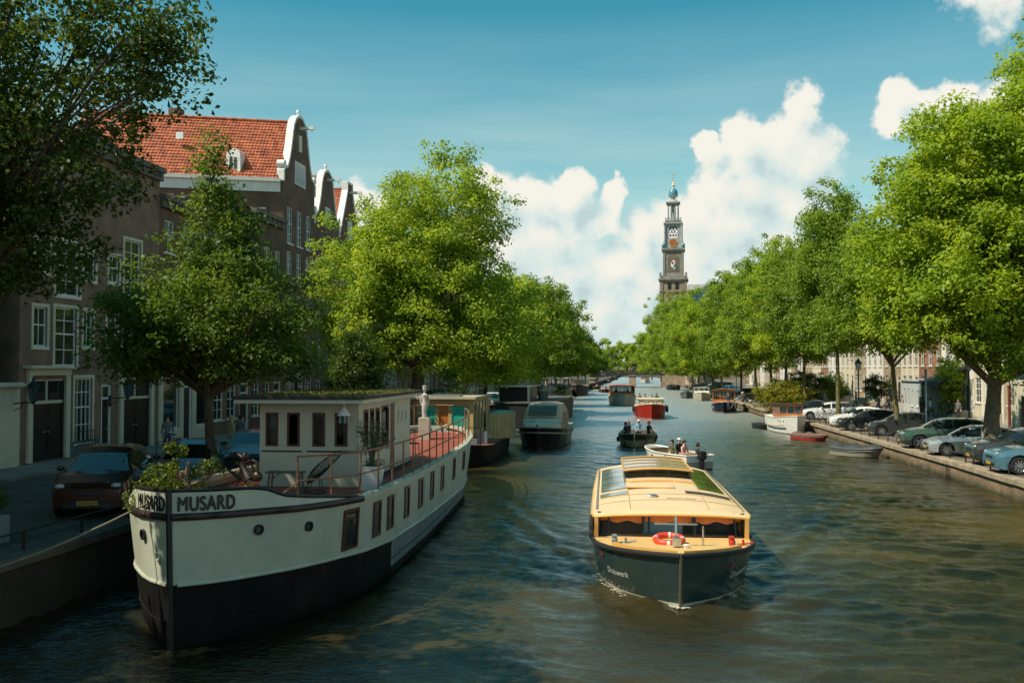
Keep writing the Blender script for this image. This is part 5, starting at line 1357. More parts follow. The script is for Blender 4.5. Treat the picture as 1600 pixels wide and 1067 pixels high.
t = on_deck('planter', 'white square planter with an olive tree beside the deckhouse', 'planter', 1.85, 7.2)
m = MB(); rows = [[(-a, -a, z), (a, -a, z), (a, a, z), (-a, a, z)] for a, z in ((.20, 0), (.27, .62), (.24, .62), (.23, .55))]; m.grid(rows, 0, True); m.add(rows[-1], [(0, 1, 2, 3)]); m.obj('pot', WHITE, t)
m = MB(); rg = random.Random(3); cl = []
for k in range(13):
    a = rg.uniform(0, 6.3); r_ = rg.uniform(.1, .42); h_ = rg.uniform(1.0, 1.75); e = (r_ * math.cos(a), r_ * math.sin(a), h_); m.tube([(0, 0, .5), (e[0] * .2, e[1] * .2, .95), e], [.02, .013, .005], 5)
    for u in (.5, .7, .85, 1.0): cl.append((e[0] * u, e[1] * u, lerp(.9, e[2], u), .13, .13, .15, 26))
m.obj('stem', BARK, t); link('leaves', leaves_mesh('leaves', cl, .085, 5, LF_OLV, .22, .2), t)
cl = [(rg.uniform(-.2, .2), rg.uniform(-.2, .2), .62, .09, .09, .16, 25) for _ in range(16)]; link('underplanting', leaves_mesh('underplanting', cl, .12, 6, LF_OLV, .12, .0), t)
# bow plants
t = on_deck('bow_garden', 'bonsai like twisted tree with bright leaves growing in the bow of the barge', 'plant', -.1, .9, 0, 2.3)
m = MB(); m.tube([(0, 0, -.2), (.05, 0, .3), (-.08, .0, .62), (-.02, .02, .95)], [.07, .055, .05, .03]); m.tube([(0, 0, .5), (.3, .05, .62), (.5, 0, .78), (.62, .02, .86)], [.045, .04, .03, .012]); m.tube([(-.05, 0, .55), (-.25, 0, .7), (-.28, 0, .95)], [.04, .03, .012]); m.sph((-.14, 0, .72), .07, 8); m.sph((.3, .04, .64), .055, 8); m.obj('stem', mat('pale_bark', (.22, .14, .09), .85, 0, (9, .4)), t)
rg = random.Random(9)
cl = [(rg.gauss(-.35, .34), rg.gauss(0, .18), abs(rg.gauss(.35, .25)) + .05, .15, .13, .11, 34) for _ in range(80)] + [(rg.gauss(-.3, .1), 0, rg.uniform(.7, 1.25), .1, .1, .09, 26) for _ in range(13)] + [(rg.gauss(.45, .14), 0, rg.uniform(.72, 1.05), .1, .1, .08, 24) for _ in range(9)] + [(rg.gauss(.3, .25), rg.gauss(.1, .1), .18, .14, .12, .1, 26) for _ in range(14)]
link('leaves', leaves_mesh('leaves', cl, .065, 7, leaf_mat('bow_leaves', (.05, .085, .008), (.24, .30, .03), .35), .7, .4), t)
t = on_deck('iris_clump', 'small clump of yellow green blades in the barge bow', 'plant', .72, 1.35, 0, 2.15); link('blades', leaves_mesh('blades', [(rg.gauss(0, .12), rg.gauss(0, .06), .3, .03, .03, .1, 6) for _ in range(26)], .34, 8, LF_BUSH, .07, -.2), t)
STW = mat('driftwood', (.33, .27, .13), .7, 0, (5, .4)); BRZ = mat('dark_bronze', (.045, .03, .022), .4, .3, (6, .4))
t = on_deck('figure_sculpture', 'carved sculpture of a bending figure on a pale tree stump at the bow', 'sculpture', .45, 2.3, R(-25), 1.95); t.scale = (.82, .82, .82)
m = MB(); m.tube([(.22, 0, 0), (.12, 0, .3), (.02, 0, .5), (.0, 0, .62), (.08, 0, .8)], [.15, .13, .10, .095, .08], 9); m.tube([(.0, .02, .55), (.1, .02, .8), (.18, .03, 1.0)], [.10, .10, .13], 9); m.obj('stump', STW, t, 60)
m = MB(); m.tube([(.16, 0, .98), (.05, 0, 1.12), (-.08, 0, 1.28), (-.06, 0, 1.42), (.02, 0, 1.52)], [.16, .15, .10, .07, .03], 10); m.sph((.02, -.02, 1.56), (.085, .1, .11), 10); m.tube([(-.05, 0, 1.5), (-.3, 0, 1.62), (-.5, 0, 1.6)], [.06, .045, .04], 8); m.tube([(-.02, 0, 1.4), (.25, .0, 1.48), (.42, 0, 1.42), (.42, 0, 1.2)], [.05, .045, .04, .03], 8); m.sph((.35, .05, 1.08), (.16, .12, .14), 10); m.obj('figure', BRZ, t, 60)
t = on_deck('statue', 'slim white statue of a standing figure on a pale plinth at the barge stern', 'statue', .05, 23.6)
MB().box((0, 0, .5), (.46, .46, 1.0), 0, 0, .02).obj('plinth', STONE, t)
m = MB(); m.tube([(0, 0, 1.0), (-.02, 0, 1.25), (.03, 0, 1.6), (0, 0, 1.72), (.0, 0, 1.95), (0, 0, 2.02)], [.10, .10, .15, .11, .15, .05], 10); m.tube([(.14, 0, 1.95), (.17, .02, 1.7), (.14, 0, 1.5)], [.045, .04, .03]); m.tube([(-.14, 0, 1.95), (-.18, .02, 1.7), (-.12, 0, 1.5)], [.045, .04, .03]); m.tube([(0, 0, 2.0), (0, 0, 2.12)], .05); m.sph((0, 0, 2.2), (.09, .1, .13), 10); m.lathe([(.09, 2.24), (.1, 2.34), (0, 2.36)], 8); m.obj('figure', mat('white_marble', (.5, .48, .43), .5, 0, (4, .2)), t, 60)
t = on_deck('deck_chair', 'small dark metal garden chair on the red rear deck', 'chair', .95, 16.6, R(30)); m = MB(); m.box((0, 0, .45), (.42, .42, .03)); m.obj('seat', IRON, t); m = MB(); [m.tube([(x, .2, .45), (x, .25, .9)], .012) for x in (-.18, 0, .18)]; m.tube([(-.2, .25, .9), (.2, .25, .9)], .015); m.obj('backrest', IRON, t)
for sx in (-.18, .18):
    for sy in (-.18, .18): MB().tube([(sx, sy, .45), (sx * 1.1, sy * 1.1, 0)], .014).obj('leg', IRON, t)
bush('green potted plant behind the deckhouse on the barge', bpos(-.6, 17.5, 2.2), (.5, .5, .55), 3500, .09, LF_CHE, 31, rc=.16, cat='plant')

# ---- tour boat ----
DG = mat('dark_green_hull', (.035, .062, .058), .16, 0, (1, .1), coat=.6)
RF = mat('peach_roof', (.80, .56, .30), .38, 0, (1.2, .06)); OC = mat('ochre_trim', (.66, .36, .09), .35, 0, (3, .1)); DK = mat('yellow_deck', (.72, .46, .17), .6, 0, (3, .12), (60, .1))
CEIL = mat('orange_ceiling', (.65, .16, .03), .5)
TBX, TBY, TBR = .82, 20.5, R(2.0)
TBt = thing('tour_boat', 'dark green and yellow glass roofed canal tour boat sailing towards the camera', 'tour boat', (TBX, TBY, 0), TBR)
th = Hull([(0, .02, .02, 1.17), (.12, .36, .16, 1.165), (.35, .76, .42, 1.15), (.7, 1.14, .78, 1.12), (1.2, 1.48, 1.16, 1.08), (1.9, 1.74, 1.46, 1.03), (2.8, 1.88, 1.68, .98), (5, 1.93, 1.8, .95), (10, 1.92, 1.8, .95), (13, 1.8, 1.6, .95), (14, 1.6, 1.4, .97)], .30, .75)
m = MB(); th.shell(m, [lambda y: -.5, lambda y: .03, lambda y: .10, lambda y: th.deck(y)], [1, 2, 0], 5, 60); m.obj('hull', [DG, MBK, CREAM], TBt, 50)
m = MB(); th.rail(m, .055, -.02, 0, 14, off=.01); m.obj('rubber_fender', RUBBER, TBt, 60)
m = MB(); th.deckface(m, .08, 3.4, -.01, 0, .975, 24, .02); th.deckface(m, 12.6, 14, -.01, 0, .97, 6); m.obj('deck', DK, TBt)
m = MB()
for sd in (-1, 1):
    pts = [th.P(y, th.deck(y), sd) for y in np.linspace(.02, 1.35, 16)]; rows = [[(q.x * .93, q.y + .04, q.z - .01), (q.x * .93, q.y + .04, q.z + .07), (q.x * .86, q.y + .1, q.z + .07), (q.x * .86, q.y + .1, q.z)] for q in pts]; m.grid(rows if sd > 0 else [r_[::-1] for r_ in rows])
m.obj('toe_rail', OC, TBt)
m = MB(); m.tube([(0, th.P(0, z, 1).y - .02, z) for z in (0, .3, .6, .9, 1.2)], .04, 8); m.obj('stem_post', mat('olive_stem', (.10, .09, .05), .5), TBt)
th.text(TBt, 'Drukwerk', -1, .80, .50, .22, WHITE, .3, 0, -.03, 1.02, 'boat_name', .9)
th.text(TBt, 'Drukwerk', 1, .85, .46, .22, WHITE, .3, 0, .03, 1.02, 'boat_name', .9)
m = MB()
for sd, y0 in ((-1, 1.75), (1, .8)):
    for k in range(4): th.plate(y0 + .035 * math.cos(k * 1.6), .80 + .035 * math.sin(k * 1.6), .05, .05, sd, m, .014 + k * .001)
m.obj('red_emblem', RED, TBt)
# superstructure
WS, WE = 2.9, 12.9; hb, ht, z0_, z1_ = 1.80, 1.76, .96, 1.46
m = MB()
for sd in (-1, 1):
    for y in (WS + .0, WS + 1.1, 5.2, 6.6, 8.0, 9.4, 10.8, 12.2, WE):
        m.box((sd * (hb + ht) / 2, y, (z0_ + z1_) / 2), (.09, .12 if y > WS else .16, z1_ - z0_))
    m.box((sd * hb, (WS + WE) / 2, z0_ + .03), (.07, WE - WS, .07))
m.obj('window_posts', OC, TBt)
m = MB()
for sd in (-1, 1): m.box((sd * (hb - .02), (WS + WE) / 2, (z0_ + z1_) / 2), (.012, WE - WS - .1, z1_ - z0_))
m.obj('side_window', CG, TBt)
def wsx(u): return lerp(-hb + .05, hb - .05, u)
def wsy(u): return WS + .16 * abs(2 * u - 1) ** 2 - .02
m = MB(); rows = [[(wsx(u), wsy(u), z0_ + .02), (wsx(u) * .975, wsy(u) + .1, z1_ + .1 * (1 - (2 * u - 1) ** 2))] for u in np.linspace(0, 1, 17)]; m.grid(rows); m.obj('windscreen', clear_glass('windscreen_glass', (.92, .95, .95), .2), TBt)
m = MB()
for u, w in ((.0, .08), (.07, .05), (.31, .06), (.35, .05), (.66, .09), (.94, .05), (1, .08)): m.tube([(wsx(u), wsy(u) - .012, z0_), (wsx(u) * .975, wsy(u) + .088, z1_ + .08)], w * .55, 5)
m.tube([(wsx(u), wsy(u) - .012, z0_ + .02) for u in np.linspace(0, 1, 13)], .025, 5)
m.obj('windscreen_frame', BLACK, TBt)
def rz_(x, y):
    c = interp(y, [2.7, 3.3, 5.0, 7.0, 13], [.10, .15, .24, .28, .28]); return z1_ + .02 + c * max(0, 1 - abs(x / 1.95) ** 2.4)
m = MB(); rows = []
for y in [2.72, 2.78, 3.0, 3.5, 4.2, 5, 5.8, 6.6, 7.6, 8.6, 9.6, 11, 12.2, 13.0]:
    hw_ = interp(y, [2.72, 3.0, 8, 13], [1.84, 1.9, 1.9, 1.82]); rows.append([(lerp(-hw_, hw_, j / 20), y + (.18 * abs(j / 10 - 1) ** 2 if y < 3.3 else 0), rz_(lerp(-hw_, hw_, j / 20), y) - (.03 if y < 2.75 else 0)) for j in range(21)])
m.grid(rows)
m.obj('roof', RF, TBt, 60)
m = MB(); rows2 = [[(p_[0], p_[1] + .01, p_[2] - .055) for p_ in r_[::-1]] for r_ in rows]; m.grid(rows2); m.obj('ceiling', CEIL, TBt)
m = MB(); m.tube([(p_[0], p_[1] - .01, p_[2] - .02) for p_ in rows[0]], .032, 6)
for sd in (0, -1): m.tube([(r_[sd][0], r_[sd][1], r_[sd][2] - .02) for r_ in rows], .03, 6)
m.obj('roof_edge', OC, TBt)
# solar panels / roof lights each side, hatch, raised glass roof
def on_roof(mb, x0, x1, y0, y1, lift=.012, mi=0, n=6):
    rows = [[(lerp(x0, x1, j / n), y, rz_(lerp(x0, x1, j / n), y) + lift) for j in range(n + 1)] for y in np.linspace(y0, y1, 6)]; mb.grid(rows, mi)
SOL = mat('grey_roof_glass', (.20, .26, .27), .12, 0, (2, .2), coat=.5); SOLG = mat('green_roof_glass', (.045, .075, .02), .12, 0, (2, .3), coat=.5)
for sd, mt_ in ((-1, SOL), (1, SOLG)):
    for i in range(4):
        m = MB(); a, b = 6.4 + i * 1.45, 6.4 + i * 1.45 + 1.38; x0, x1 = sorted((sd * .98, sd * 1.68)); on_roof(m, x0, x1, a, b, .02); m.obj('roof_window', mt_, TBt)
m = MB(); on_roof(m, -1.7, -.98, 5.35, 5.95, .015); m.obj('roof_window', SOL, TBt)
m = MB(); on_roof(m, .55, 1.72, 5.35, 5.75, .02); m.obj('dark_strip', mat('brown_strip', (.06, .04, .02), .5), TBt)
m = MB(); m.tube([(-1.78, 3.6, rz_(-1.78, 3.6) + .05), (-1.78, 12.6, rz_(-1.78, 12) + .05)], .02); m.tube([(1.78, 3.6, rz_(1.78, 3.6) + .05), (1.78, 12.6, rz_(1.78, 12) + .05)], .02)
for y in (3.6, 6.6, 9.6, 12.6): [m.tube([(s_ * 1.78, y, rz_(1.78, y) - .02), (s_ * 1.78, y, rz_(1.78, y) + .05)], .018) for s_ in (-1, 1)]
m.obj('grab_rail', CHROME, TBt)
m = MB(); m.box((-.35, 6.5, rz_(0, 6.5) + .03), (1.3, .7, .07), 0, 0, .02); m.obj('roof_hatch', RF, TBt); m = MB(); [m.tube([(lerp(-1.8, 1.8, j / 16), y, rz_(lerp(-1.8, 1.8, j / 16), y) + .004) for j in range(17)], .008, 4) for y in (4.3, 5.15)]; [m.tube([(x, y, rz_(x, y) + .004) for y in np.linspace(3.2, 8.4, 12)], .008, 4) for x in (-.95, .95)]; m.obj('roof_seam', mat('roof_seam', (.35, .2, .08), .6), TBt); MB().sph((-.35, 4.7, rz_(0, 4.7) + .02), (.16, .10, .05), 12).obj('roof_vent', CHROME, TBt)
m = MB(); m.tube([(lerp(-.98, .98, j / 10), 7.6, rz_(lerp(-.98, .98, j / 10), 7.6) + .02) for j in range(11)], .03, 6); m.obj('roof_coaming', OC, TBt)
m = MB(); za, zt_ = 1.72, 1.94
for y in (8.8, 12.4):
    for x in (-.93, -.3, .33, .93): m.box((x, y, (za + zt_) / 2), (.07, .07, zt_ - za))
    m.box((0, y, za + .02), (1.9, .08, .06))
for x in (-.93, .93): m.box((x, 10.6, za + .02), (.08, 3.6, .06)); [m.box((x, y, (za + zt_) / 2), (.07, .07, zt_ - za)) for y in (10, 11.2)]
m.obj('lantern_frame', BLACK, TBt)
m = MB(); m.bx(-.9, .9, 8.79, 8.80, za, zt_); m.bx(-.9, .9, 12.40, 12.41, za, zt_); m.bx(-.94, -.93, 8.8, 12.4, za, zt_); m.bx(.93, .94, 8.8, 12.4, za, zt_); m.obj('lantern_glass', CG, TBt)
m = MB(); rows = [[(lerp(-1.0, 1.0, j / 10), y, zt_ + .07 * (1 - (j / 5 - 1) ** 2)) for j in range(11)] for y in (8.65, 12.55)]; m.grid(rows); m.obj('glass_roof', SOL, TBt)
m = MB(); [m.tube([(lerp(-1.02, 1.02, j / 10), y, zt_ + .02 + .07 * (1 - (j / 5 - 1) ** 2)) for j in range(11)], .03, 6) for y in (8.62, 12.58)]; [m.tube([(x, 8.6, zt_ + .01), (x, 12.6, zt_ + .01)], .03) for x in (-1.02, 1.02)]; [m.tube([(lerp(-1.0, 1.0, j / 10), y, zt_ + .012 + .07 * (1 - (j / 5 - 1) ** 2)) for j in range(11)], .012, 4) for y in (9.5, 10.6, 11.6)]; m.obj('glass_roof_frame', OC, TBt)
# cabin inside
m = MB(); m.bx(-1.7, 1.7, 3.1, 12.8, .12, .16); m.obj('cabin_floor', mat('cabin_floor', (.45, .28, .14), .6), TBt)
m = MB()
for y in np.arange(4.6, 12.2, 1.25):
    for s_ in (-1, 1): m.box((s_ * 1.1, y, .42), (1.0, .42, .12), 0, 0, .03); m.box((s_ * 1.1, y + .22, .72), (1.0, .08, .6), 0, 0, .02)
m.obj('bench_seats', mat('cream_leather', (.45, .33, .2), .6), TBt)
m = MB(); m.bx(.35, 1.5, 3.35, 3.9, .16, .98); m.obj('helm_console', BLACK, TBt); m = MB(); m.tube([(.95 + .2 * math.cos(i * PI / 8), 3.98, 1.08 + .2 * math.sin(i * PI / 8)) for i in range(17)], .018, 5); m.tube([(.75, 3.98, 1.08), (1.15, 3.98, 1.08)], .012); m.obj('steering_wheel', BLACK, TBt)
m = MB(); m.bx(-.62, .3, 3.3, 3.34, .2, 1.3); m.obj('blue_reflection', mat('blue_panel', (.10, .32, .50), .3), TBt)  # blue panel colours in the reflection in the middle windscreen pane
m = MB(); rows = [[(wsx(u) * .96, wsy(u) + .16, 1.30 + .03 * math.sin(u * 40)), (wsx(u) * .96, wsy(u) + .18, z1_ + .05)] for u in np.linspace(0, 1, 60)]; m.grid(rows); m.obj('orange_strip', mat('orange_strip', (.85, .28, .06), .7), TBt)  # wavy orange strip behind the top of the windscreen
v, f = text_mesh('amsterdam', .15, 0, .002, 1.1); MB().add([(.0 + q[0], 4.45 + q[1] * 1.0, rz_(.0 + q[0], 4.45 + q[1]) + .012) for q in v], f).obj('lettering', mat('brown_ink', (.08, .05, .03), .6), TBt)
# fittings on the foredeck
m = MB(); m.tube([(0, 1.2, 1.05), (0, 1.3, 1.72)], .03, 8); m.box((0, 1.29, 1.55), (.95, .04, .03)); m.lathe([(.05, 1.1), (.1, 1.12), (.1, 1.3), (.05, 1.32)], 10, (0, 1.0, 0)); m.obj('mast', CHROME, TBt)
m = MB(); m.tube([(.62, 1.5, 1.0), (.62, 1.5, 1.48)], .022, 8); m.lathe([(.06, 1.02), (.05, 1.06)], 10, (.62, 1.5, 0)); m.obj('jackstaff', CHROME, TBt)
m = MB(); m.lathe([(.07, 1.0), (.05, 1.1), (.08, 1.16), (0, 1.18)], 10, (.2, .95, 0)); m.obj('deck_light', WHITE, TBt)
for x, c_, lb in ((-1.35, GREYM, 'port_mooring_gear'), (1.28, RED, 'red_mooring_gear')):
    m = MB(); m.box((x, 1.75, 1.12), (.12, .14, .22), 0, 0, .02); m.tube([(x + .12, 1.8, 1.03), (x + .5, 1.78, 1.08)], .02); m.tube([(x + .25, 1.7, 1.03), (x + .25, 1.7, 1.16)], .03); m.lathe([(.05, 0), (.07, .02), (.07, .12), (.05, .14)], 10, (x, 1.62, 1.02)); m.obj('mooring_gear', [c_], TBt)
LB = thing('lifebuoy', 'orange red lifebuoy with white bands lying on the tour boat foredeck', 'lifebuoy', (0, 0, 0), 0)
cs_, sn_ = math.cos(TBR), math.sin(TBR); lx, ly = -.12, 1.75; LB.location = (TBX + lx * cs_ - ly * sn_, TBY + lx * sn_ + ly * cs_, 1.13); LB.rotation_euler = (R(8), 0, TBR)
m = MB(); rows = []
for i in range(33):
    a = 2 * PI * i / 32; rows.append([((.30 + .075 * math.cos(b_)) * math.cos(a), (.30 + .075 * math.cos(b_)) * math.sin(a), .075 * math.sin(b_)) for b_ in [2 * PI * j / 12 for j in range(12)]])
for i in range(32): m.grid(rows[i:i + 2], 1 if i % 8 in (7,) else 0, True)
m.obj('ring', [mat('lifebuoy_red', (.72, .06, .02), .4), WHITE], LB, 60)
t = thing('side_fender_board', 'long grey board fender hanging at the tour boat side', 'fender', (TBX - 2.0, TBY + 7.2, 0), TBR); m = MB(); m.box((-.05, 0, .9), (.05, 4.6, .5), 0, 0, .01); m.obj('board', GREYM, t); m = MB(); m.tube([(-.05, 2, 1.1), (.1, 2, 1.35)], .015); m.tube([(-.05, -2, 1.1), (.1, -2, 1.35)], .015); m.obj('straps', CHROME, t)
streaks(RF, (.62, .42, .24), .5, (1.5, 1.0, 1.5), .5, .75); streaks(DG, (.05, .075, .065), .6, (2, 2, .6), .5, .7); streaks(DK, (.5, .33, .16), .5, (5, 5, 5), .5, .7)
foam_m = mat('white_foam', (.55, .52, .42), .8, 0, (9, .35))
rgf = random.Random(2); m = MB()
for k in range(330):
    sd = rgf.choice((-1, 1)); y = rgf.uniform(0, 1) ** 2 * 3.2; q = th.P(y, .04, sd); n_ = th.N(max(.1, y), .1, sd); d = abs(rgf.gauss(0, .03 + y * .03)) + .01
    p_ = q + n_ * d; s_ = rgf.uniform(.006, .022); m.sph((p_.x, p_.y - rgf.uniform(0, .1), .03 + rgf.uniform(0, .02)), (s_ * 2, s_ * 1.3, s_ * .3), 5)
fo_ = m.obj('bow_foam', foam_m); fo_.location = (TBX, TBY, 0); fo_.rotation_euler = (0, 0, TBR); tag(fo_, 'white foam splashing along the tour boat bow', 'foam', kind='stuff')

# ---- generic smaller boats ----
def small_hull(t, L, B, zd, cols, rake=.35, strake=True, deck=None, zbow=None, bottom=MBK, stripe=None):
    zbow = zbow or zd * 1.25
    h = Hull([(0, .02, .02, zbow), (L * .03, B * .16, B * .07, zbow * .99), (L * .09, B * .30, B * .18, lerp(zbow, zd, .3)), (L * .2, B * .42, B * .32, lerp(zbow, zd, .6)), (L * .38, B * .49, B * .43, zd), (L * .7, B * .5, B * .45, zd), (L, B * .42, B * .38, zd * 1.03)], rake, .7)
    m = MB(); zs = stripe or .12
    h.shell(m, [lambda y: -.35, lambda y: .05, lambda y: .05 + zs * .5, lambda y: h.deck(y)], [1, 2, 0], 3, 30); m.obj('hull', [cols[0], bottom, cols[1]], t, 50)
    m = MB(); h.rail(m, .04, 0, 0, L, 26); q0, q1 = h.P(L, h.deck(L), -1), h.P(L, h.deck(L), 1); m.tube([q0, q1], .04); m.obj('gunwale', cols[2], t)
    return h
def cockpit(t, h, y0, y1, zf, colf):
    m = MB(); n = 16
    for sd in (-1, 1):
        rows = [[(h.P(y, h.deck(y), sd).x * .94, h.P(y, h.deck(y), sd).y, h.deck(y)), (h.P(y, h.deck(y), sd).x * .84, h.P(y, h.deck(y), sd).y, zf)] for y in np.linspace(y0, y1, n)]
        m.grid(rows)
    rows = [[(h.P(y, .5, -1).x * .88, y, zf), (h.P(y, .5, 1).x * .88, y, zf)] for y in np.linspace(y0, y1, n)]; m.grid(rows); m.obj('cockpit', colf, t)
TEAK = mat('teak_boards', (.36, .19, .09), .6, 0, (6, .3))
def open_boat(label, loc, rz, L, B, zd, cols, inner=TEAK, group=None, engine=True, stripe=None):
    t = thing('open_boat', label, 'boat', (*loc, 0), rz, group)
    h = small_hull(t, L, B, zd, cols, stripe=stripe); cockpit(t, h, L * .12, L * .985, .16, inner)
    m = MB(); h.deckface(m, .05, L * .16, -.01, 0, .96, 8, .03); m.obj('foredeck', cols[1], t)
    m = MB(); m.box((0, L * .88, .38), (B * .72, .45, .08), 0, 0, .02); m.box((0, L * .5, .38), (B * .8, .4, .07), 0, 0, .02); m.box((0, L * .94, .62), (B * .7, .1, .4), 0, 0, .03); m.obj('seat', inner, t)
    if engine:
        m = MB(); m.box((0, L + .15, .75), (.32, .4, .42), 0, 0, .06); m.box((0, L + .18, .25), (.14, .2, .75)); m.obj('outboard_motor', BLACK, t)
    [MB().sph((sd * (h.P(L * .5, zd * .6, 1).x + .06), L * f_, zd * .55), (.08, .08, .2), 8).obj('fender', BLACK, t) for sd in (-1, 1) for f_ in (.35, .7)]
    return t, h
OLV = mat('olive_hull', (.045, .045, .028), .35, 0, (2, .2)); SND = mat('sand_rubbing_band', (.38, .32, .2), .5)
b1, h1 = open_boat('dark olive open boat with four people coming towards the camera', (G(991, 699, 0)), R(-3), 6.2, 2.45, .72, (OLV, SND, SND), mat('grey_inner', (.16, .15, .13), .7), stripe=.85)
m = MB(); [m.tube([(s_ * 1.0, y, .74), (s_ * 1.0, y + .05, .95), (s_ * 1.0, y + .6, .95), (s_ * 1.0, y + .65, .74)], .02) for s_ in (-1, 1) for y in (1.6, 2.6)]; m.obj('handrail', CHROME, b1)
b2, h2 = open_boat('white open motor boat with four people just behind the tour boat', (.65, 52.6), R(-151), 4.7, 1.9, .7, (WHITE, mat('grey_cream_hull', (.34, .31, .25), .5), WHITE), mat('caramel_cushions', (.50, .27, .12), .7), stripe=.7)
# hooded cruiser, moored
HWIN = mat('clouded_plastic_window', (.10, .11, .09), .35, 0, (3, .3))
cx_, cy_ = G(839, 702, 0)
t = thing('hooded_cruiser', 'black hulled cruiser with beige canvas hood moored beside the green houseboat', 'boat', (cx_, cy_, 0), R(-1)); h = small_hull(t, 9.2, 3.3, 1.15, (BLACK, mat('brown_boot_stripe', (.10, .06, .03), .5), SND), .45, zbow=1.4)
TAN = mat('beige_canvas', (.68, .50, .33), .8, 0, (2, .12)); m = MB(); h.deckface(m, .1, 9.1, -.02, 0, .97, 20, .06); m.obj('deck', SND, t)
m = MB(); h.rail(m, .05, -.32, 0, 9.2, 30, off=.02); m.obj('rubbing_band', SND, t)
m = MB(); rows = []
for y, w_, zt_ in ((1.5, 1.0, 1.35), (1.9, 1.2, 1.62), (2.6, 1.28, 1.78), (3.0, 1.3, 1.82)): rows.append([(-w_, y, 1.2), (-w_ * .96, y, zt_ - .12), (-w_ * .8, y, zt_), (0, y, zt_ + .05), (w_ * .8, y, zt_), (w_ * .96, y, zt_ - .12), (w_, y, 1.2)])
m.grid(rows); m.add(rows[0], [tuple(range(7))]); m.obj('coachroof', CREAM, t, 40)
m = MB(); rows = []
for y, w_, zt_ in ((2.75, 1.22, 1.85), (3.2, 1.2, 2.35), (3.7, 1.18, 2.66), (4.6, 1.2, 2.76), (6.4, 1.2, 2.72), (7.6, 1.15, 2.5), (8.1, 1.1, 1.5)): rows.append([(-w_ * 1.1, y, 1.2), (-w_ * 1.02, y, lerp(1.2, zt_, .75)), (-w_ * .88, y, zt_ - .06), (-.5 * w_, y, zt_ + .02), (0, y, zt_ + .05), (.5 * w_, y, zt_ + .02), (w_ * .88, y, zt_ - .06), (w_ * 1.02, y, lerp(1.2, zt_, .75)), (w_ * 1.1, y, 1.2)])
m.grid(rows); m.add(rows[-1], [tuple(range(9))[::-1]]); o = m.obj('canvas_hood', TAN, t, 50)
m = MB(); rr2 = [[(lerp(-.92, .92, j / 6), [2.78, 2.93, 3.08, 3.24, 3.45][i] - .05, [1.97, 2.14, 2.30, 2.46, 2.58][i] + .04) for j in range(7)] for i in range(5)]; m.grid(rr2); m.obj('hood_window', HWIN, t)
for sd in (-1, 1):
    m = MB(); rows = [[(sd * (1.34), y, 1.35), (sd * 1.27, y, 2.15)] for y in (3.9, 5.3)]; m.grid(rows); rows = [[(sd * (1.345), y, 1.35), (sd * 1.27, y, 2.15)] for y in (5.6, 7.2)]; m.grid(rows); m.obj('side_window', HWIN, t)
m = MB(); h.rail(m, .018, .38, .1, 3.4, 12, off=-.12); [m.tube([(s_ * (h.P(y, 1, 1).x - .12), y, h.deck(y)), (s_ * (h.P(y, 1, 1).x - .12), y, h.deck(y) + .38)], .015) for s_ in (-1, 1) for y in (.5, 1.4, 2.6)]; m.obj('bow_railing', CHROME, t)
m = MB(); m.box((0, .05, 1.5), (.1, .5, .08)); m.tube([(0, -.3, 1.5), (0, -.38, 1.2)], .03); m.tube([(-.22, -.4, 1.15), (0, -.4, 1.02), (.22, -.4, 1.15)], .03); m.obj('anchor', IRON, t)
# red launch
t = thing('red_launch', 'bright red and cream launch with people in orange sailing up the canal', 'boat', (*G(1018, 655, 0), 0), R(2)); h = small_hull(t, 9.5, 3.3, 1.15, (RED, WHITE, CREAM), .5, zbow=1.55, bottom=RED)
m = MB(); h.deckface(m, .1, 9.4, -.03, 0, .97, 16, .05); m.obj('deck', CREAM, t)
m = MB(); m.bx(-1.3, 1.3, 1.6, 4.2, 1.1, 1.95); m.box((0, 2.9, 2.0), (2.8, 2.9, .12), 0, 0, .04); m.obj('cabin', CREAM, t)
m = MB(); [m.bx(x - .3, x + .3, 1.585, 1.598, 1.4, 1.8) for x in (-.85, 0, .85)]; o = m.obj('window_band', RED, t); m = MB(); [m.bx(x - .24, x + .24, 1.57, 1.583, 1.45, 1.76) for x in (-.85, 0, .85)]; m.obj('pane', CURT, o)
m = MB(); [m.lathe([(.2, -.1), (.36, -.06), (.36, .06), (.2, .1)], 14, (s_ * 1.68, y, .95), ax='x') for s_ in (-1, 1) for y in (2.6, 5.2)]; m.obj('tyre_fender', RUBBER, t)
m = MB(); m.box((0, 5.4, 1.45), (2.4, .4, .1)); m.box((0, 8, 1.45), (2.2, .5, .1)); m.obj('bench', WOOD, t)
RLX, RLY = G(1018, 655, 0)
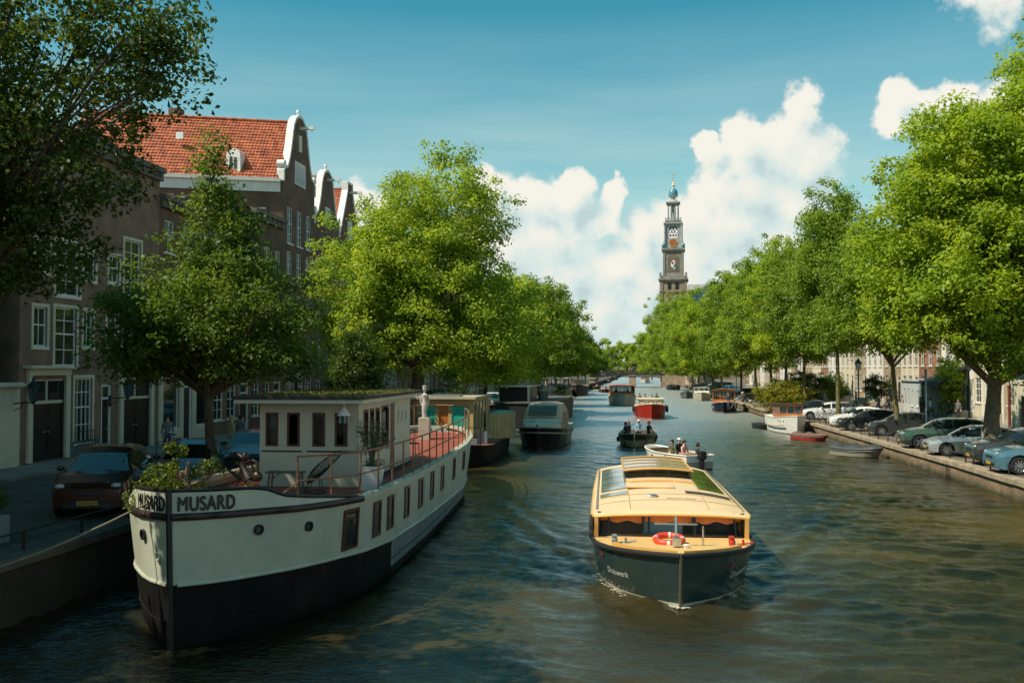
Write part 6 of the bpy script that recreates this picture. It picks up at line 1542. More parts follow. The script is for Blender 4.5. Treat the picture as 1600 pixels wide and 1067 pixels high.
# salon boats
def salon(label, loc, rz, L, B, zd, hullc, roofc, woodc, name='saloon_boat', cab=(.22, .8), zr=2.45, group=None):
    t = thing(name, label, 'boat', (*loc, 0), rz, group); h = small_hull(t, L, B, zd, hullc, .4, zbow=zd * 1.35)
    m = MB(); h.deckface(m, .1, L * .99, -.03, 0, .97, 16, .04); m.obj('deck', hullc[1], t)
    y0, y1 = L * cab[0], L * cab[1]; w_ = B * .40; m = MB(); n = max(3, int((y1 - y0) / .8))
    for i in range(n + 1):
        y = lerp(y0, y1, i / n); [m.box((s_ * w_, y, (zd + zr) / 2), (.09, .10, zr - zd)) for s_ in (-1, 1)]
    for x in (-.34, .34): [m.box((x * w_, y, (zd + zr) / 2), (.08, .08, zr - zd)) for y in (y0, y1)]
    for s_ in (-1, 1): m.box((s_ * w_, (y0 + y1) / 2, zd + .26), (.08, y1 - y0, .62)); m.box((s_ * w_, (y0 + y1) / 2, zr - .05), (.085, y1 - y0, .1))
    for y in (y0, y1): m.box((0, y, zd + .26), (2 * w_, .085, .62)); m.box((0, y, zr - .05), (2 * w_, .085, .1))
    m.obj('cabin_frame', woodc, t)
    m = MB(); [m.bx(s_ * w_ - .01, s_ * w_ + .01, y0, y1, zd + .3, zr - .05) for s_ in (-1, 1)]; m.bx(-w_, w_, y0 - .005, y0 + .01, zd + .3, zr - .05); m.obj('window', CG, t)
    m = MB(); rows = [[(lerp(-w_ - .14, w_ + .14, j / 8), y, zr + .02 + .12 * (1 - (j / 4 - 1) ** 2)) for j in range(9)] for y in (y0 - .25, (y0 + y1) / 2, y1 + .2)]; m.grid(rows); m.grid([[(p_[0], p_[1], p_[2] - .06) for p_ in r_[::-1]] for r_ in rows]); m.obj('roof', roofc, t)
    return t, h
ORF = mat('salmon_roof', (.62, .22, .12), .5); OWD = mat('orange_varnish', (.50, .15, .03), .28, 0, (5, .3), coat=.4)
s1, _h = salon('white saloon boat with orange varnished cabin sailing ahead of the red launch', G(975, 634, 0), R(4), 12, 3.9, 1.2, (WHITE, CREAM, SND), mat('orange_red_roof', (.62, .14, .05), .5), OWD, zr=2.65)
s2, hh2 = salon('dark blue boat with open wooden cabin moored on the right', G(1130, 645, 0), R(-6), 8.0, 3.0, .95, (mat('navy_hull', (.012, .02, .045), .3), WHITE, CREAM), OWD, OWD, zr=2.5)
hh2.text(s2, 'IVORIG', -1, 1.3, .55, .35, WHITE, 0, .01) if False else None
m = MB(); hh2.plate(1.9, .62, .75, .16, -1, m, .015); m.obj('name_plate', WHITE, s2)
s4, _h = salon('small white cabin boat moored behind the dark blue boat', G(1096, 626, 0), R(-4), 6.5, 2.8, 1.0, (CREAM, CREAM, WHITE), WHITE, WHITE, cab=(.3, .6), zr=2.0)
# wheelhouse boat
wx, wy = G(1251, 679, 0)
t = thing('wheelhouse_boat', 'white little cruiser with orange wooden wheelhouse moored at the right quay', 'boat', (wx - .3, wy, 0), R(4)); h = small_hull(t, 8.2, 2.7, 1.35, (WHITE, SND, CREAM), .25, zbow=1.65)
WBX, WBY = wx - .3, wy; t.scale = (.88, .88, .88)
m = MB(); h.deckface(m, .1, 8.1, -.03, 0, .97, 16, .05); m.obj('deck', WHITE, t)
m = MB(); h.rail(m, .05, -.75, 1.0, 6.0, 24, off=.05); m.obj('rubbing_band', SND, t)
m = MB(); m.bx(-1.0, 1.0, 2.4, 2.46, 1.3, 1.75); m.bx(-1.0, 1.0, 5.0, 5.06, 1.3, 1.75); [m.bx(s_ * 1.0 - .03, s_ * 1.0 + .03, 2.4, 5.06, 1.3, 1.75) for s_ in (-1, 1)]
for x in (-1, -.33, .33, 1): [m.box((x, y, 2.1), (.12, .08, .75)) for y in (2.43, 5.03)]
for y in (3.3, 4.2): [m.box((x, y, 2.1), (.08, .1, .75)) for x in (-1, 1)]
m.bx(-1.03, 1.03, 2.4, 5.08, 2.4, 2.5); m.obj('wheelhouse', OWD, t)
MB().bx(-.98, .98, 2.42, 2.43, 1.75, 2.42).obj('front_window', GLASSB, t); [MB().bx(s_ * .99 - .01, s_ * .99 + .01, 2.45, 5, 1.75, 2.42).obj('side_window', GLASSB, t) for s_ in (-1, 1)]
m = MB(); m.box((0, 3.7, 2.55), (2.4, 3.1, .08), 0, 0, .03); m.obj('roof', mat('dark_wood_roof', (.05, .025, .015), .5), t)
m = MB(); [porthole_q for porthole_q in ()]
for y in (1.2, 1.7, 2.2):
    n_ = h.N(y, 1.1, -1); c = h.P(y, 1.12, -1); q = n_.to_track_quat('Z', 'Y'); a = MB().lathe([(0, .02), (.09, .02), (.11, 0)], 12); m.add([(c + q @ Vector(v_)) for v_ in a.v], a.f)
m.obj('porthole', GREYM, t)
# covered dinghies
def dinghy(label, loc, rz, L, B, hullc, tarp, z=.42, hump=.3):
    t = thing('covered_dinghy', label, 'dinghy', (*loc, 0), rz); h = small_hull(t, L, B, z, (hullc, hullc, tarp), .3); m = MB(); rg = random.Random(int(L * 10))
    rows = []
    for i in range(15):
        y = L * i / 14; w_ = h.P(y, h.deck(y), 1).x * 1.05; rows.append([(lerp(-w_, w_, j / 8), h.P(y, h.deck(y), 1).y, h.deck(y) - (.12 if j in (0, 8) else 0) + hump * (1 - abs(j / 4 - 1) ** 1.4) * (.75 + .25 * math.sin(i * 1.1)) * min(1, .3 + i / 4) + rg.uniform(-.02, .02)) for j in range(9)])
    m.grid(rows); m.obj('tarpaulin', tarp, t, 35); return t
dinghy('small boat under a dark grey tarpaulin at the right quay', G(1370, 715, 0), R(48), 2.7, 1.3, mat('grey_cream_paint', (.26, .24, .18), .5), mat('grey_tarp', (.05, .055, .055), .55, 0, (3, .3)), .45, .34)
dinghy('little red dinghy under a brown cover behind the wheelhouse boat bow', G(1287, 689, 0), R(40), 2.6, 1.2, RED, mat('brown_tarp', (.16, .09, .07), .7, 0, (3, .3)), .35, .25)
dinghy('black dinghy lying against the wheelhouse boat stern', G(1205, 671, 0), R(15), 3.0, 1.3, BLACK, mat('black_tarp', (.02, .022, .022), .6), .4, .1)
dinghy('dark covered boat moored next to the stone bridge abutment', G(1060, 609, 0), R(20), 5.5, 2.2, BLACK, MATS['black_tarp'], .8, .5)
dinghy('grey covered boat moored left of the small white cabin boat', G(1072, 622, 0), R(-4), 5.0, 2.2, GREYM, MATS['grey_tarp'], .8, .5)
# green houseboat
GX, GY = -9.9, 47.2
HBW = mat('ochre_cabin', (.45, .32, .12), .6, 0, (2, .2)); TEAL = mat('teal_glass', (.02, .38, .27), .2, 0, (1.5, .35)); TEALD = mat('teal_deck', (.16, .52, .42), .5, 0, (1.4, .3))
t = thing('green_houseboat', 'houseboat with ochre cabin, teal windows and dark hull behind the white barge', 'houseboat', (GX, GY, 0), R(1)); h = Hull([(0, .1, .1, 1.25), (.5, 1.3, .9, 1.2), (1.5, 2.1, 1.7, 1.1), (3, 2.35, 2.1, 1.05), (8, 2.35, 2.2, 1.05), (12, 2.1, 2, 1.05)], .2, .8)
m = MB(); h.shell(m, [lambda y: -.4, lambda y: .3, lambda y: h.deck(y)], [0, 0], 3, 30); m.obj('hull', MBK, t, 50); m = MB(); h.deckface(m, .2, 11.9, -.02, 0, .97, 12); m.obj('deck', mat('rust_deck', (.2, .08, .05), .8), t)
m = MB(); [m.bx(*a) for a in ((-2.0, -1.85, 3.0, 9, 1.0, 3.4), (.95, 1.1, 9, 9.1, 1, 3.4))]
q = MB(); facade(q, 3.2, 1.0, 3.4, [(.35, 1.15, 1.95, 3.05), (2.05, 2.95, 1.95, 3.05), (1.35, 1.85, 1.1, 3.1)], 0, .08); m.add([(v_[0] - 2.0, v_[1] + 2.9, v_[2]) for v_ in q.v], q.f)
q = MB(); facade(q, 6.2, 1.0, 3.4, [(.3, 1.2, 1.7, 3.2), (1.5, 2.4, 1.7, 3.2), (2.7, 3.6, 1.7, 3.2), (3.9, 4.8, 1.7, 3.2)], 0, .08); m.add([(1.2 - v_[1], 2.9 + v_[0], v_[2]) for v_ in q.v], q.f)
m.add([(-2, 2.92, 1.02), (1.2, 2.92, 1.02), (1.2, 9.1, 1.02), (-2, 9.1, 1.02)], [(0, 1, 2, 3)]); m.bx(-2, 1.2, 9.0, 9.1, 1, 3.4); m.obj('cabin', HBW, t)
MB().bx(-1.65, -.85, 2.95, 2.97, 1.95, 3.05).obj('window', TEAL, t); MB().bx(.05, .95, 2.95, 2.97, 1.95, 3.05).obj('window', TEAL, t); m = MB(); m.bx(-.65, -.15, 2.96, 2.98, 1.1, 3.1); m.obj('door', OWD, t)
m = MB(); m.bx(1.13, 1.15, 3.1, 8.9, 1.7, 3.2); m.obj('side_window', GLASSB, t)
m = MB(); m.bx(-2.2, 1.35, 2.6, 9.4, 3.4, 3.52); m.obj('roof', mat('cream_flat_roof', (.45, .38, .26), .7, 0, (1, .3)), t); m = MB(); m.bx(-1.2, .4, 3.2, 4.4, 3.52, 3.62); m.obj('skylight', GREYM, t)
m = MB(); m.bx(-1.98, 1.18, 2.87, 2.898, 1.0, 1.55); m.obj('cream_panel', CREAM, t)
# round teal terrace
m = MB(); rows = [[(1.3 + 1.35 * math.sin(a) * 1.0, 9.6 - 2.6 * math.cos(a), z) for z in (1.0, 2.45)] for a in np.linspace(.0, PI, 21)]; m.grid(rows); o = m.obj('plank_wall', HBW, t)
m = MB(); [m.tube([rows[i][0], rows[i][1]], .03) for i in range(0, 21)]; m.obj('plank_ribs', mat('grey_planks', (.3, .28, .24), .7), t)
m = MB(); m.add([r_[1] for r_ in rows], [tuple(range(21))]); m.obj('terrace', TEALD, t)
m = MB(); [m.tube([(x, .6 + abs(x) * .5, 1.1), (x, .6 + abs(x) * .5, 2.0)], .02) for x in (-1.8, -1.2, -.6, 0, .6, 1.2, 1.8)]; m.tube([(x, .6 + abs(x) * .5, 2.0) for x in (-1.8, -1.2, -.6, 0, .6, 1.2, 1.8)], .02); m.obj('bow_railing', IRON, t)
m = MB(); m.bx(1.4, 1.9, 3.2, 3.6, 1.05, 1.7); m.bx(.9, 1.5, 2.2, 2.5, 1.05, 1.35); m.sph((1.7, 4.4, 1.3), .25, 8); m.obj('deck_clutter', GREYM, t)
# dark houseboat
t = thing('dark_houseboat', 'low black houseboat with flat pale edged roof and long dark deck', 'houseboat', (-9.7, 80, 0), 0)
m = MB(); m.bx(-2.4, 2.6, 0, 22, -.4, 2.1); m.obj('hull', mat('dark_hull', (.018, .017, .016), .6, 0, (2, .4)), t); m = MB(); m.bx(-2.5, 2.75, -.1, 22.1, 2.1, 2.22); m.obj('deck', mat('grey_deck', (.12, .115, .10), .7), t)
m = MB(); m.bx(-2.4, .2, 2.5, 9, 2.22, 3.45); m.obj('cabin', BLACK, t); m = MB(); m.bx(-2.6, .45, 2.2, 9.3, 3.45, 3.56); m.bx(.05, .25, 2.4, 2.6, 2.22, 3.45); m.obj('roof', STUW, t)
m = MB(); [m.tube([(2.6, y, 2.2), (2.6, y, 3.0)], .02) for y in np.arange(4, 21, 1.6)]; m.tube([(2.6, 4, 3.0), (2.6, 20.4, 3.0)], .02); m.obj('railing', GREYM, t); m = MB(); m.lathe([(.42, 2.22), (.5, 3.0), (.45, 3.02)], 12, (1.1, 5.5, 0)); m.obj('tub', mat('green_tub', (.12, .16, .13), .7), t)
# boat with white disc and plants
t = thing('cluttered_boat', 'old boat with white round table top, plants and a pale canopy frame', 'boat', (-9.6, 106, 0), R(1)); h = small_hull(t, 13, 3.8, 1.5, (mat('grey_white_hull', (.3, .29, .25), .6, 0, (2, .3)), GREYM, CREAM), .3, zbow=1.8); m = MB(); h.deckface(m, .1, 12.9, -.03); m.obj('deck', GREYM, t)
m = MB(); m.lathe([(0, 0), (.9, 0), (.9, .06), (0, .06)], 20, (-.6, 2.4, 2.3), ax='y'); m.obj('white_disc', WHITE, t); m = MB(); [m.tube([(x, y, 1.5), (x, y, 3.9)], .05) for x in (-1.4, 1.2) for y in (5, 8)]; [m.tube([(x, 5, 3.9), (x, 8, 3.9)], .05) for x in (-1.4, 1.2)]; m.box((-.1, 6.5, 3.93), (3.2, 3.4, .06)); m.obj('canopy_frame', WHITE, t)
m = MB(); m.bx(-1.2, 1.2, 6, 10, 1.5, 2.6); m.obj('cabin', WHITE, t); bush('green pot plants on the cluttered old boat', (-8.7, 109, 1.5), (.9, 1.6, .8), 3500, .16, LF_BUSH, 44, rc=.3, cat='plant')
t = thing('sailing_barge', 'dark old ship with a single thin mast moored near the bridge', 'ship', (-11.6, 176, 0), 0); h = small_hull(t, 18, 3.2, 1.7, (mat('brown_black_hull', (.035, .025, .02), .6), SND, CREAM), .3, zbow=2.2); m = MB(); h.deckface(m, .1, 19.8, -.03); m.obj('deck', WOOD, t); m = MB(); m.tube([(0, 5, 2), (0, 5, 8.6)], .07); m.obj('mast', GREYM, t); m = MB(); m.bx(-1.4, 1.4, 8, 14, 2, 3.0); m.obj('deckhouse', WHITE, t)
SB = 'small open boats far down the canal'
fb, _h = open_boat('small dark open boat with people, left of the saloon boat', G(945, 613, 0), R(5), 5.5, 2.2, .6, (BLACK, WHITE, SND), group=SB, engine=False)
for k, (px, py, lb) in enumerate([(932, 608, 'small dark open boat with people just before the bridge pier'), (950, 598, 'little open boat passing under the middle of the bridge'), (962, 593, 'tiny dark boat beyond the middle span of the bridge'), (935, 592, 'tiny dark boat beyond the left span of the bridge')]):
    dup(fb, (*G(px, py, 0), 0), R(5), lb, 1.0, SB)
s3 = dup(s1, (*G(1008, 598, 0), 0), R(0), 'distant white saloon boat beyond the right span of the bridge', .9)
# ---------------- cars ----------------
def paint(name, col, metal=.5):
    return mat(name, col, .28, metal, (.6, .05), coat=.8)
CARG = glass_mat('car_glass', (.015, .022, .024), .03)
LAMP = mat('headlamp_glass', (.5, .52, .52), .1, .3); TAILM = mat('tail_lamp_red', (.35, .008, .008), .15)
ALLOY = mat('alloy', (.42, .43, .44), .3, .8)
SPEC = {  # L, W, H, belt line, roof line, windscreen x, rear glass x, side glass, wheels x, wheel r
 'hatch': (4.05, 1.74, 1.47, [(0, .60), (.1, .70), (.6, .84), (1.15, .93), (3.6, 1.02), (4.0, .95), (4.05, .8)], [(0, .62), (.1, .73), (.6, .88), (1.1, .96), (1.75, 1.34), (2.2, 1.46), (2.9, 1.47), (3.5, 1.38), (3.95, .98), (4.05, .82)], (1.12, 1.85), (3.52, 3.9), [(1.5, 2.35), (2.43, 3.2), (3.28, 3.55)], (.78, 3.3), .315),
 'suv': (4.45, 1.84, 1.64, [(0, .72), (.1, .86), (.7, 1.0), (1.2, 1.06), (4.0, 1.14), (4.38, 1.05), (4.45, .8)], [(0, .75), (.1, .9), (.7, 1.04), (1.15, 1.09), (1.8, 1.48), (2.3, 1.61), (3.3, 1.62), (3.95, 1.52), (4.32, 1.1), (4.45, .85)], (1.18, 1.88), (3.97, 4.28), [(1.55, 2.45), (2.53, 3.4), (3.48, 3.85)], (.86, 3.55), .36),
 'sedan': (4.6, 1.80, 1.44, [(0, .58), (.1, .68), (.7, .84), (1.3, .92), (3.6, 1.0), (4.5, .98), (4.6, .82)], [(0, .60), (.1, .71), (.7, .88), (1.25, .95), (1.95, 1.32), (2.4, 1.43), (3.1, 1.42), (3.95, 1.08), (4.5, 1.0), (4.6, .85)], (1.28, 2.0), (3.2, 3.9), [(1.7, 2.5), (2.58, 3.35)], (.85, 3.7), .325),
 'van': (5.0, 1.95, 1.98, [(0, .75), (.1, .9), (.6, 1.05), (1.0, 1.14), (4.6, 1.25), (4.95, 1.2), (5.0, .9)], [(0, .78), (.1, .94), (.55, 1.1), (.95, 1.2), (1.6, 1.75), (2.0, 1.93), (4.3, 1.97), (4.75, 1.85), (4.95, 1.3), (5.0, 1.0)], (.98, 1.62), (4.78, 4.93), [(1.25, 2.2), (2.3, 3.3), (3.4, 4.4)], (.9, 4.0), .345)}
WHC = {}
def wheel_meshes(r, style):
    k = (r, style)
    if k in WHC: return WHC[k]
    t = MB(); t.lathe([(r * .64, -.10), (r * .9, -.105), (r, -.07), (r, .07), (r * .9, .105), (r * .64, .10)], 24, ax='y')
    q = MB(); q.lathe([(r * .62, -.085), (r * .66, -.10), (r * .60, -.06), (r * .60, .05)], 24, ax='y'); q.lathe([(0, -.075), (.045, -.075), (.06, -.05), (.06, .02)], 12, ax='y')
    n = {'five': 5, 'six': 6, 'ten': 10}[style]
    for i in range(n):
        a = 2 * PI * i / n; w = .055 if n < 8 else .025
        c, s = math.cos(a), math.sin(a)
        vs = []
        for rr_, ww in ((.04, w * .7), (r * .62, w * 1.15)):
            for sx in (-1, 1):
                for y in (-.085, -.05): vs.append((c * rr_ - s * ww * sx, y, s * rr_ + c * ww * sx))
        q.add(vs, [(0, 2, 6, 4), (1, 5, 7, 3), (0, 4, 5, 1), (2, 3, 7, 6)])
    b = MB(); b.lathe([(0, .0), (r * .62, 0)], 20, ax='y')
    WHC[k] = (t.mesh('tyre', RUBBER, 40), q.mesh('rim', ALLOY, 40), b.mesh('brake_disc', BLACK)); return WHC[k]
def car(label, kind, loc, rz, pm, style='five', trimm=None, group=None, plate=None, roofm=None, backwards=False, name='parked_car'):
    """nose at local x = 0 pointing to -x"""
    L, W, H, bl, rl, ws, rg_, sg, wx_, wr = SPEC[kind]
    t = thing(name, label, 'car', loc, rz, group)
    bx_, by_ = [p_[0] for p_ in bl], [p_[1] for p_ in bl]; rx_, ry_ = [p_[0] for p_ in rl], [p_[1] for p_ in rl]
    ar = wr + .055; wz = wr; hw = W / 2; zb0 = .20
    xs = set(np.round(np.linspace(0, L, 40), 3))
    for w in wx_:
        for a in np.linspace(0, PI, 15): xs.add(round(w + ar * math.cos(a), 3))
    for v in (*ws, *rg_, *[e for s_ in sg for e in s_], .03, .08, .16, L - .03, L - .08, L - .16): xs.add(round(v, 3))
    xs = sorted(x for x in xs if 0 <= x <= L)
    def sec(x, sd):
        e = min(x, L - x); wf = 1 - .16 * max(0, 1 - e / .55) ** 2.2
        zt = interp(x, rx_, ry_); zb = min(interp(x, bx_, by_), zt - .01); za = zb0 + (.1 * max(0, 1 - e / .25))
        for w in wx_:
            if abs(x - w) < ar: za = max(za, wz + math.sqrt(max(0, ar * ar - (x - w) ** 2)))
        gh = max(0, min(1, (zt - zb - .04) / .3)); wt = lerp(.86, .70, gh)
        zs = max(lerp(zb0, zb, .42), za + .02); z2 = max(lerp(zb0, zb, .72), zs + .01)
        pts = [(.0, za), (.80, za), (.965, za + .0), (.995, min(zs, zb - .03)), (1.0, min(z2, zb - .02)), (.955, zb), (lerp(.93, wt + .045, gh), lerp(zb + .008, zt - .1, gh)), (wt - .03, zt - .012), (wt * .55, zt + .012), (0, zt + .02)]
        return [(x, sd * hw * wf * a, z) for a, z in pts]
    mi_ = 0; body = MB(); win = {}; 
    for sd in (-1, 1):
        S = [sec(x, sd) for x in xs]
        for i in range(len(xs) - 1):
            xm = (xs[i] + xs[i + 1]) / 2
            for j in range(9):
                q = [S[i][j], S[i + 1][j], S[i + 1][j + 1], S[i][j + 1]]; f = (0, 1, 2, 3) if sd > 0 else (3, 2, 1, 0)
                gh = interp(xm, rx_, ry_) - interp(xm, bx_, by_)
                part = None
                if j == 5 and gh > .13 and any(a < xm < b for a, b in sg): part = 'side_window'
                elif j in (6, 7, 8) and ws[0] < xm < ws[1]: part = 'windscreen'
                elif j in (6, 7, 8) and rg_[0] < xm < rg_[1]: part = 'rear_window'
                if part == 'windscreen' and j == 6 and xm < ws[0] + .1: part = None
                if part: win.setdefault(part if part != 'side_window' else ('side_window', sd, [k for k, s_ in enumerate(sg) if s_[0] < xm < s_[1]][0]), MB()).add(q, [f])
                else: body.add(q, [f], 1 if (j < 2 or (trimm and j == 2)) else (2 if roofm and j >= 7 and gh > .3 else 0))
    for x, s_ in ((0, 1), (L, -1)):
        a, b = sec(x, 1), sec(x, -1); body.add(a + b[::-1], [tuple(range(20)) if s_ < 0 else tuple(range(20))[::-1]], 0)
    body.obj('body', [pm, RUBBER, roofm or pm], t, 38)
    for k, m in win.items(): m.obj(k if isinstance(k, str) else k[0], CARG, t, 60)
    tm, rm, dm = wheel_meshes(wr, style)
    for x in wx_:
        for sd in (-1, 1):
            o = link('wheel', dm, t, (x, sd * (hw - .12), wr), 0 if sd < 0 else PI); link('tyre', tm, o); link('rim', rm, o)
    for sd in (-1, 1):
        zb = interp(.12, bx_, by_); m = MB(); m.sph((.17, sd * (hw * .70), zb - .04), (.17, .17, .07), 10); m.obj('headlight', LAMP, t, 60)
        zb = interp(L - .1, bx_, by_); m = MB(); m.sph((L - .12, sd * (hw * .74), zb - .04), (.13, .14, .10), 10); m.obj('tail_light', TAILM, t, 60)
        xm = sg[0][0] + .05; zm = interp(xm, bx_, by_) + .06; m = MB(); m.sph((xm, sd * (hw + .08), zm), (.07, .11, .07), 8); m.box((xm, sd * (hw - .02), zm - .03), (.05, .16, .04)); m.obj('mirror', BLACK if trimm else pm, t, 60)
    m = MB(); m.box((-.004, 0, .36), (.05, W * .62, .15), 0, 0, .015); m.box((.0, 0, .56 if kind != 'suv' else .66), (.03, W * .38, .09), 0, 0, .01); m.obj('grille', BLACK, t)
    for s_ in sg[:2]: [MB().box((s_[1] - .14, sd * (hw + .004), interp(s_[1], bx_, by_) - .10), (.18, .03, .03), 0, 0, .008).obj('door_handle', BLACK, t) for sd in (-1, 1)]
    for x, lb in ((-.035, 'f'), (L + .012, 'r')):
        p_ = MB().box((x, 0, .42 if x < 0 else .62), (.012, .52, .11)).obj('licence_plate', mat('yellow_plate', (.55, .33, .03), .5), t)
        if plate and x < 0:
            v, f = text_mesh(plate, .105, 0, .001, 1.0); w = max(q[0] for q in v)
            MB().add([(x - .009, w / 2 - q[0] - .02, .385 + q[1]) for q in v], f).obj('plate_lettering', BLACK, p_); MB().box((x - .002, .245, .42), (.012, .04, .11)).obj('blue_strip', mat('eu_blue', (.01, .03, .3), .5), p_)
    return t
GC = 'cars parked along the right quay'
def rpark(label, kind, px, py, pm, style='five', ang=10, **kw):
    """front wheel foot of the car at this pixel; parked nose to the water"""
    L, wxx = SPEC[kind][0], SPEC[kind][8][0]; x, y = G(px, py, ZR); a = R(ang)
    hw = SPEC[kind][1] / 2 - .1
    ox, oy = wxx, -hw
    return car(label, kind, (x - (ox * math.cos(a) - oy * math.sin(a)), y - (ox * math.sin(a) + oy * math.cos(a)), ZR), a, pm, style, group=GC, **kw)
SIL = paint('silver_paint', (.48, .50, .50)); DGR = paint('dark_grey_paint', (.06, .065, .065)); CBL = paint('black_car_paint', (.012, .014, .018), .2); WHP = paint('white_car_paint', (.75, .76, .74), 0); GRN = paint('green_car_paint', (.05, .11, .08), .3); BLU = paint('steel_blue_paint', (.10, .22, .28), .4); NAVY = paint('navy_paint', (.02, .03, .05)); BRN = paint('dark_copper_paint', (.055, .017, .012), .5); CYB = paint('bright_blue_paint', (.05, .22, .40), .3)
rpark('steel blue car cut by the right edge, nearest on the right quay', 'suv', 1590, 741, BLU, 'ten', -1)
rpark('dark grey sport utility car with black arches between the blue and silver cars', 'suv', 1553, 727, DGR, 'five', -2, trimm=True)
rpark('silver hatchback behind the chestnut trunk', 'hatch', 1477, 712, SIL, 'six', -3)
rpark('dark green sport utility car next to the silver hatchback', 'suv', 1436, 701, GRN, 'five', -3, trimm=True)
rpark('dark grey hatchback with red tail lamp behind the lichen covered trunk', 'hatch', 1376, 680, DGR, 'ten', -4)
rpark('black hatchback between the dark grey hatchback and the white car', 'hatch', 1329, 673, CBL, 'six', -4)
rpark('white hatchback behind the black hatchback', 'hatch', 1313, 667, WHP, 'five', -4)
rpark('white sedan behind the parked bicycles', 'sedan', 1265, 655, WHP, 'five', -4)
rpark('dark green grey van behind the white sedan', 'van', 1225, 643, paint('van_paint', (.05, .07, .07)), 'five', -6)
rpark('dark blue car left of the white sedan', 'sedan', 1240, 650, NAVY, 'five', -5)
for k, (px, py, kd, pm, lb) in enumerate([(1122, 617, 'suv', BLU, 'blue grey car on the right quay behind the small white cabin boat'), (1096, 612, 'sedan', SIL, 'light silver blue car further along the right quay near the bridge'), (1150, 622, 'hatch', NAVY, 'dark blue car half hidden behind the dark blue cabin boat'), (1168, 627, 'suv', DGR, 'dark grey car behind the bushes on the right quay'), (1084, 608, 'hatch', CBL, 'black car close to the far bridge on the right'), (1108, 614, 'van', DGR, 'dark van by the trees close to the far bridge')]):
    rpark(lb, kd, px, py, pm, 'five', -4)
# left street: parked parallel, noses to the camera
def lpark(label, kind, x, y, pm, style='five', ang=90, **kw): return car(label, kind, (x, y, ZL), R(ang), pm, style, group='cars parked along the left quay', **kw)
gb_ = G(132, 812, ZL)
lpark('dark copper brown car facing the camera at the left edge', 'suv', gb_[0] + .05, gb_[1] + .1, BRN, 'ten', 109, plate='GNP-32-H')
lpark('dark car with open looking wheel behind the brown car', 'hatch', -13.35, 26.7, NAVY, 'ten', 108)
lpark('black car behind the bow garden of the barge', 'sedan', -13.8, 32.2, CBL, 'five', 104)
lpark('bright blue car partly hidden by the barge deckhouse', 'hatch', -13.7, 38.2, CYB, 'five', 90)
lpark('blue hatchback further along the left street', 'hatch', -13.8, 44, BLU, 'five', 90)
for k, (Y, kd, pm, lb) in enumerate([(49, 'suv', DGR, 'dark grey car under the big bright tree'), (61, 'hatch', SIL, 'silver car parked behind the green houseboat'), (67, 'van', BLU, 'blue van on the left quay behind the dark houseboat'), (74, 'sedan', CYB, 'blue sedan on the left quay beyond the blue van'), (88, 'hatch', WHP, 'white hatchback on the left quay beyond the second tree'), (95, 'suv', NAVY, 'navy car on the left quay beyond the white hatchback')]):
    lpark(lb, kd, -13.9, Y, pm)

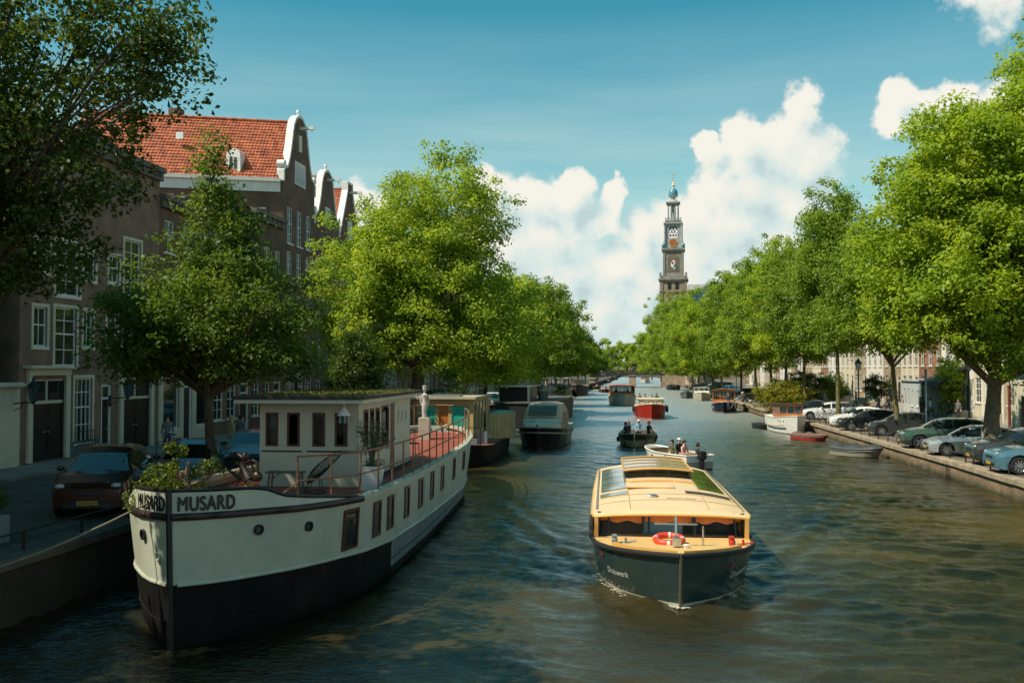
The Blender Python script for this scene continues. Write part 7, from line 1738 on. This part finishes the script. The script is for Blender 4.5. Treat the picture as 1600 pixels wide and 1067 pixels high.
# ---------------- people ----------------
SKIN = mat('skin', (.52, .30, .20), .6, 0, (8, .08)); HAIRD = mat('dark_hair', (.03, .018, .01), .7, 0, (20, .4)); HAIRB = mat('blond_hair', (.38, .24, .10), .7, 0, (20, .3)); SHOE = mat('dark_shoes', (.03, .025, .02), .6)
def cloth(name, c): return mat(name, c, .85, 0, (7, .25), (30, .15))
PC = {}
def person_meshes(pose):
    if pose in PC: return PC[pose]
    J = {}; 
    if pose in ('stand', 'walk', 'lean'):
        d = .0 if pose == 'stand' else .2
        J = dict(pel=(0, 0, .94), spi=(0, .0, 1.12), che=(0, 0, 1.34), nec=(0, -.005, 1.49), hea=(0, -.02, 1.57), top=(0, -.015, 1.70),
                 hl=(-.09, 0, .90), kl=(-.10, -.03 - d, .50), al=(-.10, .02 - d * .9, .09), tl=(-.12, -.14 - d * .9, .035), hr=(.09, 0, .90), kr=(.10, -.02 + d * .3, .49), ar=(.11, .03 + d * 1.4, .10 + d * .2), tr=(.13, -.12 + d * 1.4, .04 + d * .1),
                 sl=(-.175, 0, 1.41), el=(-.22, .04, 1.14), wl=(-.21, -.06 + d * .6, .90), sr=(.175, 0, 1.41), er=(.22, .04, 1.14), wr=(.20, -.08 - d * .4, .92))
        if pose == 'lean':
            for k in ('spi', 'che', 'nec', 'hea', 'top', 'sl', 'sr', 'el', 'er', 'wl', 'wr'):
                x, y, z = J[k]; h_ = z - .94; J[k] = (x, y - h_ * .85, .94 + h_ * .52)
            for k, s_ in (('wl', -1), ('wr', 1)): J[k] = (s_ * .2, J['che'][1] - .42, 1.0)
            for k, s_ in (('el', -1), ('er', 1)): J[k] = (s_ * .24, J['che'][1] - .14, 1.0)
    else:
        J = dict(pel=(0, 0, .10), spi=(0, .02, .28), che=(0, .0, .50), nec=(0, -.02, .66), hea=(0, -.04, .74), top=(0, -.03, .87),
                 hl=(-.09, -.03, .08), kl=(-.14, -.44, .12), al=(-.14, -.42, -.32), tl=(-.15, -.56, -.36), hr=(.09, -.03, .08), kr=(.14, -.43, .12), ar=(.15, -.38, -.32), tr=(.17, -.52, -.36),
                 sl=(-.175, 0, .58), el=(-.23, -.08, .32), wl=(-.15, -.30, .20), sr=(.175, 0, .58), er=(.24, -.06, .32), wr=(.14, -.32, .22))
    rad = dict(pel=.135, spi=.125, che=.145, nec=.055, hea=.085, top=.085, hl=.095, kl=.062, al=.042, tl=.04, hr=.095, kr=.062, ar=.042, tr=.04, sl=.065, el=.045, wl=.028, sr=.065, er=.045, wr=.028)
    E = [('pel', 'spi', 't'), ('spi', 'che', 't'), ('che', 'nec', 't'), ('nec', 'hea', 's'), ('hea', 'top', 's'), ('pel', 'hl', 'p'), ('hl', 'kl', 'p'), ('kl', 'al', 'p'), ('al', 'tl', 'f'), ('pel', 'hr', 'p'), ('hr', 'kr', 'p'), ('kr', 'ar', 'p'), ('ar', 'tr', 'f'),
         ('che', 'sl', 't'), ('sl', 'el', 't'), ('el', 'wl', 't'), ('che', 'sr', 't'), ('sr', 'er', 't'), ('er', 'wr', 't')]
    # nose and hands: palm, four unequal bent fingers and a side thumb
    hx_, hy_, hz_ = J['hea']; J['nos'] = (hx_, hy_ - .105, hz_ + .02); rad['nos'] = .017; E.append(('hea', 'nos', 's'))
    for s_, w, e in ((-1, 'wl', 'el'), (1, 'wr', 'er')):
        W_, E_ = Vector(J[w]), Vector(J[e]); d = (W_ - E_).normalized(); n_ = d.cross(Vector((1, 0, 0))).normalized(); sdv = d.cross(n_).normalized()
        k = 'p' + w; J[k] = tuple(W_ + d * .07); rad[k] = .032; E.append((w, k, 's'))
        for i, L_ in enumerate((.072, .082, .076, .06)):
            b = W_ + d * .10 + sdv * (i - 1.5) * .021; m_ = b + d * L_ * .5 + n_ * .012; f_ = b + d * L_ + n_ * .035
            for q, p_, r_ in (('b', b, .010), ('m', m_, .009), ('t', f_, .008)): J[f'{w}{i}{q}'] = tuple(p_); rad[f'{w}{i}{q}'] = r_
            E += [(k, f'{w}{i}b', 's'), (f'{w}{i}b', f'{w}{i}m', 's'), (f'{w}{i}m', f'{w}{i}t', 's')]
        b = W_ + d * .04 + sdv * -.035; f_ = b + d * .05 - sdv * .03 + n_ * .02; J[w + 'th'] = tuple(b); J[w + 'tt'] = tuple(f_); rad[w + 'th'] = .012; rad[w + 'tt'] = .009; E += [(k, w + 'th', 's'), (w + 'th', w + 'tt', 's')]
    names = list(J); me = bpy.data.meshes.new('body'); me.from_pydata([J[k] for k in names], [(names.index(a), names.index(b)) for a, b, _ in E], [])
    o = bpy.data.objects.new('body', me); COL.objects.link(o); md = o.modifiers.new('skin', 'SKIN'); md.use_smooth_shade = True
    sk = me.skin_vertices[0].data
    for i, k in enumerate(names):
        r_ = rad[k]; sk[i].radius = (r_, r_ * (.72 if k in ('spi', 'che', 'pel') else 1)); sk[i].use_root = (k == 'pel')
    sb_ = o.modifiers.new('sub', 'SUBSURF'); sb_.levels = 1
    m2 = bpy.data.meshes.new_from_object(o.evaluated_get(bpy.context.evaluated_depsgraph_get())); bpy.data.objects.remove(o)
    m2.name = 'body'; m2.materials.clear()
    for x in (SKIN, CREAM, BLACK, SHOE): m2.materials.append(x)
    segs = [(Vector(J[a]), Vector(J[b]), {'s': 0, 't': 1, 'p': 2, 'f': 3}[c]) for a, b, c in E]; mi = []
    for p_ in m2.polygons:
        c = p_.center; best = (9, 0)
        for a, b, k in segs:
            ab = b - a; u = max(0, min(1, (c - a).dot(ab) / max(1e-9, ab.length_squared))); best = min(best, ((c - a - ab * u).length, k))
        mi.append(best[1])
    m2.polygons.foreach_set('material_index', mi); m2.polygons.foreach_set('use_smooth', [True] * len(mi))
    c = Vector(J['hea']).lerp(Vector(J['top']), .55); hair = MB(); hair.sph((c.x, c.y + .02, c.z + .02), (.098, .108, .115), 14, 0, .60); hair.sph((c.x, c.y + .055, c.z - .02), (.09, .07, .10), 10); hm = hair.mesh('hair', HAIRD, 60)
    ey = MB(); [ey.sph((c.x + s_ * .032, c.y - .088, c.z - .035), .011, 6) for s_ in (-1, 1)]; ey.box((c.x, c.y - .083, c.z - .098), (.045, .012, .008)); em = ey.mesh('eyes', HAIRD)
    cap = MB(); cap.sph((c.x, c.y + .01, c.z + .03), (.106, .115, .10), 14, 0, .5); cap.box((c.x, c.y - .13, c.z + .035), (.13, .10, .012)); cm = cap.mesh('cap', WHITE, 60)
    PC[pose] = (m2, hm, em, cm); return PC[pose]
def person(label, loc, rz, pose='stand', top=None, legs=None, hair=None, cap=False, sc=1.0, group=None):
    b, h, e, c = person_meshes(pose)
    t = link('person', b, None, loc, rz); t.scale = (sc,) * 3; tag(t, label, 'person', group)
    for i, m in ((1, top), (2, legs)):
        if m: t.material_slots[i].link = 'OBJECT'; t.material_slots[i].material = m
    hh = link('hair', h, t); 
    if hair: hh.material_slots[0].link = 'OBJECT'; hh.material_slots[0].material = hair
    link('eyes', e, t)
    if cap: link('cap', c, t)
    return t
cw_, cn, cd_, cg_, cr_, co_, cbl, ctn, cpk, col_ = cloth('white_shirt', (.7, .7, .68)), cloth('navy_jacket', (.02, .03, .06)), cloth('dark_jacket', (.02, .02, .022)), cloth('grey_coat', (.18, .18, .17)), cloth('red_top', (.4, .05, .03)), cloth('orange_top', (.78, .20, .05)), cloth('light_blue_shirt', (.25, .42, .5)), cloth('tan_coat', (.42, .31, .18)), cloth('pink_top', (.62, .35, .32)), cloth('olive_jacket', (.10, .13, .07))
jn = cloth('blue_jeans', (.05, .08, .14)); dk_ = cloth('dark_trousers', (.025, .025, .028))
def inboat(bt, label, x, y, z, rz, pose='sit', **kw):
    c, s = math.cos(bt.rotation_euler.z), math.sin(bt.rotation_euler.z)
    return person(label, (bt.location.x + x * c - y * s, bt.location.y + x * s + y * c, z), bt.rotation_euler.z + rz, pose, **kw)
inboat(b1, 'person in a navy jacket seated at the left of the olive boat', -.75, 3.0, .55, R(-60), top=cn, legs=dk_)
inboat(b1, 'person in dark clothes seated behind the navy jacket in the olive boat', -.6, 3.9, .6, R(-50), top=cd_, legs=jn, hair=HAIRB)
inboat(b1, 'person with a white cap and light blue shirt steering the olive boat', .0, 4.9, .62, 0, top=cbl, legs=dk_, cap=True)
inboat(b1, 'person in a black jacket seated at the right of the olive boat', .75, 3.4, .6, R(50), top=cd_, legs=dk_)
inboat(b2, 'person with a white cap in the white motor boat', -.25, 2.3, .5, R(180), top=cd_, legs=dk_, cap=True)
inboat(b2, 'person in an olive jacket seated in the white motor boat', .5, 2.9, .48, R(110), top=col_, legs=jn)
inboat(b2, 'person in a pink top seated in the white motor boat', .0, 3.2, .46, R(200), top=cpk, legs=dk_)
inboat(b2, 'person in a navy jacket seated at the stern of the white motor boat', -.45, 3.75, .34, R(250), top=cn, legs=dk_)
rb = bpy.data.objects['red_launch']
inboat(rb, 'person in an orange jacket, left one on the red launch', -.45, 5.4, 1.5, 0, top=co_, legs=co_); inboat(rb, 'person in an orange jacket, right one on the red launch', .25, 5.5, 1.5, 0, top=co_, legs=co_, hair=HAIRB)
inboat(rb, 'person in dark clothes at the stern of the red launch', .9, 8.0, 1.5, 0, top=cd_, legs=dk_); inboat(rb, 'person in red behind the orange jackets on the red launch', -.9, 8.0, 1.5, 0, top=cr_, legs=dk_)
for k, (x, y) in enumerate([(-.8, 5), (.8, 5.2), (-.8, 7), (.8, 7.2)]): inboat(s1, 'passenger in %s inside the white saloon boat, %s row' % ('white' if k % 2 else 'tan', 'front' if k < 2 else 'back'), x, y, 1.35, 0, top=cw_ if k % 2 else ctn, legs=dk_, group='passengers in the saloon boat')
inboat(fb, 'person in white on the far small boat left of the saloon boat', -.4, 3, .5, 0, top=cw_, legs=dk_); inboat(fb, 'person in red on the far small boat left of the saloon boat', .4, 3.6, .5, 0, top=cr_, legs=dk_)
for k, (px, py) in enumerate(((932, 608), (950, 598))):
    x, y = G(px, py, 0)
    person('person in pink on the small boat %s' % ('before the bridge pier' if k == 0 else 'under the bridge'), (x, y + 2.6, .5), 0, 'sit', cpk, dk_)
# people on the streets
def rp(label, px, py, rz, pose, top, legs, z=ZR, **kw): return person(label, (*G(px, py, z), z), R(rz), pose, top, legs, **kw)
rp('person in a white shirt walking behind the grey hatchback', 1453, 653, 90, 'walk', cw_, dk_)
rp('person in an olive jacket next to the white shirted walker', 1467, 653, 100, 'walk', col_, jn, hair=HAIRB)
rp('person in a navy jacket with red scarf walking behind the green car', 1481, 655, 70, 'walk', cn, dk_)
rp('person in a black coat and white shirt behind the green car', 1496, 657, -20, 'stand', cg_, dk_, hair=HAIRB)
rp('person in dark clothes beside the grey extension', 1437, 651, 80, 'stand', cd_, dk_)
rp('person in a dark coat left of the white shirted walker', 1444, 651, 80, 'walk', cd_, jn)
rp('person in a grey coat walking near the dark potted tree', 1372, 645, -70, 'walk', cg_, jn)
rp('person in navy walking near the dark potted tree', 1388, 646, -90, 'walk', cn, dk_)
rp('person with long brown hair behind the dark grey hatchback', 1411, 646, 60, 'stand', ctn, dk_)
rp('person in orange top sitting at the right edge', 1597, 672, 100, 'walk', co_, dk_)
rp('person in light blue walking by the hedge', 1337, 641, -80, 'walk', cbl, jn)
rp('person in red near the dark trunks on the right street', 1226, 626, 0, 'walk', cr_, dk_)
rp('person in black near the dark trunks on the right street', 1231, 627, 30, 'stand', cd_, dk_)
rp('person in a light blue shirt leaning over the quay by the dark blue boat', 1146, 639, 75, 'lean', cbl, cg_, hair=HAIRB)
person('person in a dark blue jacket standing on the dark blue cabin boat', (*G(1138, 640, .95), .95), R(-60), 'stand', cn, jn)
person('person in a grey jacket crouched on a bicycle before the shopfront', (-19.8, YX(263, -19.8), ZL), R(20), 'stand', cg_, jn)
person('person in a tan coat walking away on the left street', (-17.0, YX(362, -17.0), ZL), R(150), 'walk', ctn, cloth('light_trousers', (.5, .45, .4)), hair=HAIRB)
person('person in grey walking beside the tan coat', (-17.0, YX(378, -17.0), ZL), R(160), 'walk', cg_, dk_)
rg = random.Random(15); cols_ = [cw_, cn, cd_, cg_, cr_, cbl, ctn, cpk, col_, co_]
cn_ = ['white', 'navy', 'black', 'grey', 'red', 'light blue', 'tan', 'pink', 'olive', 'orange']
for k in range(20):
    x = lerp(-11, 6, (k + .5) / 20); person('distant person in %s on the far bridge, %s' % (cn_[k % 10], 'left half' if k < 10 else 'right half'), (x, YB + rg.uniform(1, 7), deckz(x)), rg.uniform(0, 6), rg.choice(['stand', 'walk']), cols_[k % 10], rg.choice([jn, dk_]), group='people on the far bridge')
for k in range(12):
    Y = 112 + k * 11.5; person('distant person in %s on the left quay before the bridge, %s' % (cn_[k % 10], 'closer' if k < 10 else 'by the bridge'), (-13.2 - rg.uniform(0, 4), Y, ZL), rg.uniform(0, 6), 'walk', cols_[k % 10], jn, group='people on the left quay')

# ---------------- bicycles ----------------
def bicycle(label, loc, rz, group=None, lean=6):
    t = thing('bicycle', label, 'bicycle', loc, rz, group); t.rotation_euler = (R(lean), 0, rz)
    wr = .34
    tb, rimm = MB(), MB()
    tb.tube([(wr * math.cos(2 * PI * i / 24), 0, wr * math.sin(2 * PI * i / 24)) for i in range(25)], .018, 5); tm = tb.mesh('tyre', RUBBER)
    for i in range(14): a = 2 * PI * i / 14; rimm.tube([(0, 0, 0), (wr * math.cos(a), 0, wr * math.sin(a))], .0035, 3)
    rimm.tube([(0, -.04, 0), (0, .04, 0)], .025, 6); rm = rimm.mesh('spokes', CHROME)
    for x in (0, 1.08): o = link('wheel', tm, t, (x, 0, wr)); link('spokes', rm, o)
    m = MB(); bb = (.62, 0, .30)
    m.tube([(1.08, 0, wr), bb], .014, 5); m.tube([bb, (.76, 0, .82)], .017, 6); m.tube([(1.08, 0, wr), (.75, 0, .78)], .012, 5); m.tube([bb, (.20, 0, .80)], .018, 6); m.tube([(.20, 0, .84), (.74, 0, .74)], .016, 6); m.tube([(.17, 0, .95), (.20, 0, .80), (.0, 0, wr)], .016, 6); m.obj('frame', IRON, t)
    m = MB(); m.tube([(.30, -.28, 1.02), (.18, -.22, 1.06), (.15, 0, 1.0), (.18, .22, 1.06), (.30, .28, 1.02)], .014, 5); m.obj('handlebar', CHROME, t)
    m = MB(); m.sph((.79, 0, .90), (.14, .08, .04), 8); m.tube([(.76, 0, .8), (.78, 0, .9)], .014, 5); m.obj('saddle', BLACK, t)
    m = MB(); m.bx(.9, 1.3, -.07, .07, .72, .74); m.tube([(1.25, .06, .73), (1.1, .06, .36)], .008, 4); m.obj('rack', IRON, t)
    return t
bx1, by1 = G(1272, 659, ZR)
bk = bicycle('light grey bicycle parked before the white sedan, left one', (bx1, by1, ZR), R(15), 'bicycles by the quay')
for k, (dx, dy, lb) in enumerate([(.7, .6, 'bicycle parked before the white sedan, middle one'), (1.5, 1.0, 'bicycle leaning by the slender trunk beside the white sedan'), (2.2, -.4, 'bicycle nearest the lichen covered slender trunk')]): dup(bk, (bx1 + dx, by1 + dy, ZR), R(15 + k * 8), lb, 1, 'bicycles by the quay')
for k in range(34):
    x = lerp(-11.8, 7.8, (k + .5) / 34); z = deckz(x) if x < 6.6 else 3.6
    dup(bk, (x - .5, YB + .45, z), R(rg.uniform(-12, 12)) + (PI if k % 3 == 0 else 0), 'dark bicycle leaning on the railing of the far bridge', 1, 'bicycles on the far bridge')
for k in range(14): dup(bk, (-12.9 - .1 * (k % 3), 112 + k * 4.6, ZL), R(20 + rg.uniform(-15, 15)), 'dark bicycle parked along the left quay before the far bridge', 1, 'bicycles on the left quay')
for k in range(5): dup(bk, (-12.9, 72 + k * .9, ZL), R(10 + rg.uniform(-9, 9)), 'bicycle in the row on the left quay behind the houseboats', 1, 'bicycles behind the houseboats')
dup(bk, (-19.9, YX(263, -19.9) - .5, ZL), R(80), 'bicycle held by the person before the shopfront', 1, 'bicycles on the left street')

# ---------------- street furniture ----------------
GREENB = mat('lamp_post_green', (.02, .03, .025), .45)
def lamp_post(label, loc, h=4.2):
    t = thing('street_lamp', label, 'street lamp', loc)
    m = MB(); m.lathe([(.16, 0), (.16, .3), (.09, .45), (.10, .9), (.06, 1.0), (.05, h - .5), (.07, h - .45), (.05, h - .1), (.10, h)], 10); m.tube([(-.3, 0, h - .6), (.3, 0, h - .6)], .02); m.obj('post', GREENB, t, 50)
    m = MB(); rows = [[(s_ * math.cos(PI / 4 + k * PI / 3), s_ * math.sin(PI / 4 + k * PI / 3), z) for k in range(6)] for s_, z in ((.13, h), (.25, h + .55))]; m.grid(rows, 0, True); m.obj('lantern_glass', mat('frosted_lamp_glass', (.45, .47, .42), .2), t)
    m = MB(); [m.tube([rows[0][k], rows[1][k]], .016, 4) for k in range(6)]; m.lathe([(.30, h + .55), (.27, h + .62), (.12, h + .8), (.10, h + .86), (.03, h + .92), (0, h + 1.05)], 6); m.tube([(*rows[1][k % 6][:2], h + .55) for k in range(7)], .02, 4); m.obj('lantern_frame', GREENB, t)
    return t
lx_, ly_ = -12.75, YX(464, -12.75)
lamp_post('old lantern street lamp rising behind the barge deckhouse roof', (lx_, ly_, ZL), ZP(590, lx_, ly_) - ZL)
lamp_post('dark lantern street lamp behind the white hatchback on the right', (17.2, YX(1341, 17.2), ZR), 4.1)
lamp_post('dark lantern street lamp right of the navy walker', (20.5, YX(1513, 20.5), ZR), 4.1)
lamp_post('far lantern street lamp near the dark blue cabin boat', (14.6, 150, ZR), 4.1)
for k, (px, py) in enumerate([(55, 612), (202, 605)]):
    y = YX(px, XF + .9); z = ZP(py + 12, XF + .9, y)
    t = thing('wall_lantern', 'black wall lantern on an iron bracket by the %s coach door' % ('first' if k == 0 else 'second'), 'lantern', (XF + .85, y, z - .1)); m = MB(); m.tube([(-.8, 0, -.05), (-.4, 0, .0), (0, 0, -.02)], .025); m.tube([(-.8, 0, -.3), (-.5, 0, -.2), (-.4, 0, 0)], .018); m.box((-.82, 0, -.15), (.05, .12, .5)); m.obj('bracket', IRON, t)
    m = MB(); rows = [[(s_ * math.cos(k_ * PI / 3), s_ * math.sin(k_ * PI / 3), z_) for k_ in range(6)] for s_, z_ in ((.12, .05), (.22, .55))]; m.grid(rows, 0, True); m.obj('lantern_glass', GLASSB, t); m = MB(); [m.tube([rows[0][i], rows[1][i]], .014, 4) for i in range(6)]; m.lathe([(.26, .55), (.2, .65), (.06, .8), (.05, .9), (0, .98)], 6); m.lathe([(.0, -.1), (.1, .02), (.12, .06)], 6); m.obj('lantern_frame', IRON, t)
sx_, sy_ = G(1446, 681, ZR); t = thing('sign_post', 'tall grey blue sign post seen edge on between the grey and green cars', 'sign post', (sx_, sy_, ZR)); m = MB(); m.tube([(0, 0, 0), (0, 0, 4.2)], .045, 8); m.obj('pole', mat('pale_pole', (.38, .46, .48), .5), t); m = MB(); m.box((0, 0, 3.8), (.14, .12, .8), 0, 0, .02); m.obj('sign_panel', mat('blue_grey_sign', (.18, .30, .36), .5), t)
t = thing('blue_sign', 'dark blue panel on the wall at the right edge', 'sign', (26.86, YX(1597, 26.86), 3.9), R(-90)); MB().box((0, -.08, 0), (.9, .08, 1.3), 0, 0, .01).obj('panel', mat('dark_blue_panel', (.01, .07, .2), .4), t)
# low kerb rails on the quays
def quay_rail(label, x, zt, y0, y1, step=2.05, h=.38):
    t = thing('kerb_rail', label, 'rail', (x, y0, zt + .02)); n = int((y1 - y0) / step); pm_ = MB().box((0, 0, h / 2), (.05, .05, h)).mesh('post', IRON)
    for i in range(n + 1): link('post', pm_, t, (0, i * step, 0))
    m = MB(); m.tube([(0, 0, h), (0, n * step, h)], .022, 6); m.tube([(0, 0, h * .5), (0, n * step, h * .5)], .012, 5); m.obj('rail', IRON, t); return t
quay_rail('low dark iron kerb rail along the right quay', xr(28) + .3, ZR, 28, 45)['label'] = 'low dark iron kerb rail along the right quay, nearest stretch'
quay_rail('low dark iron kerb rail along the right quay behind the covered dinghy', xr(45) + .3, ZR, 45.3, 84).rotation_euler = (0, 0, math.atan2(1.8, 71))
quay_rail('low dark iron kerb rail along the left quay', XL - .28, ZL, 10, 44)
for k, (px, py) in enumerate([(1160, 636), (1172, 640), (1187, 643)]):
    x, y = G(px, py, 0); t = thing('mooring_post', ('dark timber mooring post beside the dark blue boat', 'pale topped mooring post left of the bright bush', 'pale topped mooring post right of the bright bush')[k], 'post', (x, y, 0)); m = MB(); m.lathe([(.19, -1), (.18, 1.9 if k == 0 else 1.1), (.14, 1.95 if k == 0 else 1.15)], 10); m.obj('timber', BARK, t, 40); MB().lathe([(.2, 1.1 + (.8 if k == 0 else 0)), (.2, 1.2 + (.8 if k == 0 else 0)), (0, 1.24 + (.8 if k == 0 else 0))], 10).obj('cap', WHITE, t)
x_, y_ = G(1444, 738, 0.2); t = thing('quay_ladder', 'dark iron ladder fixed to the right quay wall near the green car', 'ladder', (xr(y_) - .06, y_, 0)); m = MB(); [m.tube([(0, s_ * .2, -.3), (0, s_ * .2, .78)], .02) for s_ in (-1, 1)]; m.obj('side_rails', IRON, t); m = MB(); [m.tube([(0, -.2, z), (0, .2, z)], .015) for z in (-.1, .15, .4, .65)]; m.obj('rungs', IRON, t)
y_ = 35.6; t = thing('fender_timber', 'black timber fender on the right quay wall at the right edge', 'fender', (xr(y_) - .1, y_, 0)); m = MB(); m.box((0, 0, .15), (.16, .45, 1.15), 0, 0, .02); m.obj('timber', BLACK, t)
t = thing('flower_pot', 'orange terracotta pot by the hedge on the right pavement', 'pot', (*G(1353, 640, ZR), ZR)); MB().lathe([(.22, 0), (.32, .6), (.36, .6), (.36, .7), (.3, .7)], 12).obj('pot', mat('terracotta', (.55, .14, .04), .7), t)
t = thing('entrance_post', 'dark red column on the cream wall at the right edge', 'post', (25.6, YX(1576, 25.6), ZR)); MB().lathe([(.10, 0), (.09, 2.9), (.12, 2.95), (.12, 3.05), (0, 3.05)], 10).obj('column', mat('red_column', (.16, .03, .025), .5), t)
pw = thing('porch', 'cream wooden porch with pilasters at the right edge', 'porch', (25.2, YX(1588, 25.2), ZR), R(-90)); m = MB(); m.bx(-.8, 2.8, 0, 1.6, 0, 3.2); m.bx(-.9, 2.9, -.1, 1.7, 3.2, 3.45); [m.bx(x, x + .25, -.08, -.002, 0, 3.2) for x in (-.8, .4, 1.6, 2.5)]; m.obj('wall', CREAM, pw); m = MB(); m.bx(.75, 1.5, -.02, -.004, .1, 2.4); m.obj('door', BLACK, pw)
ts = thing('cafe_terrace_fence', 'white picket steps and rail before the right houses', 'fence', (23.9, YX(1395, 23.9), ZR), R(-90)); m = MB(); [m.bx(i * .35, i * .35 + .05, 0, .05, 0, 1.0) for i in range(16)]; m.bx(0, 5.5, -.01, .06, .95, 1.02); m.obj('pickets', WHITE, ts)
pt = thing('green_scaffold', 'teal green tarpaulin covered scaffold on a left house behind the trees', 'scaffold', (-22.6, YX(778, -22.6), ZL)); m = MB(); m.bx(0, .06, 0, 9, 2.5, 11); m.obj('tarpaulin', TEALD, pt); m = MB(); [m.tube([(.15, y, 0), (.15, y, 11.2)], .04) for y in (0, 3, 6, 9)]; [m.tube([(.15, 0, z), (.15, 9, z)], .035) for z in (2, 5, 8, 11)]; m.obj('poles', GREYM, pt)
